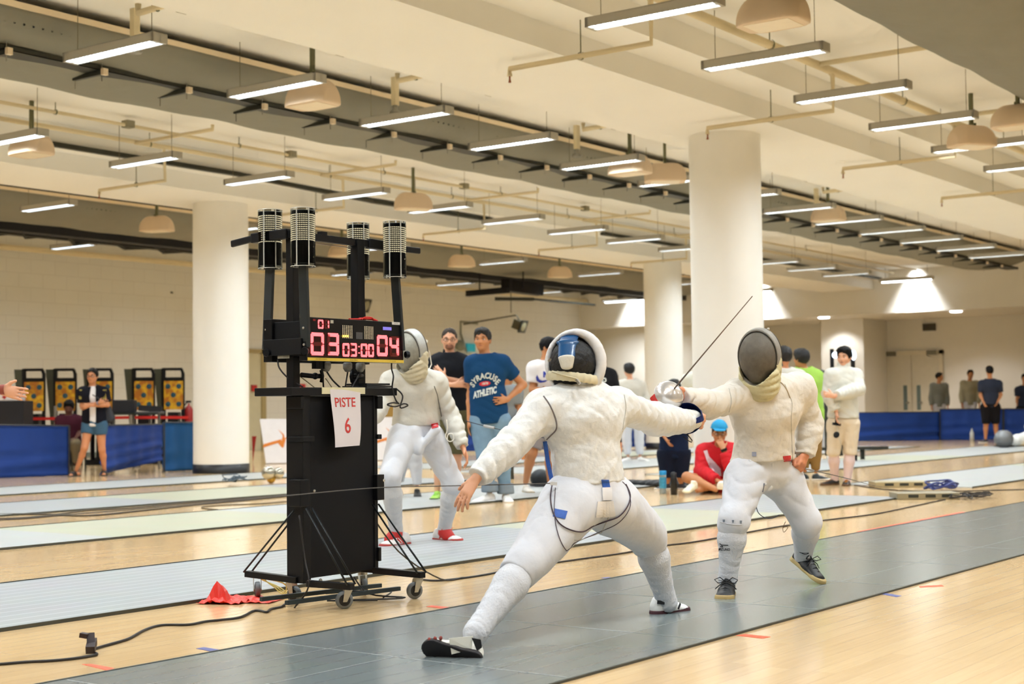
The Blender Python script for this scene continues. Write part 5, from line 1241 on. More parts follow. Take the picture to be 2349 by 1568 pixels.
def legs(root, J, H, m, name='trousers', h=.012, infl=.012, thigh=1.0, calf=1.0, top_=.0, wr=.003, bulk=1.0, ph=0.0, rough=None, waist=True):
    V = Vol(*bounds(allpts(J), .22), h); side, up, fr = frame(J)
    V2 = 'pelvis thigh'+(' calf' if calf else '')
    body(V, J, H, infl, V2, wr, bulk, tf=thigh, cf=calf, ph=ph)
    if waist: V.cut(J['pel']+up*top_*H, up)
    if calf:
        for s_ in (0, 1): V.cut(J['kn'][s_]+(J['an'][s_]-J['kn'][s_])*calf, J['an'][s_]-J['kn'][s_], .09)
    else:
        for s_ in (0, 1): V.cut(J['hip'][s_]+(J['kn'][s_]-J['hip'][s_])*thigh, J['kn'][s_]-J['hip'][s_], .12)
    if rough: V.rough(*rough)
    return V.build(name, m, root)
def sock(root, J, H, m, s_, h=.008, infl=.004, a=.0, wr=.0015, extra=.03):
    kn, an = J['kn'][s_], J['an'][s_]; d = nrm(an-kn); V = Vol(*bounds([kn, an], .15), h); st = kn+(an-kn)*a
    m_ = kn+(an-kn)*.34; V.cap(st, m_, .033*H+infl, .036*H+infl, .02); V.cap(m_, an, .036*H+infl, .0215*H+infl, .02, wr=(wr, 80, 1.0+s_)); V.cap(an-d*.02, an+d*extra, .0225*H+infl, .024*H+infl, .01, wr=(wr*1.5, 150, .5))
    V.cut(st, -d); return V.build('sock', m, root)
def onto(obs, x, y, lift=.004, D0=3.0):
    "point where the sight line through pixel (x, y) meets the given meshes, lifted toward the camera"
    a = Vector(CAMP); d = Vector(AT(x, y, 1.0)-CAMP).normalized(); best = None
    for o in obs:
        if 'bvh' not in CL or o.name not in CL['bvh']:
            CL.setdefault('bvh', {})[o.name] = BVHTree.FromPolygons([tuple(v.co) for v in o.data.vertices], [tuple(p.vertices) for p in o.data.polygons])
        h_ = CL['bvh'][o.name].ray_cast(a+d*D0, d)
        if h_[0] is not None and (best is None or h_[3] < best[1]): best = (h_[0], h_[3], h_[1])
    if best is None: return None
    return np.array(best[0])-np.array(d)*lift
def cord_on(root, obs, pts, r, m, name, lift=.004, D=None):
    out = []
    for q in smooth_pts([(p[0], p[1], 0) for p in pts], 5):
        p = onto(obs, q[0], q[1], lift)
        if p is None and D is not None: p = AT(q[0], q[1], D)
        if p is not None: out.append(p)
    if len(out) < 2: return None
    return MB().tube(out, r, 6).build(name, m, root, True)
def patch_on(root, obs, corners, m, name, th=.002, n=6, lift=.002):
    "small cloth patch: its four pixel corners laid on the meshes"
    c = [np.array(q, float) for q in corners]; V_ = []; F_ = []
    for j in range(n+1):
        for i in range(n+1):
            u, v = i/n, j/n; q = (c[0]*(1-u)+c[1]*u)*(1-v)+(c[3]*(1-u)+c[2]*u)*v; p = onto(obs, q[0], q[1], lift)
            if p is None: p = V_[-1] if V_ else onto(obs, *(sum(c)/4), lift)
            if p is None: return None
            V_.append(p)
    for j in range(n):
        for i in range(n): a = j*(n+1)+i; F_.append((a, a+1, a+n+2, a+n+1))
    o = MB().add(V_, F_).build(name, m, root); md = o.modifiers.new('thick', 'SOLIDIFY'); md.thickness = th; return o
def print_on(root, ob, vs, fs, origin, ux, uy, dirn, m, name, off=.004, sub=0):
    me = bpy.data.meshes.new(name); o0 = np.array(origin, float)
    me.from_pydata([tuple(o0+np.array(ux)*v[0]+np.array(uy)*v[1]) for v in vs], [], fs)
    bm = bmesh.new(); bm.from_mesh(me); bmesh.ops.triangulate(bm, faces=bm.faces)
    if sub:
        bmesh.ops.subdivide_edges(bm, edges=[e for e in bm.edges if e.calc_length() > sub], cuts=2, use_grid_fill=True); bmesh.ops.triangulate(bm, faces=bm.faces)
    tree = BVHTree.FromPolygons([tuple(v.co) for v in ob.data.vertices], [tuple(p.vertices) for p in ob.data.polygons])
    d = Vector(dirn).normalized()
    for v in bm.verts:
        h_ = tree.ray_cast(v.co-d*.3, d)
        if h_[0] is not None: v.co = h_[0]-d*off
    bm.to_mesh(me); bm.free()
    return link(name, me, m, root)
def sabre(lab, c, tip, gm, inner, bow_side, r=.07, grip=None):
    "sabre: bell guard round c, blade to tip, knuckle bow to the pommel"
    c = np.array(c, float); tip = np.array(tip, float); d = nrm(tip-c); t = thing('sabre', lab, 'sabre', c)
    g = (c-d*.13) if grip is None else np.array(grip, float)
    L = np.linalg.norm(tip-c)
    MB().tube([c+d*.0, c+d*L*.3, tip], [.0042, .0034, .0018], 6).build('blade', mat('blade steel', (120, 104, 92), .35, .7), t, True)
    prof = [(.004, r*.52), (r*.35, r*.47), (r*.68, r*.3), (r*.92, r*.02), (r, -r*.3)]
    b = MB(); b.lathe(c-d*r*.4, prof, 36, axis=d); b.lathe(c-d*r*.4, [(q[0]-.003 if q[0] > .01 else q[0], q[1]-.004) for q in prof][::-1], 36, axis=d, mi=1)
    b.build('bell_guard', [gm, inner], t, True)
    s_ = nrm(np.array(bow_side)-d*np.dot(bow_side, d)); b = MB()
    pts = smooth_pts([c-d*r*.7+s_*r*.95, c-d*.09+s_*r*1.0, g-d*.0+s_*.045, g-d*.02], 5)
    wv = np.cross(s_, d)
    for i in range(len(pts)-1): b.bar(pts[i], pts[i+1], .045*(1-.6*i/len(pts)), .003, up=s_)
    b.build('knuckle_bow', inner, t)
    MB().tube([c-d*.03, g], .011, 8).build('grip', mat('black grip', (24, 24, 26), .5), t, True); return t

# ================================================================ the three masked fencers
LAME = cloth('silver grey lamé', (226, 226, 224), .62, .7, 38, .05, 9, metal=.12)
LAME2 = cloth('worn beige lamé', (220, 213, 202), .68, .7, 38, .05, 9, metal=.1)
WHITE = cloth('white fencing cotton', (214, 216, 223), .8, .35, 30, .015, 6)
SOCKM = cloth('white sock knit', (210, 212, 218), .85, .5, 120, .015, 20)
SEAMM = mat('grey seam', (120, 112, 112), .8); BLULAB = mat('blue woven label', (38, 88, 176), .6, noise=.3, nscale=120); REDLAB = mat('red woven label', (196, 40, 46), .6, noise=.2, nscale=90)
# --- B: lunging, back to the camera
fB = thing('person', 'lunging fencer seen from behind in grey lamé jacket, white breeches and blue-backed mask', 'person', GZ(1330, 1440))
H = 1.56
JB = pose(6.3, head=(1315, 833), neck=(1330, 893), pel=(1352, 1118, 0), sh=[(1247, 935, -.08), (1418, 932, .12)], el=[(1178, 1015, -.2), (1508, 962, .38)], wr=[(1092, 1097, -.34), (1580, 968, .62)],
          ht=[(1060, 1146, -.36), (1602, 958, .72)], hip=[(1302, 1150, -.08), (1402, 1150, .1)], kn=[(1206, 1292, -.36), (1487, 1232, .34)], an=[(1100, 1438, -.6), (1526, 1368, .44)])
fwB = nrm(CAMF*.93+CAMR*.16-ZUP*.05)
V = Vol(*bounds(allpts(JB), .2), .0055); body(V, JB, H, -.008, 'torso pelvis neck uarm farm thigh calf'); head(V, JB['head'], fwB, ZUP, .92)
hand(V, JB['wr'][0], JB['ht'][0], -CAMF*.6-CAMR*.5+ZUP*.4, H, -1, .22, 1.1); fist(V, JB['wr'][1], JB['ht'][1], ZUP, H, CAMR*.3+ZUP*.9)
V.build('body', skin((222, 164, 130)), fB)
V = Vol(*bounds(allpts(JB), .2), .006); side, up, fr = frame(JB)
body(V, JB, H, .016, 'torso pelvis', .004, 1.08, ph=.7)
V.cut(AT(1345, 1107, 6.3), -ZUP*1.0+CAMR*.03, .5)
V.cap(JB['neck']-up*.03, JB['neck']+(JB['head']-JB['neck'])*.3, .062, .06, .03)
body(V, JB, H, .017, 'uarm farm', .0055, 1.22, ph=1.3, ff=1.0)
V.cap(AT(1500, 960, 6.66), AT(1572, 966, 6.86), .078, .05, .02, wr=(.005, 75, .4))
V.rough(.0032, 34, .5); V.rough(.0018, 75, 2.0)
V.cut(JB['wr'][0]-nrm(JB['wr'][0]-JB['el'][0])*.008, JB['wr'][0]-JB['el'][0], .08)
jacketB = V.build('lame_jacket', LAME, fB)
V = Vol(*bounds(allpts(JB), .2), .007)
body(V, JB, H, .016, 'pelvis thigh calf', .0025, 1.12, cf=.2, tf=1.0, ph=.2)
V.cap(AT(1318, 1165, 6.2), AT(1230, 1270, 6.0), .105, .075, .05, wr=(.003, 24, 1)); V.cap(AT(1400, 1160, 6.36), AT(1470, 1212, 6.6), .112, .09, .05, wr=(.003, 24, 2))
V.ell(AT(1310, 1168, 6.17), (CAMR, CAMF, ZUP), (.1, .095, .1), .04); V.ell(AT(1398, 1166, 6.3), (CAMR, CAMF, ZUP), (.1, .095, .1), .04)
V.cut(AT(1345, 1085, 6.3), ZUP, .35); V.rough(.0016, 26, 1.0)
for s_ in (0, 1): V.cut(JB['kn'][s_]+(JB['an'][s_]-JB['kn'][s_])*.2, JB['an'][s_]-JB['kn'][s_], .09)
breeB = V.build('breeches', WHITE, fB)
for s_ in (0, 1): sock(fB, JB, H*1.12, SOCKM, s_, .006, .006, .1, .002)
# shoes
ub = nrm(CAMF*.78+ZUP*.5+CAMR*.2)
shoe(fB, AT(1098, 1452, 5.72), AT(966, 1484, 5.62), .98, (232, 230, 222), (36, 30, 32), (225, 225, 220), up=ub, h=.005)
b = MB(); s0 = AT(966, 1484, 5.62)
for (x, y) in ((985, 1466), (998, 1464), (1011, 1463)): b.ball(AT(x, y, 5.605), .007, 6, sc=(1, 1, 1.2))
b.build('red_tread_stud', mat('dull red rubber', (150, 60, 50), .6), fB)
MB().prism([AT(1082, 1462, 5.60), AT(1103, 1466, 5.60), (AT(1106, 1484, 5.60)), AT(1094, 1492, 5.60)], -CAMF*.004).build('black_heel_patch', mat('black heel patch', (30, 28, 30), .5), fB)
MB().prism([AT(1030, 1463, 5.60), AT(1085, 1458, 5.615), AT(1082, 1488, 5.60), AT(1036, 1500, 5.59)], -CAMF*.004).build('white_arch', mat('cream sole arch', (214, 212, 200), .6), fB)
shoe(fB, GZ(1515, 1408)+np.array((0, 0, .09)), GZ(1577, 1399), .98, (236, 236, 234), (70, 30, 40), (235, 235, 235), h=.005, stripes=(3, (26, 24, 28)))
MB().prism([AT(1508, 1376, 6.70), AT(1525, 1377, 6.70), AT(1524, 1386, 6.70), AT(1507, 1384, 6.70)], -CAMF*.004).build('heel_tab', mat('black heel patch', (30, 28, 30), .5), fB)
# mask of B, seen from behind
c = AT(1315, 834, 6.3); f = fwB; u = nrm(ZUP-f*f[2]); s_ = np.cross(f, u)
V = Vol(c-.22, c+.22, .005); V.ell(c-f*.015+u*.004, (f, s_, u), (.098, .1, .102), .02); V.rough(.003, 130, 1.0); V.cut(c-u*.055, -u)
V.build('hair', mat('hair 18', (14, 13, 15), .6, noise=.3, nscale=60, bump=.8, bscale=140), fB)
mk = MB().tube([c+f*.03+s_*.1, c+f*.03+s_*.1-u*.001], .001, 4)
V = Vol(c-.25, c+.25, .006); V.ell(c+f*.015, (f, s_, u), (.15, .114, .138), .01); V.ell(c+f*.015, (f, s_, u), (.14, .104, .128), .001, sub=True); V.cut(c-f*.0, -f)
maskB = V.build('fencing_mask', mat('white mask cover', (226, 224, 222), .6, noise=.05), fB)
V = Vol(c-.25, c+.25, .0045)
for i in range(40):
    a0, a1 = math.radians(-62+304*i/40), math.radians(-62+304*(i+1)/40)
    def q(a): return c-f*(.012+.0*math.cos(a))+s_*(.111+.004)*math.cos(a)+u*.134*math.sin(a)+s_*.006
    th = .012+.012*max(0, math.cos((a0+a1)/2-math.radians(15)))
    V.cap(q(a0), q(a1), (th, .022), (th, .022), .003, side=s_*math.cos(a0)+u*math.sin(a0))
V.rough(.0012, 90, 0); V.build('padded_rim', mat('white padded trim', (222, 220, 220), .7, bump=.3), maskB)
V = Vol(c-.25, c+.25, .0045)
V.cap(c+u*.118-f*.01-s_*.012, c+u*.085-f*.075-s_*.014, (.04, .01), (.04, .01), .01, side=s_); V.cap(c+u*.085-f*.075-s_*.014, c+u*.02-f*.112-s_*.014, (.04, .01), (.037, .01), .01, side=s_)
V.build('blue_spring_tongue', mat('glossy dark blue leather', (20, 78, 130), .28, coat=.5, bump=.2), maskB)
V = Vol(c-.25, c+.25, .0045); V.cap(c+u*.018-f*.114-s_*.014, c-u*.022-f*.112-s_*.012, (.036, .012), (.026, .012), .012, side=s_)
V.build('white_tongue_end', mat('creased white leather', (214, 210, 198), .5, bump=.7, bscale=60), maskB)
V = Vol(c-.25, c+.25, .0045); pr = None
for i in range(13):
    a = math.radians(180*i/12); p = c-u*(.062+.012*math.cos(a)*-1)-f*(.122*math.sin(a)-.02)-s_*.112*math.cos(a)
    if pr is not None: V.cap(pr, p, (.02, .008), (.02, .008), .004, side=u)
    pr = p
V.build('beige_back_strap', mat('beige strap', (214, 204, 172), .75, bump=.3), maskB)
V = Vol(c-.28, c+.25, .006); V.cap(c-u*.07+f*.02, c-u*.125+f*.015, (.1, .09), (.085, .085), .02, side=s_); V.build('neck_bib', mat('black navy bib lining', (20, 20, 30), .7), maskB)
cord_on(maskB, [o for o in C.objects if o.name.startswith(('beige_back_strap', 'neck_bib', 'lame_jacket'))], [(1262, 840), (1266, 851), (1300, 862), (1325, 869), (1332, 878)], .0028, mat('cream cord', (216, 204, 170), .6), 'clip_cord')
MB().bar(AT(1322, 870, 6.16), AT(1330, 880, 6.15), .012, .01).bar(AT(1258, 829, 6.2), AT(1263, 822, 6.2), .012, .01).build('metal_clip', mat('zinc clip', (190, 186, 178), .3, .8), maskB)
# trims on the jacket and breeches
cord_on(fB, [jacketB], [(1247, 908), (1262, 930), (1275, 962), (1276, 984), (1262, 1000), (1250, 1012)], .0032, SEAMM, 'armhole_seam', .001)
cord_on(fB, [jacketB], [(1432, 905), (1436, 935), (1430, 970), (1428, 1000)], .0018, mat('pale seam', (186, 180, 168), .8), 'armhole_seam', .001)
b = MB()
sp = [onto([jacketB, breeB], x, y, .006) for x, y in ((1252, 1012), (1258, 1050), (1264, 1085), (1269, 1112))]; sp = [p for p in sp if p is not None]
if len(sp) < 3: sp = [AT(1250, 1012, 6.22), AT(1257, 1060, 6.22), AT(1268, 1112, 6.22)]
for i in range(len(sp)-1): b.bar(sp[i], sp[i+1], .018, .006, up=-CAMF)
b.build('blue_side_strap', BLULAB, fB)
patch_on(fB, [breeB], [(1272, 1166), (1302, 1172), (1296, 1190), (1268, 1184)], BLULAB, 'blue_label')
patch_on(fB, [jacketB, breeB], [(1379, 1100), (1396, 1100), (1399, 1117), (1383, 1119)], BLULAB, 'blue_buckle_tab', .003)
patch_on(fB, [breeB], [(1380, 1118), (1402, 1117), (1403, 1146), (1382, 1147)], mat('white strap', (228, 228, 232), .7), 'white_back_strap', .005)
o = patch_on(fB, [breeB], [(1370, 1150), (1406, 1148), (1412, 1184), (1366, 1186)], mat('pale pocket', (224, 218, 212), .8), 'back_pocket', .004)
cm = mat('dark purple body wire', (58, 34, 48), .45)
cord_on(fB, [jacketB, breeB], [(1266, 1112), (1263, 1140), (1268, 1172), (1284, 1200), (1310, 1215), (1338, 1219), (1362, 1206), (1392, 1195), (1420, 1184), (1440, 1160), (1446, 1135), (1436, 1110)], .0028, cm, 'body_wire', .006)
cord_on(fB, [jacketB, breeB], [(1274, 1118), (1272, 1180), (1284, 1235), (1304, 1265), (1318, 1245), (1370, 1222), (1420, 1198), (1446, 1160), (1440, 1120), (1428, 1104)], .0016, cm, 'body_wire', .004)
cord_on(fB, [jacketB, breeB], [(1318, 1238), (1345, 1240), (1372, 1232), (1390, 1200), (1402, 1170)], .0014, mat('pale wire', (196, 188, 178), .5), 'body_wire', .005)
MB().bar(AT(1262, 1108, 6.1), AT(1278, 1109, 6.1), .014, .014).build('plug', mat('white plug', (222, 222, 222), .4), fB)
sabre('sabre of the lunging fencer, dark blue inside of its guard showing beyond his wrist', AT(1574, 955, 6.98), AT(1556, 898, 7.78), mat('blue enamel guard', (34, 92, 180), .3), mat('dark navy guard lining', (14, 36, 96), .4), CAMR+ZUP*.3, .075, AT(1588, 966, 6.86))
MB().tube([AT(x, y, 6.9) for x, y in ((1566, 985), (1580, 1000), (1588, 1010), (1586, 1014), (1578, 1010), (1566, 1000))], .0025, 6).build('glove_cord', mat('black glove cord', (24, 22, 28), .5), fB, True)
V = Vol(AT(1570, 962, 6.85)-.12, AT(1570, 962, 6.85)+.12, .005); V.cap(AT(1562, 962, 6.84), AT(1590, 962, 6.93), .05, .044, .02, wr=(.002, 90, 0)); V.build('glove_cuff', mat('white glove cuff', (228, 224, 214), .7), fB)
# reel wire along the piste to the lunging fencer
o = MB().tube(smooth_pts([AT(1264, 1108, 6.1), AT(1070, 1113, 6.0), AT(870, 1118, 5.8), AT(660, 1136, 5.3), AT(300, 1168, 4.4), AT(-60, 1196, 3.8)], 6), .0022, 6).build('reel_wire', mat('dark reel wire', (78, 72, 66), .5)); tag(o, 'taut thin reel wire running left from the lunging fencer\'s waist across the machine', 'cable')
# --- R: facing, sabre raised
fR = thing('person', 'facing fencer at right in beige lamé jacket and dark mesh mask, sabre arm stretched out', 'person', GZ(1760, 1350))
H = 1.6
JR = pose(7.5, head=(1742, 818, -.06), neck=(1756, 888, 0), pel=(1752, 1068, .12), sh=[(1697, 908, -.06), (1832, 893, .16)], el=[(1628, 928, -.3), (1859, 972, .22)], wr=[(1562, 912, -.5), (1848, 1042, .16)],
          ht=[(1535, 895, -.58), (1832, 1088, .1)], hip=[(1712, 1092, .02), (1792, 1090, .2)], kn=[(1683, 1195, -.12), (1850, 1196, .2)], an=[(1671, 1312, -.1), (1843, 1272, .38)])
fwR = facing(-24, -8)
V = Vol(*bounds(allpts(JR), .2), .0055); body(V, JR, H, -.008); head(V, JR['head'], fwR, ZUP, .92)
fist(V, JR['wr'][0], JR['ht'][0], ZUP, H, CAMR*.4+ZUP*.9); fist(V, JR['wr'][1], JR['ht'][1], CAMR*.7-CAMF*.6, H, -CAMF*.75-CAMR*.5+ZUP*.1, rad=.01)
bodyR = V.build('body', skin((214, 142, 106)), fR)
V = Vol(*bounds(allpts(JR), .2), .006); side, up, fr = frame(JR)
body(V, JR, H, .018, 'torso pelvis', .0038, 1.12, ph=2.0); V.cut(AT(1750, 1058, 7.55), -ZUP+CAMR*.02, .5)
V.cap(JR['neck']-up*.03, JR['neck']+(JR['head']-JR['neck'])*.3, .07, .066, .03)
V.cap(JR['neck']+CAMR*.03, JR['sh'][1], .06, .07, .05); V.cap(JR['neck']-CAMR*.03, JR['sh'][0], .06, .066, .05)
body(V, JR, H, .017, 'uarm farm', .0055, 1.25, ph=.3)
V.rough(.003, 30, 1.5); V.rough(.0015, 70, .2)
for s_ in (0, 1): V.cut(JR['wr'][s_]-nrm(JR['wr'][s_]-JR['el'][s_])*(-.005 if s_ else .0), JR['wr'][s_]-JR['el'][s_], .085)
jacketR = V.build('lame_jacket', LAME2, fR)
V = Vol(*bounds(allpts(JR), .2), .007); body(V, JR, H, .014, 'pelvis thigh calf', .005, 1.02, cf=.12, ph=1.1)
V.ell(JR['kn'][0]-CAMF*.01+ZUP*.01, (CAMR, CAMF, ZUP), (.064, .064, .08), .03); V.ell(JR['kn'][1]-CAMF*.02, (CAMR, CAMF, ZUP), (.07, .07, .08), .03)
V.cut(AT(1750, 1045, 7.6), ZUP, .3); V.rough(.002, 24, 0)
breeR = V.build('breeches', WHITE, fR)
for s_ in (0, 1): sock(fR, JR, H*1.1, SOCKM, s_, .006, .006, .08, .002)
BS = (30, 31, 33)
shoe(fR, GZ(1680, 1352)+np.array((0, 0, .09)), GZ(1660, 1377), 1.05, BS, (176, 150, 96), (20, 20, 22), h=.005, lh=1)
uh = nrm(ZUP*.85+CAMR*.42-CAMF*.25)
shoe(fR, AT(1834, 1288, 7.9), GZ(1888, 1342), 1.05, (28, 29, 31), (184, 160, 104), (21, 20, 22), up=uh, h=.005, lh=1)
def mask_front(root, c, f, S=1.0, mesh_rgb=(92, 86, 76), cover_rgb=(170, 168, 160), bib_rgb=(208, 198, 164), down=.0):
    f = nrm(f); u = nrm(ZUP-f*f[2]); s_ = np.cross(f, u); A = (f, s_, u)
    mm = mat('mask wire mesh %d' % mesh_rgb[0], mesh_rgb, .55, .35, noise=.35, nscale=40, bump=.9, bscale=420, bdist=.002)
    V = Vol(c-.27*S, c+.27*S, .005); V.ell(c-f*.01*S-u*.004*S, A, (.152*S, .104*S, .138*S), .01); V.cap(c+f*.03*S-u*.08*S, c+f*.07*S-u*.1*S, .05*S, .03*S, .04)
    V.cut(c+f*.022*S, -f); mo = V.build('fencing_mask', mm, root)
    V = Vol(c-.27*S, c+.27*S, .005); V.ell(c-f*.01*S, A, (.16*S, .113*S, .15*S), .01); V.cut(c+f*.03*S, f); V.cut(c-f*.05*S, -f); V.cut(c-u*.1*S, -u)
    V.build('mask_cover', mat('mask cover %d' % cover_rgb[0], cover_rgb, .5, .3, noise=.12, nscale=20, bump=.6, bscale=160), mo)
    r_ = MB()
    def ring(of, a, b_, rr, col): r_.tube([c+f*of*S+s_*a*S*math.cos(t)+u*b_*S*math.sin(t)-u*.003 for t in np.linspace(math.radians(-50), math.radians(230), 40)], rr, 6)
    ring(.03, .103, .137, .0035, 0); ring(-.05, .11, .145, .004, 0)
    r_.build('mask_rim', mat('dark mask rim', (70, 66, 60), .4, .4), mo, True)
    V = Vol(c-np.array((.3, .3, .36))*S, c+.2*S, .0055)
    V.cap(c-u*.1*S+f*.04*S, c-u*.165*S+f*.03*S, (.098*S, .085*S), (.094*S, .08*S), .03, side=s_, wr=(.006, 90, 1)); V.cap(c-u*.04*S-f*.02*S, c-u*.15*S-f*.005*S, (.116*S, .08*S), (.1*S, .078*S), .03, side=s_, wr=(.005, 80, 2))
    V.ell(c-u*.02*S+f*.03*S, A, (.15*S, .098*S, .145*S), .004, sub=True); V.rough(.0015, 60, 1)
    V.build('padded_bib', mat('quilted bib %d' % bib_rgb[0], bib_rgb, .75, noise=.08, nscale=20, bump=.5, bscale=70), mo)
    return mo
cR = AT(1741, 816, 7.42); mR = mask_front(fR, cR, fwR, .95, (100, 93, 82), (150, 146, 138), (198, 188, 148))
b = MB(); b.ball(cR+nrm(ZUP)*.135+CAMR*.05, .008, 6).bar(cR+CAMR*.1-ZUP*.03, cR+CAMR*.104-ZUP*.055, .02, .03).build('mask_clip', mat('zinc clip', (190, 186, 178), .3, .8), mR)
sR = sabre('sabre held up by the right-hand fencer, silver bell guard with red-lined bow', AT(1545, 893, 6.88), AT(1726, 679, 6.33), mat('polished silver guard', (226, 222, 220), .22, .6, noise=.05, bump=.15, bscale=30), mat('red guard lining', (206, 44, 36), .4), -CAMR-ZUP*.45, .074, AT(1556, 905, 7.02))
patch_on(fR, [breeR, jacketR], [(1796, 1046), (1813, 1044), (1815, 1056), (1798, 1058)], REDLAB, 'red_label')
patch_on(fR, [jacketR], [(1725, 1036), (1735, 1036), (1735, 1046), (1725, 1046)], mat('faint blue print', (150, 156, 178), .7), 'blue_stamp')
cord_on(fR, [jacketR], [(1800, 880), (1808, 900), (1817, 925), (1815, 960), (1816, 1000), (1818, 1052)], .0022, mat('pale seam', (186, 180, 168), .8), 'front_seam', .001)
cord_on(fR, [jacketR], [(1672, 890), (1678, 920), (1672, 945)], .002, mat('pale seam', (186, 180, 168), .8), 'armhole_seam', .001)
cord_on(fR, [jacketR], [(1768, 868), (1790, 876), (1804, 892), (1812, 912)], .003, mat('tan seam', (176, 158, 130), .8), 'collar_seam', .001)
V = Vol(AT(1770, 1090, 7.4)-.3, AT(1770, 1090, 7.4)+.3, .006)
for a, b_ in (((1770, 1062), (1766, 1118)), ((1812, 1062), (1762, 1122)), ((1720, 1058), (1755, 1110))):
    p, q_ = onto([breeR, jacketR], *a, -.01), onto([breeR], *b_, -.01)
    if p is not None and q_ is not None: V.cap(p, q_, .012, .01, .02)
V.build('strap_folds', WHITE, fR)
cord_on(fR, [breeR], [(1753, 1108), (1751, 1120), (1749, 1128)], .004, mat('grey buckle', (120, 124, 140), .5), 'crotch_buckle', .003)
MB().tube(smooth_pts([AT(x, y, 7.5) for x, y in ((1736, 1143), (1735, 1160), (1740, 1176), (1755, 1187), (1772, 1188), (1788, 1180))], 4), .0022, 6).build('body_wire', mat('navy body wire', (40, 48, 66), .5), fR, True)
MB().tube(smooth_pts([AT(x, y, 7.62) for x, y in ((1802, 1196), (1796, 1210), (1798, 1220), (1806, 1212), (1806, 1207), (1796, 1209))], 4), .0016, 6).build('body_wire', mat('brown thin wire', (90, 66, 50), .5), fR, True)
sk = [o for o in C.objects if o.name.startswith('sock') and o.parent == fR]
for (x0, y0, x1, y1) in ((1653, 1192, 1700, 1206),):
    cord_on(fR, sk+[breeR], [(1652, 1196), (1665, 1200), (1685, 1203), (1702, 1203)], .002, mat('pale grey band', (200, 200, 204), .8), 'breeches_band', .002)
    for x in (1660, 1681, 1699): patch_on(fR, sk+[breeR], [(x-2, 1191+(x-1660)*.06), (x+3, 1191+(x-1660)*.06), (x+2, 1197+(x-1660)*.06), (x-1, 1197+(x-1660)*.06)], mat('grey print', (120, 128, 140), .7), 'band_logo')
logo = mat('black sock print', (30, 30, 36), .7)
cord_on(fR, sk, [(1651, 1246), (1656, 1249), (1670, 1250)], .002, logo, 'sock_logo', .001); cord_on(fR, sk, [(1652, 1252), (1658, 1254), (1655, 1250)], .002, logo, 'sock_logo', .001)
vs, fs = text_mesh('MIZUNO', 1, .02); xs = [v[0] for v in vs]; W_ = max(xs)-min(xs)
p = onto([sk[0]], 1661, 1260)
if p is not None: print_on(fR, sk[0], [((v[0])/W_*.055, v[1]/W_*.07) for v in vs], fs, p, CAMR, ZUP, CAMF, logo, 'sock_print', .002)
cord_on(fR, sk, [(1834, 1266), (1842, 1268), (1855, 1268), (1846, 1271), (1838, 1267)], .0018, logo, 'sock_logo', .001)
tag(MB().tube(smooth_pts([AT(1852, 1076, 7.6), AT(1880, 1082, 7.9), AT(1940, 1096, 9.0), AT(2000, 1112, 11.5), AT(2063, 1124, 15)], 6), .0022, 6).build('reel_wire', mat('dark reel wire', (78, 72, 66), .5)), 'thin dark reel wire leading right from the beige-jacketed fencer\'s back hand', 'cable')
MB().tube([AT(1850, 1075, 7.58), AT(1866, 1079, 7.7)], .006, 8).build('wire_plug', mat('silver plug', (180, 182, 184), .3, .7), fR, True)
# --- L: masked fencer behind the scoring machine
fL = thing('person', 'masked fencer in grey lamé jacket with red and white shoes, right behind the scoring machine', 'person', GZ(970, 1247))
H = 1.66
JL = pose(10.4, head=(944, 806, -.05), neck=(948, 856, 0), pel=(955, 982, .05), sh=[(899, 876, -.1), (1000, 878, .1)], el=[(870, 935, -.2), (1036, 958, .12)], wr=[(842, 975, -.35), (1062, 1026, 0)],
          ht=[(825, 995, -.4), (1076, 1062, -.04)], hip=[(925, 1003, -.04), (985, 1002, .08)], kn=[(895, 1092, -.25), (1040, 1108, .08)], an=[(908, 1213, -.12), (1020, 1208, .2)])
fwL = facing(-38, -12)
V = Vol(*bounds(allpts(JL), .2), .0065); body(V, JL, H, -.008); head(V, JL['head'], fwL, ZUP, .95)
hand(V, JL['wr'][1], JL['ht'][1], CAMR, H, -1, .45); hand(V, JL['wr'][0], JL['ht'][0], CAMF, H, 1, .5)
V.build('body', skin((206, 140, 100)), fL)
V = Vol(*bounds(allpts(JL), .2), .008); side, up, fr = frame(JL)
body(V, JL, H, .018, 'torso pelvis', .004, 1.02, ph=.1); V.cut(AT(950, 976, 10.45), -ZUP-CAMR*.02, .5)
V.cap(JL['neck']-up*.03, JL['neck']+(JL['head']-JL['neck'])*.35, .08, .08, .03)
body(V, JL, H, .016, 'uarm farm', .0055, 1.12, ph=2.3); V.rough(.003, 30, .4)
V.cut(JL['wr'][1]-nrm(JL['wr'][1]-JL['el'][1])*.01, JL['wr'][1]-JL['el'][1], .09)
jacketL = V.build('lame_jacket', cloth('dull grey lamé', (206, 203, 194), .66, .5, 38, .05, 9, metal=.1), fL)
V = Vol(*bounds(allpts(JL), .2), .008); body(V, JL, H, .014, 'pelvis thigh calf', .005, .98, cf=.1, ph=.5)
for s_ in (0, 1): V.ell(JL['kn'][s_], (CAMR, CAMF, ZUP), (.066, .066, .08), .03)
for a, b_, r_ in (((915, 985), (960, 1028), .035), ((1000, 985), (962, 1028), .035), ((950, 990), (961, 1034), .05)): V.cap(AT(a[0], a[1], 10.33), AT(b_[0], b_[1], 10.3), r_, r_*.6, .03)
V.cut(AT(950, 962, 10.4), ZUP, .3); V.rough(.002, 22, 1)
breeL = V.build('breeches', WHITE, fL)
for s_ in (0, 1): sock(fL, JL, H*1.04, mat('pale grey sock', (206, 206, 208), .85, bump=.5, bscale=110), s_, .007, .006, .08, .003)
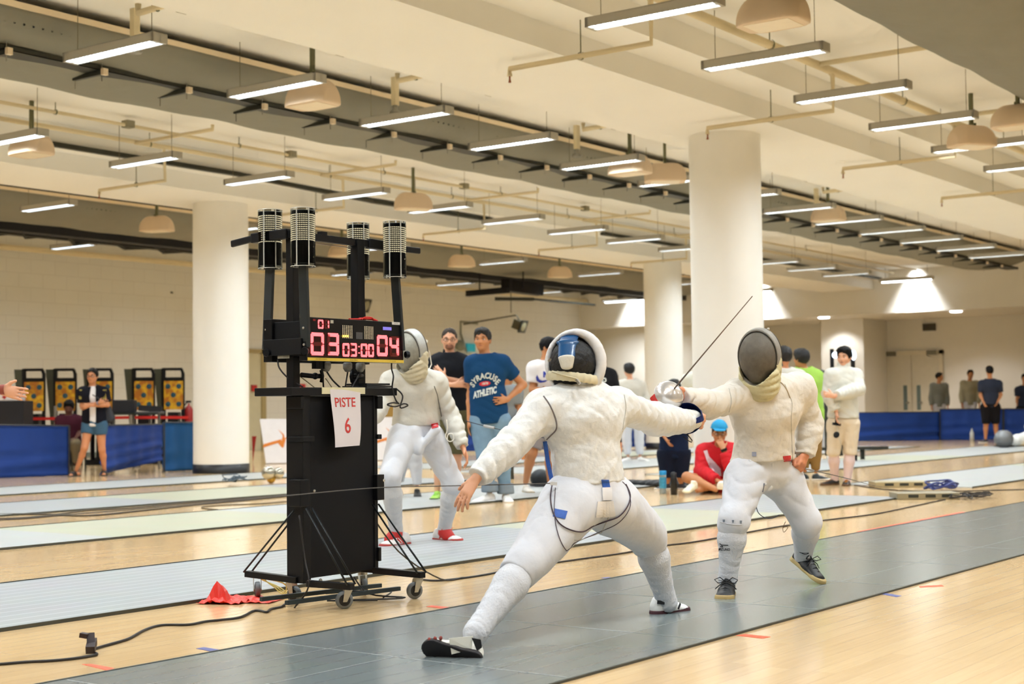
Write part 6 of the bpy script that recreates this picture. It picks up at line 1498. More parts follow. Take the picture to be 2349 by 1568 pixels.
shoe(fL, GZ(932, 1250)+np.array((0, 0, .09)), GZ(872, 1256), 1.12, (232, 228, 226), (170, 52, 44), (204, 36, 34), h=.006, stripes=(2, (200, 40, 36)), lh=1)
shoe(fL, GZ(1010, 1240)+np.array((0, 0, .09)), GZ(1060, 1243), 1.1, (233, 228, 226), (170, 52, 45), (204, 36, 35), h=.006, stripes=(2, (200, 40, 37)), lh=1)
for s_ in (0, 1):
    a = JL['an'][s_]+np.array((0, 0, -.035)); V = Vol(a-.12, a+.12, .007); V.cap(a-ZUP*.0, a-ZUP*.035+(-CAMF*.4-CAMR*(.6 if s_ == 0 else -.5))*.06, .05, .045, .02); V.build('red_tongue', mat('red shoe tongue', (196, 38, 34), .6), fL)
cL = AT(943, 803, 10.32); mL = mask_front(fL, cL, fwL, 1.0, (150, 147, 136), (176, 176, 172), (200, 190, 162))
MB().bar(cL-fwL*.13+ZUP*.05, cL-fwL*.17+ZUP*.03, .02, .02).tube([cL-fwL*.14+ZUP*.03, cL-fwL*.2-ZUP*.05, cL-fwL*.22-ZUP*.14, cL-fwL*.17-ZUP*.2], .004, 6).build('mask_cable', mat('white cable', (226, 222, 210), .5), mL)
patch_on(fL, [breeL, jacketL], [(989, 972), (1004, 969), (1006, 979), (991, 983)], REDLAB, 'red_label')
cord_on(fL, [jacketL], [(996, 885), (1003, 905), (1008, 930), (1013, 955)], .003, mat('dark armhole gap', (92, 92, 84), .8), 'armhole_seam', .001)
b = MB(); b.tube(smooth_pts([AT(x, y, 10.25) for x, y in ((1024, 962), (1026, 985), (1022, 1000), (1030, 1012), (1040, 1008), (1038, 995), (1028, 996), (1026, 1010))], 4), .004, 6); b.build('white_cord', mat('white cable', (226, 222, 210), .5), fL, True)
tag(MB().tube([AT(1068, 965, 10.3), AT(1110, 976, 10.2), AT(1160, 988, 10.1), AT(1250, 1004, 10.0)], .003, 6).build('reel_wire', mat('dark blue wire', (30, 36, 50), .5)), 'thin dark wire in front of the jeans of the man in blue T-shirt', 'cable')
tag(MB().tube([AT(1110, 976, 10.19), AT(1134, 981, 10.15)], .009, 8).build('wire_connector', mat('silver plug', (200, 202, 204), .3, .5)), 'small silver connector on the wire in front of the blue jeans', 'connector')
# ================================================================ people farther back
def person(lab, feet): return thing('person', lab, 'person', feet)
TONE1, TONE2, TONE3 = (206, 146, 104), (188, 128, 86), (224, 168, 136)
def shoes2(root, J, H, dirs, upper, sole=(230, 230, 228), lace=None, S=1.0, h=.012, **k):
    for s_ in (0, 1):
        a = J['an'][s_]; d = nrm(dirs[s_]); t_ = np.array((a[0], a[1], 0))+d*.19*S
        shoe(root, np.array((a[0], a[1], .09)), t_, S, upper, sole, lace, h=h, **k)
LEFTWARD, RIGHTWARD, TOCAM = -CAMR, CAMR, -CAMF
# man in black polo
p = person('man in black polo with glasses, arms crossed, standing behind the masked fencer by the machine', GZ(1020, 1145)); H = 1.78
J = pose(15.5, head=(1031, 778), neck=(1029, 812), pel=(1032, 940), sh=[(1001, 832), (1062, 832)], el=[(992, 882, -.05), (1072, 882, -.05)], wr=[(1044, 882, -.28), (1020, 866, -.22)], hip=[(1014, 958), (1050, 958)],
         kn=[(1008, 1046, -.05), (1046, 1044)], an=[(1003, 1124), (1045, 1124)], ht=[(1066, 880, -.3), (1004, 850, -.2)])
fw = facing(2, -4); make_body(p, J, H, TONE3, fw, h=.011, hs=1.04, nrm_=[-CAMF, -CAMF], curl=.2)
o = top(p, J, H, cloth('black polo cotton', (26, 28, 34)), 'polo_shirt', .011, .014, sleeve=.62, hem=.06, bulk=1.12, armb=1.15)
V = Vol(J['neck']-.14, J['neck']+.14, .008); V.cap(J['neck']+ZUP*.005, J['neck']+ZUP*.03, (.066, .06), (.06, .055), .01, side=CAMR); V.ell(J['neck']+ZUP*.03-CAMF*.07, (CAMR, CAMF, ZUP), (.022, .05, .05), .01, sub=True); V.build('collar', cloth('black polo cotton', (26, 28, 34)), o)
legs(p, J, H, cloth('olive khaki cotton', (96, 90, 62)), 'shorts', .011, .03, thigh=.95, calf=0, bulk=1.05)
face_bits(p, J['head'], fw, ZUP, 1.04, glasses=True); hair(p, J['head'], fw, ZUP, 1.02, 'crop', (92, 78, 68), .006)
V = Vol(J['head']-.15, J['head']+.15, .006); V.ell(J['head']-ZUP*.075+fw*.066, (fw, CAMR, ZUP), (.033, .045, .034), .01); V.ell(J['head']-ZUP*.062+fw*.1, (fw, CAMR, ZUP), (.02, .02, .012), .01, sub=True); V.build('beard', mat('short brown stubble', (136, 92, 70), .9, noise=.3, nscale=60), p)
shoes2(p, J, H, [TOCAM+LEFTWARD*.2, TOCAM+RIGHTWARD*.3], (176, 226, 96), (60, 90, 60), (120, 200, 80), 1.05)
# man in blue T-shirt
p = person('young man in navy blue printed T-shirt and light blue jeans, hand on hip', GZ(1140, 1150)); H = 1.78
J = pose(15.05, head=(1107, 779), neck=(1113, 815), pel=(1122, 948), sh=[(1084, 834), (1152, 832)], el=[(1079, 905, .05), (1200, 882, .1)], wr=[(1076, 962, -.02), (1163, 916, -.06)], hip=[(1102, 966), (1146, 966)],
         kn=[(1112, 1048, -.08), (1151, 1048)], an=[(1124, 1126, -.05), (1160, 1130)], ht=[(1074, 996, -.04), (1138, 919, -.16)])
fw = facing(-14, 2); make_body(p, J, H, TONE2, fw, h=.009, hs=1.06, nrm_=[-CAMR, -CAMF], curl=.25, thumbs=(1, -1))
TEE = cloth('navy teal T-shirt', (18, 62, 104)); o = top(p, J, H, TEE, 'tshirt', .0095, .013, sleeve=.60, hem=.055, bulk=1.1, armb=1.22, wr=.003)
legs(p, J, H, cloth('washed blue denim', (116, 146, 172), noise=.16, nscale=14), 'jeans', .0095, .014, calf=.96, bulk=1.04, wr=.0045)
face_bits(p, J['head'], fw, ZUP, 1.06, lip=(170, 96, 84)); hair(p, J['head'], fw, ZUP, 1.08, 'fringe', (18, 16, 18), .007)
PRN = mat('white shirt print', (206, 214, 214), .8); PRR = mat('red shirt print', (206, 48, 60), .8)
ux = nrm(np.array(AT(1146, 866, 15))-np.array(AT(1090, 872, 15.0))); uy = ZUP; c0 = AT(1113, 886, 15.05)
wd = {'SYRACUSE': 0}; R_ = .132; i = 0
for ch in 'SYRACUSE':
    vs, fs = text_mesh(ch, .08, .003); a = math.radians(74-148*i/7); cx, cy = R_*math.sin(-a)*1.0, R_*math.cos(a)*.78-.035
    vv = [((v[0]*.85)*math.cos(a*.6)-v[1]*math.sin(a*.6)+cx, (v[0]*.85)*math.sin(a*.6)+v[1]*math.cos(a*.6)+cy) for v in vs]
    print_on(p, o, vv, fs, c0+np.array((0, 0, .035)), ux, uy, CAMF, PRN, 'printed_letter', .005); i += 1
vs, fs = text_mesh('ATHLETIC', .088, .0045); W_ = max(v[0] for v in vs)-min(v[0] for v in vs); print_on(p, o, [(v[0]/W_*.24, v[1]*1.05-.065+v[0]*.08) for v in vs], fs, c0+np.array((0, 0, .0)), ux, uy, CAMF, PRN, 'printed_word', .005)
n = 20; vs = [(.058*math.cos(t), .024*math.sin(t)+.012) for t in np.linspace(0, 2*math.pi, n, endpoint=False)]; print_on(p, o, vs, [tuple(range(n))], c0+np.array((0, 0, .015)), ux, uy, CAMF, PRR, 'printed_oval', .006)
vs, fs = text_mesh('1870', .034, .001); print_on(p, o, [(v[0], v[1]+.012) for v in vs], fs, c0+np.array((0, 0, .015)), ux, uy, CAMF, PRN, 'printed_number', .008)
shoes2(p, J, H, [TOCAM*.5+LEFTWARD*.9, TOCAM*1.0+RIGHTWARD*.2], (236, 234, 232), (238, 238, 238), None, 1.1, h=.01)
for s_ in (0, 1):
    a = J['an'][s_]; V = Vol(a-.18, a+.18, .012); V.cap(a+ZUP*.06, a+ZUP*.01, .085, .09, .01); V.cut(a+ZUP*.1, ZUP); V.cut(a-ZUP*.01, -ZUP); V.build('turned_cuff', cloth('grey denim cuff', (120, 134, 148)), p)
# man in white T-shirt with blue swoosh print
p = person('man in white T-shirt with blue print and glasses, half hidden behind the lunging fencer\'s mask', GZ(1225, 1130)); H = 1.76
J = pose(16.5, head=(1258, 797), neck=(1249, 830), pel=(1254, 948), sh=[(1226, 846, -.1), (1280, 846, .1)], el=[(1221, 893, -.12), (1290, 892)], wr=[(1262, 904, -.3), (1262, 900, -.2)], hip=[(1236, 962), (1272, 962)],
         kn=[(1220, 1040, -.1), (1262, 1040, .1)], an=[(1206, 1106, 0), (1262, 1108, .1)], ht=[(1281, 908, -.32), (1245, 900, -.2)])
fw = facing(62, -12); make_body(p, J, H, TONE2, fw, h=.012, hs=1.0, nrm_=[-CAMF, -CAMF])
WT = cloth('white T-shirt', (234, 232, 236), bump=.2); o = top(p, J, H, WT, 'tshirt', .011, .014, sleeve=.66, hem=.07, bulk=1.12, armb=1.25)
legs(p, J, H, cloth('grey shorts', (150, 146, 150)), 'shorts', .012, .03, thigh=.85, calf=0)
face_bits(p, J['head'], fw, ZUP, 1.0, glasses=True); hair(p, J['head'], fw, ZUP, 1.02, 'short', (20, 18, 20), .008)
shoes2(p, J, H, [RIGHTWARD*.4+TOCAM, TOCAM], (224, 218, 208), (150, 130, 90), None, 1.05)
NB = mat('violet blue print', (48, 62, 160), .7)
vs, fs = text_mesh('NIKE', .085, .006); c0 = AT(1253, 868, 16.3); print_on(p, o, [(v[0]+.06, v[1]+.045) for v in vs], fs, c0, CAMR, ZUP, CAMF, NB, 'printed_word', .006)
sw = [(-.10, .045), (-.115, .01), (-.105, -.025), (-.07, -.045), (-.02, -.04), (.17, .035), (.02, -.012), (-.04, -.022), (-.075, -.008), (-.085, .015)]
print_on(p, o, sw, [tuple(range(len(sw)))], c0, CAMR, ZUP, CAMF, NB, 'printed_tick', .006)
# long-haired person in black
p = person('long-haired person in black T-shirt, mostly hidden right of the lunging fencer\'s mask', GZ(1395, 1130)); H = 1.66
J = pose(16.2, head=(1363, 812), neck=(1367, 846), pel=(1378, 955), sh=[(1342, 862), (1398, 862, .05)], el=[(1336, 905), (1414, 903, .02)], wr=[(1350, 940, -.1), (1392, 905, -.28)], hip=[(1360, 968), (1396, 968)], kn=[(1362, 1040), (1402, 1040)], an=[(1365, 1108), (1404, 1106)])
fw = facing(150, 0); make_body(p, J, H, TONE2, fw, h=.014); o = top(p, J, H, cloth('black T-shirt', (22, 22, 26)), 'tshirt', .012, .014, sleeve=.75, hem=.06, bulk=1.1, armb=1.25)
hair(p, J['head'], fw, ZUP, 1.08, 'long', (20, 15, 14), .01); legs(p, J, H, cloth('dark shorts', (32, 34, 44)), 'shorts', .014, .02, thigh=.9, calf=0); shoes2(p, J, H, [TOCAM, TOCAM], (60, 60, 64), h=.016)
vs, fs = text_mesh('ED', .07, .004); print_on(p, o, [(v[0], v[1]) for v in vs], fs, AT(1382, 872, 16.1), CAMR, ZUP, CAMF, PRN, 'printed_letter', .006)
# boy in grey lamé from behind
p = person('boy in grey lamé jacket and white breeches, seen from behind before the farther column', GZ(1453, 1055)); H = 1.56
J = pose(25.5, head=(1443, 849), neck=(1446, 872), pel=(1451, 940), sh=[(1424, 884), (1470, 884)], el=[(1416, 915), (1482, 912)], wr=[(1424, 940, -.15), (1478, 938, -.1)], hip=[(1438, 952), (1466, 952)], kn=[(1437, 1002), (1466, 1000)], an=[(1441, 1046), (1468, 1046)])
fw = facing(205, 0); make_body(p, J, H, TONE3, fw, h=.018); top(p, J, H, cloth('dull grey lamé', (176, 174, 164)), 'lame_jacket', .016, .02, 1.0, .95, hem=.03, bulk=1.2, armb=1.3, wr=.004)
legs(p, J, H, WHITE, 'breeches', .016, .02, calf=.9, bulk=1.12); hair(p, J['head'], fw, ZUP, 1.12, 'fringe', (18, 18, 20), .012); shoes2(p, J, H, [LEFTWARD+TOCAM*.4, RIGHTWARD+TOCAM*.4], (232, 232, 230), h=.018)
# person with pale head farther
p = person('distant person in dark top raising a hand, left of the boy in lamé', GZ(1412, 1050)); H = 1.68
J = pose(27.5, head=(1409, 868), neck=(1409, 890), pel=(1410, 962), sh=[(1390, 902), (1428, 902)], el=[(1386, 925), (1425, 925, -.1)], wr=[(1395, 940, -.2), (1406, 900, -.3)], hip=[(1398, 972), (1420, 972)], kn=[(1398, 1018), (1420, 1018)], an=[(1398, 1060), (1420, 1060)])
fw = facing(-10, -10); make_body(p, J, H, TONE1, fw, h=.02); top(p, J, H, cloth('dark slate T-shirt', (38, 44, 56)), 'tshirt', .018, .014, .6, bulk=1.1, armb=1.2); legs(p, J, H, cloth('dark shorts', (32, 34, 44)), 'shorts', .02, .02, thigh=.9, calf=0); hair(p, J['head'], fw, ZUP, .98, 'crop', (40, 34, 32), .014)
# person in grey crouching behind the blue shirt's elbow
p = person('sitting person in grey shirt, seen through the bent arm of the man in jeans', GZ(1175, 1075)); H = 1.7
J = pose(20, head=(1162, 862), neck=(1164, 886), pel=(1168, 972), sh=[(1145, 898, .1), (1186, 900, -.1)], el=[(1143, 938, .1), (1192, 938, -.1)], wr=[(1165, 965, -.25), (1200, 970, -.3)], hip=[(1158, 980, 0), (1180, 980, -.1)], kn=[(1190, 975, -.3), (1200, 985, -.4)], an=[(1192, 1040, -.25), (1200, 1050, -.3)])
fw = facing(60, 0); make_body(p, J, H, TONE2, fw, h=.018); top(p, J, H, cloth('mid grey shirt', (128, 134, 138)), 'shirt', .016, .016, .7, bulk=1.1, armb=1.2); legs(p, J, H, cloth('navy shorts', (30, 42, 78)), 'shorts', .018, .025, thigh=.75, calf=0, waist=False); hair(p, J['head'], fw, ZUP, 1.04, 'short', (22, 18, 18), .014)
c = GZ(1168, 1072); q = c-ZUP*0; tt = thing('stool', 'low dark stool under the seated person in grey shirt', 'stool', c)
MB().box((J['pel'][0]-.2, J['pel'][1]-.2, float(J['pel'][2])-.22), (J['pel'][0]+.2, J['pel'][1]+.2, float(J['pel'][2])-.16)).build('seat', DARKM, tt)
for dx in (-.16, .16):
    for dy in (-.16, .16): MB().box((J['pel'][0]+dx-.015, J['pel'][1]+dy-.015, 0), (J['pel'][0]+dx+.015, J['pel'][1]+dy+.015, float(J['pel'][2])-.22)).build('leg', DARKM, tt)
# small child in navy
p = person('small child in navy T-shirt and dark shorts standing behind the crossed sabres', GZ(1545, 1124)); H = 1.24
J = pose(16.9, head=(1546, 893), neck=(1546, 925), pel=(1546, 1030), sh=[(1520, 940), (1573, 940)], el=[(1513, 985), (1582, 985, -.03)], wr=[(1530, 1010, -.15), (1560, 975, -.2)], hip=[(1530, 1040), (1562, 1040)], kn=[(1530, 1092), (1562, 1092)], an=[(1530, 1112), (1562, 1112)])
fw = facing(170, 0); make_body(p, J, H, TONE2, fw, h=.012, hs=.98); top(p, J, H, cloth('dark navy T-shirt', (20, 34, 62)), 'tshirt', .012, .015, .85, bulk=1.3, armb=1.5, hem=.08); legs(p, J, H, cloth('navy black shorts', (18, 26, 46)), 'shorts', .012, .03, thigh=1.02, calf=.1, bulk=1.2)
hair(p, J['head'], fw, ZUP, 1.02, 'fringe', (18, 17, 18), .01); shoes2(p, J, H, [LEFTWARD, RIGHTWARD], (40, 42, 48), S=.8, h=.014)
# white-clothed person half behind the central column
p = person('fencer in pale jacket half hidden behind the left side of the central column', GZ(1612, 1075)); H = 1.7
J = pose(20.5, head=(1614, 832), neck=(1608, 856), pel=(1606, 950), sh=[(1580, 872), (1632, 872)], el=[(1574, 910), (1640, 910)], wr=[(1590, 935, -.2), (1632, 940, -.2)], hip=[(1592, 962), (1622, 962)], kn=[(1612, 1030), (1624, 1030)], an=[(1612, 1072), (1628, 1072)])
fw = facing(190, 0); make_body(p, J, H, TONE3, fw, h=.018); top(p, J, H, cloth('pale grey lamé', (200, 200, 190)), 'lame_jacket', .016, .02, 1.0, .95, bulk=1.25, armb=1.35, wr=.004); legs(p, J, H, WHITE, 'breeches', .018, .02, calf=.9); hair(p, J['head'], fw, ZUP, 1.0, 'short', (22, 20, 20), .014); shoes2(p, J, H, [TOCAM, TOCAM], (225, 225, 222), h=.018)
# seated man in red jacket
p = person('man in red and white jacket and blue cap sitting cross-legged, hand to mouth', GZ(1640, 1130)); H = 1.72
J = pose(16.2, head=(1650, 992, -.1), neck=(1650, 1024, 0), pel=(1652, 1108, .15), sh=[(1616, 1036, -.02), (1684, 1036, .02)], el=[(1608, 1082, -.12), (1678, 1070, -.3)], wr=[(1650, 1104, -.42), (1660, 1030, -.3)], ht=[(1670, 1107, -.45), (1650, 1008, -.24)],
         hip=[(1634, 1110, .1), (1672, 1110, .15)], kn=[(1576, 1094, -.3), (1712, 1096, -.2)], an=[(1642, 1122, -.5), (1600, 1124, -.42)])
fw = facing(-4, -10); make_body(p, J, H, TONE2, fw, h=.01, hs=1.02, nrm_=[ZUP, -CAMF], curl=.35)
REDC = cloth('red tracksuit', (200, 34, 44), .7); o = top(p, J, H, REDC, 'jacket', .01, .02, 1.0, .85, hem=.04, bulk=1.12, armb=1.35, wr=.006, collar=False)
V = Vol(J['neck']-.15, J['neck']+.15, .009); V.cap(J['neck']-ZUP*.01, J['neck']+ZUP*.035, (.075, .07), (.068, .064), .01, side=CAMR); V.build('collar', REDC, o)
WP = cloth('white jacket panel', (222, 204, 212)); pc = J['neck']-ZUP*.2
pl = [(-.19, .16), (-.15, .17), (-.13, .1), (-.09, .06), (.0, -.04), (.015, -.12), (-.05, -.12), (-.12, -.03), (-.16, .06)]; print_on(p, o, [(a+.0, b_) for a, b_ in pl], [tuple(range(len(pl)))], pc, CAMR, ZUP, CAMF, WP, 'white_panel', .006, .03)
pl = [(.03, -.05), (.10, -.01), (.13, -.07), (.09, -.12), (.03, -.13)]; print_on(p, o, pl, [tuple(range(len(pl)))], pc, CAMR, ZUP, CAMF, WP, 'white_panel', .006, .03)
legs(p, J, H, cloth('black shorts', (22, 20, 24)), 'shorts', .012, .02, thigh=.35, calf=0, waist=True)
face_bits(p, J['head'], fw, ZUP, 1.02, glasses=True, mouth=False); hair(p, J['head'], fw, ZUP, .99, 'short', (20, 18, 20), .01)
c = J['head']+ZUP*.02; V = Vol(c-.2, c+.2, .008); V.ell(c+ZUP*.02, (fw, CAMR, ZUP), (.112, .095, .108), .01); V.cut(c+ZUP*.028, -ZUP); V.cap(c+fw*.07+ZUP*.035, c+fw*.15+ZUP*.03, (.075, .01), (.06, .008), .01, side=CAMR); V.build('cap', mat('sky blue cap', (24, 150, 204), .7, bump=.2), p)
WC = MB().lathe(J['wr'][1]-nrm(J['wr'][1]-J['el'][1])*.02, [(.036, 0), (.038, .03)], 16, axis=nrm(J['wr'][1]-J['el'][1])).build('wristwatch', BLACKM, p)
shoe(p, AT(1650, 1119, 15.7), AT(1694, 1127, 15.6), 1.0, (232, 228, 218), (220, 214, 190), h=.01, up=nrm(ZUP-CAMF*.3)); shoe(p, AT(1598, 1120, 15.75), AT(1570, 1131, 15.55), 1.0, (226, 222, 204), (214, 206, 176), h=.01, up=nrm(ZUP-CAMF*.3))
# boy in white with folded arms
p = person('boy in white fencing kit with folded arms, pale pink socks and black-orange shoes', GZ(1922, 1112)); H = 1.68
J = pose(17.3, head=(1937, 818), neck=(1934, 846), pel=(1934, 958), sh=[(1908, 862, -.08), (1962, 862, .08)], el=[(1900, 902, -.1), (1970, 892, -.05)], wr=[(1919, 946, -.18), (1912, 908, -.3)], hip=[(1919, 972), (1951, 972)], kn=[(1912, 1036), (1950, 1036)], an=[(1915, 1096, .1), (1944, 1098)], ht=[(1918, 965, -.2), (1898, 905, -.3)])
fw = facing(-34, -4); make_body(p, J, H, TONE3, fw, h=.011, hs=1.0, nrm_=[-CAMR, -CAMF], curl=.5)
top(p, J, H, cloth('off-white jacket', (214, 214, 206)), 'fencing_jacket', .0105, .018, 1.0, .9, hem=.0, bulk=1.04, armb=1.35, wr=.006, collar=True); legs(p, J, H, cloth('cream breeches', (222, 208, 186)), 'breeches', .011, .013, calf=.1, bulk=1.0, wr=.005)
for s_ in (0, 1): sock(p, J, H, cloth('pale pink sock', (226, 204, 204)), s_, .01, .004, .05)
face_bits(p, J['head'], fw, ZUP, 1.0, lip=(170, 100, 90)); hair(p, J['head'], fw, ZUP, 1.08, 'fringe', (22, 20, 22), .008)
shoes2(p, J, H, [LEFTWARD+TOCAM*.3, LEFTWARD*.4+TOCAM], (34, 30, 28), (90, 60, 30), (226, 140, 40), 1.02)
q = J['ht'][0]; tt = thing('sabre', 'dark sabre grip hanging from the hand of the boy in white with folded arms', 'sabre', q)
MB().tube([q+ZUP*.06, q-ZUP*.05], .014, 8).build('grip', BLACKM, tt, True); MB().tube([q-ZUP*.05, q-ZUP*.5+CAMR*.1], [.004, .002], 6).build('blade', mat('pale blade', (200, 196, 184), .35, .6), tt, True); MB().bar(q-ZUP*.03-CAMR*.04, q-ZUP*.045+CAMR*.05, .05, .03).lathe(q-ZUP*.16, [(0, .01), (.03, .005), (.04, 0)], 14, axis=(-1, 0, .3)).build('guard', BLACKM, tt)
# green T-shirt, seen from behind
p = person('person in lime green T-shirt and khaki trousers seen from behind', GZ(1862, 1092)); H = 1.74
J = pose(18.5, head=(1838, 822), neck=(1844, 848), pel=(1852, 950), sh=[(1816, 864), (1872, 866)], el=[(1810, 905), (1880, 908)], wr=[(1815, 945), (1880, 945)], hip=[(1838, 962), (1868, 962)], kn=[(1842, 1026), (1870, 1026)], an=[(1846, 1078), (1871, 1080)])
fw = facing(215, 4); make_body(p, J, H, TONE2, fw, h=.013); o = top(p, J, H, cloth('lime green T-shirt', (160, 204, 92)), 'tshirt', .012, .02, .7, bulk=1.2, armb=1.4, hem=.08); legs(p, J, H, cloth('khaki trousers', (142, 112, 66)), 'trousers', .013, .016, calf=.95)
hair(p, J['head'], fw, ZUP, 1.1, 'fringe', (18, 17, 19), .01); shoes2(p, J, H, [LEFTWARD, RIGHTWARD], (40, 52, 60), h=.016)
vs, fs = text_mesh('TEAM', .07, .002); print_on(p, o, vs, fs, AT(1850, 878, 18.3), CAMR, ZUP, CAMF, mat('dark green print', (96, 150, 60), .8), 'printed_word', .006) if False else None
p = person('black-haired person in pale grey top standing right behind the dark mask', GZ(1795, 1118)); H = 1.74
J = pose(16.8, head=(1799, 818), neck=(1797, 848), pel=(1790, 960), sh=[(1768, 864), (1832, 866)], el=[(1764, 910), (1836, 908)], wr=[(1770, 945), (1826, 945)], hip=[(1778, 972), (1806, 972)], kn=[(1780, 1040), (1808, 1040)], an=[(1782, 1104), (1810, 1104)])
fw = facing(190, 0); make_body(p, J, H, TONE1, fw, h=.014); top(p, J, H, cloth('pale grey top', (202, 200, 192)), 'jacket', .013, .02, 1.0, .95, bulk=1.15, armb=1.25); legs(p, J, H, WHITE, 'breeches', .014, .02, calf=.9); hair(p, J['head'], fw, ZUP, 1.06, 'fringe', (18, 17, 19), .01); shoes2(p, J, H, [TOCAM, TOCAM], (225, 225, 222), h=.018)
p = person('distant dark-haired person in white kit between the green T-shirt and the boy in white', GZ(1892, 1062)); H = 1.5
J = pose(25.5, head=(1884, 864), neck=(1885, 884), pel=(1888, 945), sh=[(1868, 896), (1904, 896)], el=[(1864, 922), (1908, 920)], wr=[(1876, 940, -.1), (1900, 940, -.1)], hip=[(1878, 955), (1898, 955)], kn=[(1878, 1005), (1898, 1005)], an=[(1878, 1048), (1900, 1048)])
fw = facing(200, 0); make_body(p, J, H, TONE3, fw, h=.02); top(p, J, H, cloth('pale grey lamé', (200, 200, 190)), 'lame_jacket', .018, .02, 1.0, .95, bulk=1.2, armb=1.25); legs(p, J, H, WHITE, 'breeches', .018, .02, calf=.9); hair(p, J['head'], fw, ZUP, 1.05, 'short', (18, 17, 19), .014); shoes2(p, J, H, [TOCAM, TOCAM], (225, 225, 222), h=.018)
# far people by the barrier
far = [('distant fencer in grey lamé turned right, left of three people at far right', 40.0, 2155, 864, 62, (126, 128, 120), WHITE, 1.0, .95, 1.76, 17), ('distant fencer in olive grey lamé facing the camera behind far barrier', 39.6, 2226, 858, -8, (158, 152, 128), WHITE, 1.0, .95, 1.78, 18)]
for (lab, D, x, y, fc, col, lm, sl, fo, H, w_) in far:
    p = person(lab, GZ(x, 1005)); s = 3380/D
    J = pose(D, head=(x, y), neck=(x-2, y+.115*H*s), pel=(x-3, y+.41*H*s), sh=[(x-w_+2, y+.14*H*s), (x+w_-4, y+.14*H*s)], el=[(x-w_-2, y+.31*H*s), (x+w_, y+.31*H*s)], wr=[(x-w_-1, y+.44*H*s, -.1), (x+w_+2, y+.44*H*s, -.1)], hip=[(x-w_*.5-2, y+.44*H*s), (x+w_*.5-4, y+.44*H*s)],
             kn=[(x-w_*.5-2, y+.67*H*s), (x+w_*.5-4, y+.67*H*s)], an=[(x-w_*.5-2, 923+.87*s), (x+w_*.5-4, 923+.87*s)])
    fw = facing(fc, 0); make_body(p, J, H, TONE2, fw, h=.022); top(p, J, H, cloth('far lamé %d' % col[0], col), 'lame_jacket', .02, .02, sl, fo, bulk=1.0, armb=1.15); shoes2(p, J, H, [TOCAM, TOCAM], (200, 200, 200), h=.02); legs(p, J, H, lm, 'breeches', .022, .02, calf=.9); hair(p, J['head'], fw, ZUP, 1.04, 'short', (34, 30, 28), .014)
NAV = cloth('charcoal navy T-shirt', (44, 50, 66))
p = person('bare-legged man in navy T-shirt and black shorts before the far right barrier', GZ(2271, 1014)); H = 1.76; D = 34.9
J = pose(D, head=(2270, 851), neck=(2271, 870), pel=(2272, 925), sh=[(2252, 880), (2291, 880)], el=[(2249, 906), (2296, 905)], wr=[(2256, 922, -.15), (2288, 922, -.15)], hip=[(2262, 934), (2282, 934)], kn=[(2262, 972), (2284, 972)], an=[(2261, 1006), (2286, 1004)])
fw = facing(180, -5); make_body(p, J, H, TONE2, fw, h=.018); top(p, J, H, NAV, 'tshirt', .018, .016, .75, bulk=1.1, armb=1.25); legs(p, J, H, cloth('black shorts', (22, 20, 24)), 'shorts', .018, .03, thigh=.98, calf=0, bulk=1.05); hair(p, J['head'], fw, ZUP, 1.1, 'fringe', (20, 18, 20), .014); shoes2(p, J, H, [LEFTWARD, RIGHTWARD], (50, 40, 40), h=.02)
p = person('person in dark navy T-shirt cut by the right edge, behind the far blue barrier', GZ(2350, 1006)); D = 38.2; H = 1.72
J = pose(D, head=(2351, 868), neck=(2350, 885), pel=(2350, 930), sh=[(2335, 894), (2366, 894)], el=[(2333, 915), (2368, 915)], wr=[(2334, 932), (2366, 932)], hip=[(2342, 938), (2358, 938)], kn=[(2342, 972), (2358, 972)], an=[(2342, 1000), (2358, 1000)])
fw = facing(-30, 0); make_body(p, J, H, TONE2, fw, h=.022); o = top(p, J, H, NAV, 'tshirt', .02, .016, .7, bulk=1.05, armb=1.2); legs(p, J, H, cloth('black shorts', (22, 20, 24)), 'shorts', .022, .03, thigh=.98, calf=0); hair(p, J['head'], fw, ZUP, 1.1, 'fringe', (20, 18, 20), .016)
# standing woman at left
p = person('woman in open black jacket, denim shorts and glasses standing with crossed arms at left', GZ(190, 1090)); H = 1.64
J = pose(22.3, head=(212, 862, -.03), neck=(212, 888), pel=(216, 962), sh=[(190, 900), (238, 900)], el=[(188, 930, -.03), (247, 928, -.03)], wr=[(225, 924, -.25), (204, 930, -.28)], hip=[(204, 972), (230, 972)], kn=[(194, 1026, -.1), (234, 1030)], an=[(175, 1078, 0), (240, 1078, .1)], ht=[(240, 920, -.25), (192, 934, -.28)])
fw = facing(-4, -3); make_body(p, J, H, TONE1, fw, h=.013, hs=1.0, nrm_=[-CAMF, -CAMF], slim=.96)
top(p, J, H, cloth('white T-shirt', (234, 232, 236)), 'tshirt', .013, .008, .3, hem=.06, bulk=1.0)
V = Vol(*bounds(allpts(J), .2), .012); body(V, J, H, .02, 'torso pelvis', .004, 1.06); V.cut(J['pel']-ZUP*.06, -ZUP); V.cut(J['neck']+ZUP*.01, ZUP, .09); V.cap(AT(213, 890, 22.2)-CAMF*.05, AT(214, 975, 22.2)-CAMF*.07, (.045, .12), (.05, .12), .01, side=CAMR, sub=True); body(V, J, H, .018, 'uarm', .003, 1.3, uf=.8)
for s_ in (0, 1): V.cut(J['sh'][s_]+(J['el'][s_]-J['sh'][s_])*.8, J['el'][s_]-J['sh'][s_], .08)
o = V.build('open_jacket', cloth('black jacket', (20, 20, 30)), p)
b = MB()
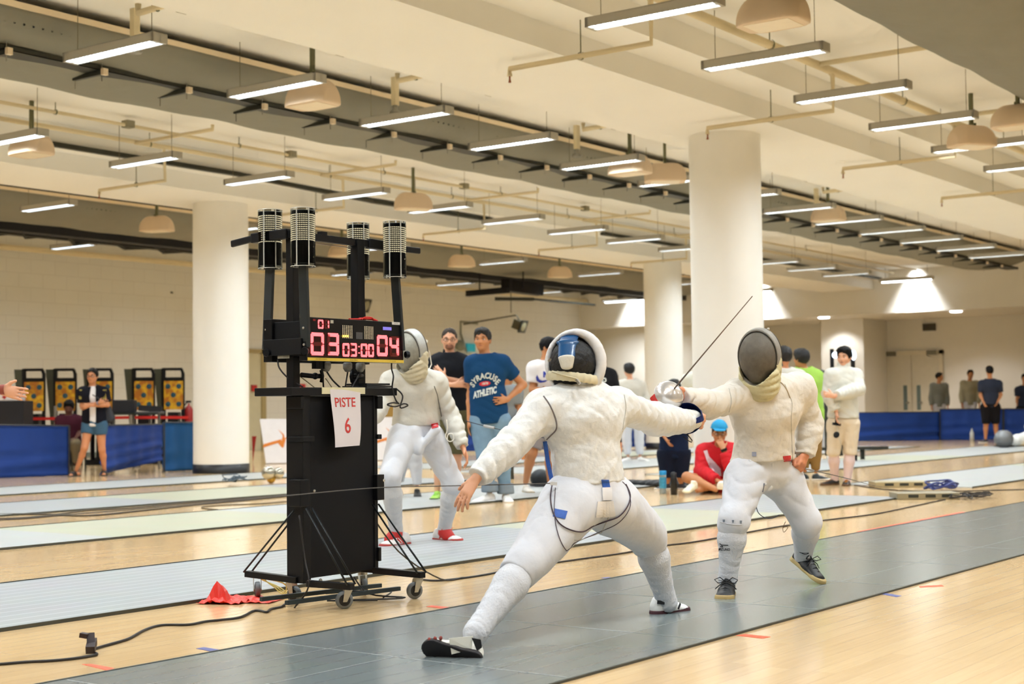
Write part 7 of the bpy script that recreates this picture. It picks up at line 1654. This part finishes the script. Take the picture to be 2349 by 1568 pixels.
for x0, x1 in ((183, 189), (237, 247)):
    for k in range(3): 
        q0 = onto([o], x0+(2*k if x0 < 200 else 3*k), 893, .004); q1 = onto([o], x0+(2*k if x0 < 200 else 3*k)-1, 915, .004)
        if q0 is not None and q1 is not None: b.bar(q0, q1, .008, .004, up=-CAMF)
b.build('sleeve_stripe', mat('yellow white stripe', (206, 190, 96), .7), p)
o = legs(p, J, H, cloth('denim shorts blue', (66, 100, 130), noise=.2), 'shorts', .012, .014, thigh=.42, calf=0)
face_bits(p, J['head'], fw, ZUP, 1.0, glasses=True); hair(p, J['head'], fw, ZUP, 1.04, 'tied', (34, 26, 26), .01)
V = Vol(J['head']-.4, J['head']+.15, .012); V.cap(J['head']-CAMR*.07-ZUP*.03, J['head']-CAMR*.075-ZUP*.2, .025, .014, .02); V.build('hair_strand', mat('hair 34', (34, 26, 26), .5), p)
MB().lathe(J['wr'][0], [(.03, 0), (.032, .025)], 14, axis=nrm(J['wr'][0]-J['el'][0])).build('wristwatch', mat('blue watch', (120, 150, 190), .3), p)
V = Vol(AT(244, 955, 22.3)-.3, AT(244, 955, 22.3)+.3, .014); V.cap(AT(240, 935, 22.35), AT(246, 962, 22.35), (.1, .05), (.12, .06), .03, side=CAMR); V.build('shoulder_bag', mat('dark grey bag', (38, 42, 52), .6), p)
MB().tube(smooth_pts([AT(241, 932, 22.3), AT(228, 915, 22.05), AT(212, 905, 22.05)], 4), .008, 5).build('bag_strap', mat('dark grey bag', (38, 42, 52), .6), p)
for s_ in (0, 1):
    a = J['an'][s_]; g_ = np.array((a[0], a[1], 0)); d = nrm(TOCAM+LEFTWARD*(.3 if s_ == 0 else -.2)); V = Vol(g_-.25, g_+.25, .012); V.cap(g_-d*.04+ZUP*.03, g_+d*.14+ZUP*.02, .035, .03, .02); V.cut(g_+ZUP*.004, -ZUP); V.build('foot', skin(TONE1), p)
    V = Vol(g_-.25, g_+.25, .012); V.cap(g_-d*.06, g_+d*.17, (.045, .02), (.05, .018), .01, side=np.cross(d, ZUP)); V.cap(g_+d*.06+ZUP*.035, g_+d*.1+ZUP*.03, .045, .045, .01); V.build('sandal', mat('black sandal', (24, 22, 24), .6), p)
# seated person in maroon
p = person('dark-haired person in maroon top sitting behind the belt barrier, left of the standing woman', GZ(160, 1062)); H = 1.66
J = pose(24.6, head=(158, 934), neck=(158, 955), pel=(160, 1012), sh=[(138, 964), (180, 964)], el=[(134, 990), (184, 990)], wr=[(150, 1005, -.3), (172, 1005, -.3)], hip=[(150, 1018), (170, 1018)], kn=[(148, 1016, -.45), (174, 1018, -.45)], an=[(150, 1062, -.4), (174, 1062, -.4)])
fw = facing(10, -20); make_body(p, J, H, (96, 56, 44), fw, h=.016); top(p, J, H, cloth('maroon top', (66, 24, 38)), 'shirt', .016, .016, .8, bulk=1.15, armb=1.2); legs(p, J, H, cloth('grey brown trousers', (112, 100, 78)), 'trousers', .016, .02, calf=.95, waist=False); hair(p, J['head'], fw, ZUP, 1.1, 'fringe', (16, 14, 16), .014)
tt = thing('folding_chair', 'chair hidden under the seated person in maroon', 'chair', (J['pel'][0], J['pel'][1], 0)); zz = float(J['pel'][2])-.14
MB().box((J['pel'][0]-.2, J['pel'][1]-.2, zz-.03), (J['pel'][0]+.2, J['pel'][1]+.2, zz)).build('seat', DARKM, tt)
for dx in (-.18, .18):
    for dy in (-.18, .18): MB().box((J['pel'][0]+dx-.012, J['pel'][1]+dy-.012, 0), (J['pel'][0]+dx+.012, J['pel'][1]+dy+.012, zz)).build('leg', DARKM, tt)
c = GZ(176, 1066); tt = thing('backpack', 'red and yellow bag on the floor behind the standing woman\'s legs', 'bag', c); V = Vol(c-.35, c+np.array((.35, .35, .6)), .02); V.cap(c+ZUP*.12-CAMR*.08, c+ZUP*.36-CAMR*.06, (.17, .12), (.15, .1), .03, side=CAMR); V.cut(c, (0, 0, -1)); V.build('bag_body', mat('red bag', (150, 44, 24), .7, noise=.2, nscale=9), tt)
MB().bar(c+ZUP*.3-CAMR*.05-CAMF*.14, c+ZUP*.1+CAMR*.0-CAMF*.15, .06, .02, up=-CAMF).build('yellow_strap', mat('yellow strap', (206, 150, 30), .7), tt)
c = GZ(225, 1062); tag(MB().lathe(c, [(0, 0), (.14, 0), (.12, .1), (.05, .12), (.02, .12), (.02, .6), (0, .6)], 16).build('stand_base', mat('black weighted base', (24, 24, 24), .6)), 'black weighted stand base on floor behind the standing woman', 'stand')
# white-legged fencer behind the masked one
p = person('fencer almost fully hidden behind the masked fencer, only white legs and a black shoe showing', GZ(955, 1132)); H = 1.58
J = pose(16.0, head=(950, 815), neck=(950, 842), pel=(946, 952), sh=[(930, 862), (970, 862)], el=[(928, 900), (972, 900)], wr=[(936, 935, -.1), (962, 935, -.1)], hip=[(932, 966), (960, 966)], kn=[(925, 1040), (952, 1045)], an=[(916, 1105, .05), (957, 1112)])
fw = facing(180, 0); make_body(p, J, H, TONE3, fw, h=.014, slim=.9); top(p, J, H, WHITE, 'fencing_jacket', .014, .01, 1.0, .9, bulk=.9, wr=.002); legs(p, J, H, WHITE, 'breeches', .012, .016, calf=.98, bulk=1.0, wr=.004)
shoes2(p, J, H, [LEFTWARD*.3+TOCAM, RIGHTWARD*.1+TOCAM], (26, 28, 30), (30, 30, 32), (40, 40, 40), 1.0)
# referee's hand reaching in from the left
p = person('outstretched open hand and forearm reaching in from the left edge of the photo', GZ(-260, 1350)); H = 1.76
J = pose(9.6, head=(-330, 720), neck=(-325, 775), pel=(-330, 1000), sh=[(-385, 800), (-270, 805)], el=[(-400, 900), (-160, 880)], wr=[(-390, 990), (0, 893, .15)], hip=[(-360, 1030), (-300, 1030)], kn=[(-360, 1170), (-300, 1170)], an=[(-360, 1300), (-300, 1300)], ht=[(-390, 1030), (62, 897, .2)])
V = Vol(*bounds(allpts(J), .2), .0075); body(V, J, H, -.004); head(V, J['head'], facing(60), ZUP); hand(V, J['wr'][0], J['ht'][0], -CAMR, H, 1)
hand(V, J['wr'][1], AT(72, 908, 9.8), CAMF*.8-ZUP*.1+CAMR*.2, H*1.12, -1, .3, .8); V.build('body', skin((222, 128, 84)), p)
top(p, J, H, cloth('dark slate T-shirt', (38, 44, 56)), 'shirt', .014, .014, .7); legs(p, J, H, cloth('khaki trousers', (142, 112, 66)), 'trousers', .014, .014, calf=.95); hair(p, J['head'], facing(60), ZUP, 1.05, 'short', (20, 18, 20), .012)
q = AT(6, 893, 9.75); MB().lathe(q-CAMR*.012, [(.034, 0), (.034, .03)], 18, axis=CAMR).build('wrist_band', mat('red brown wrist band', (140, 60, 44), .6), p)
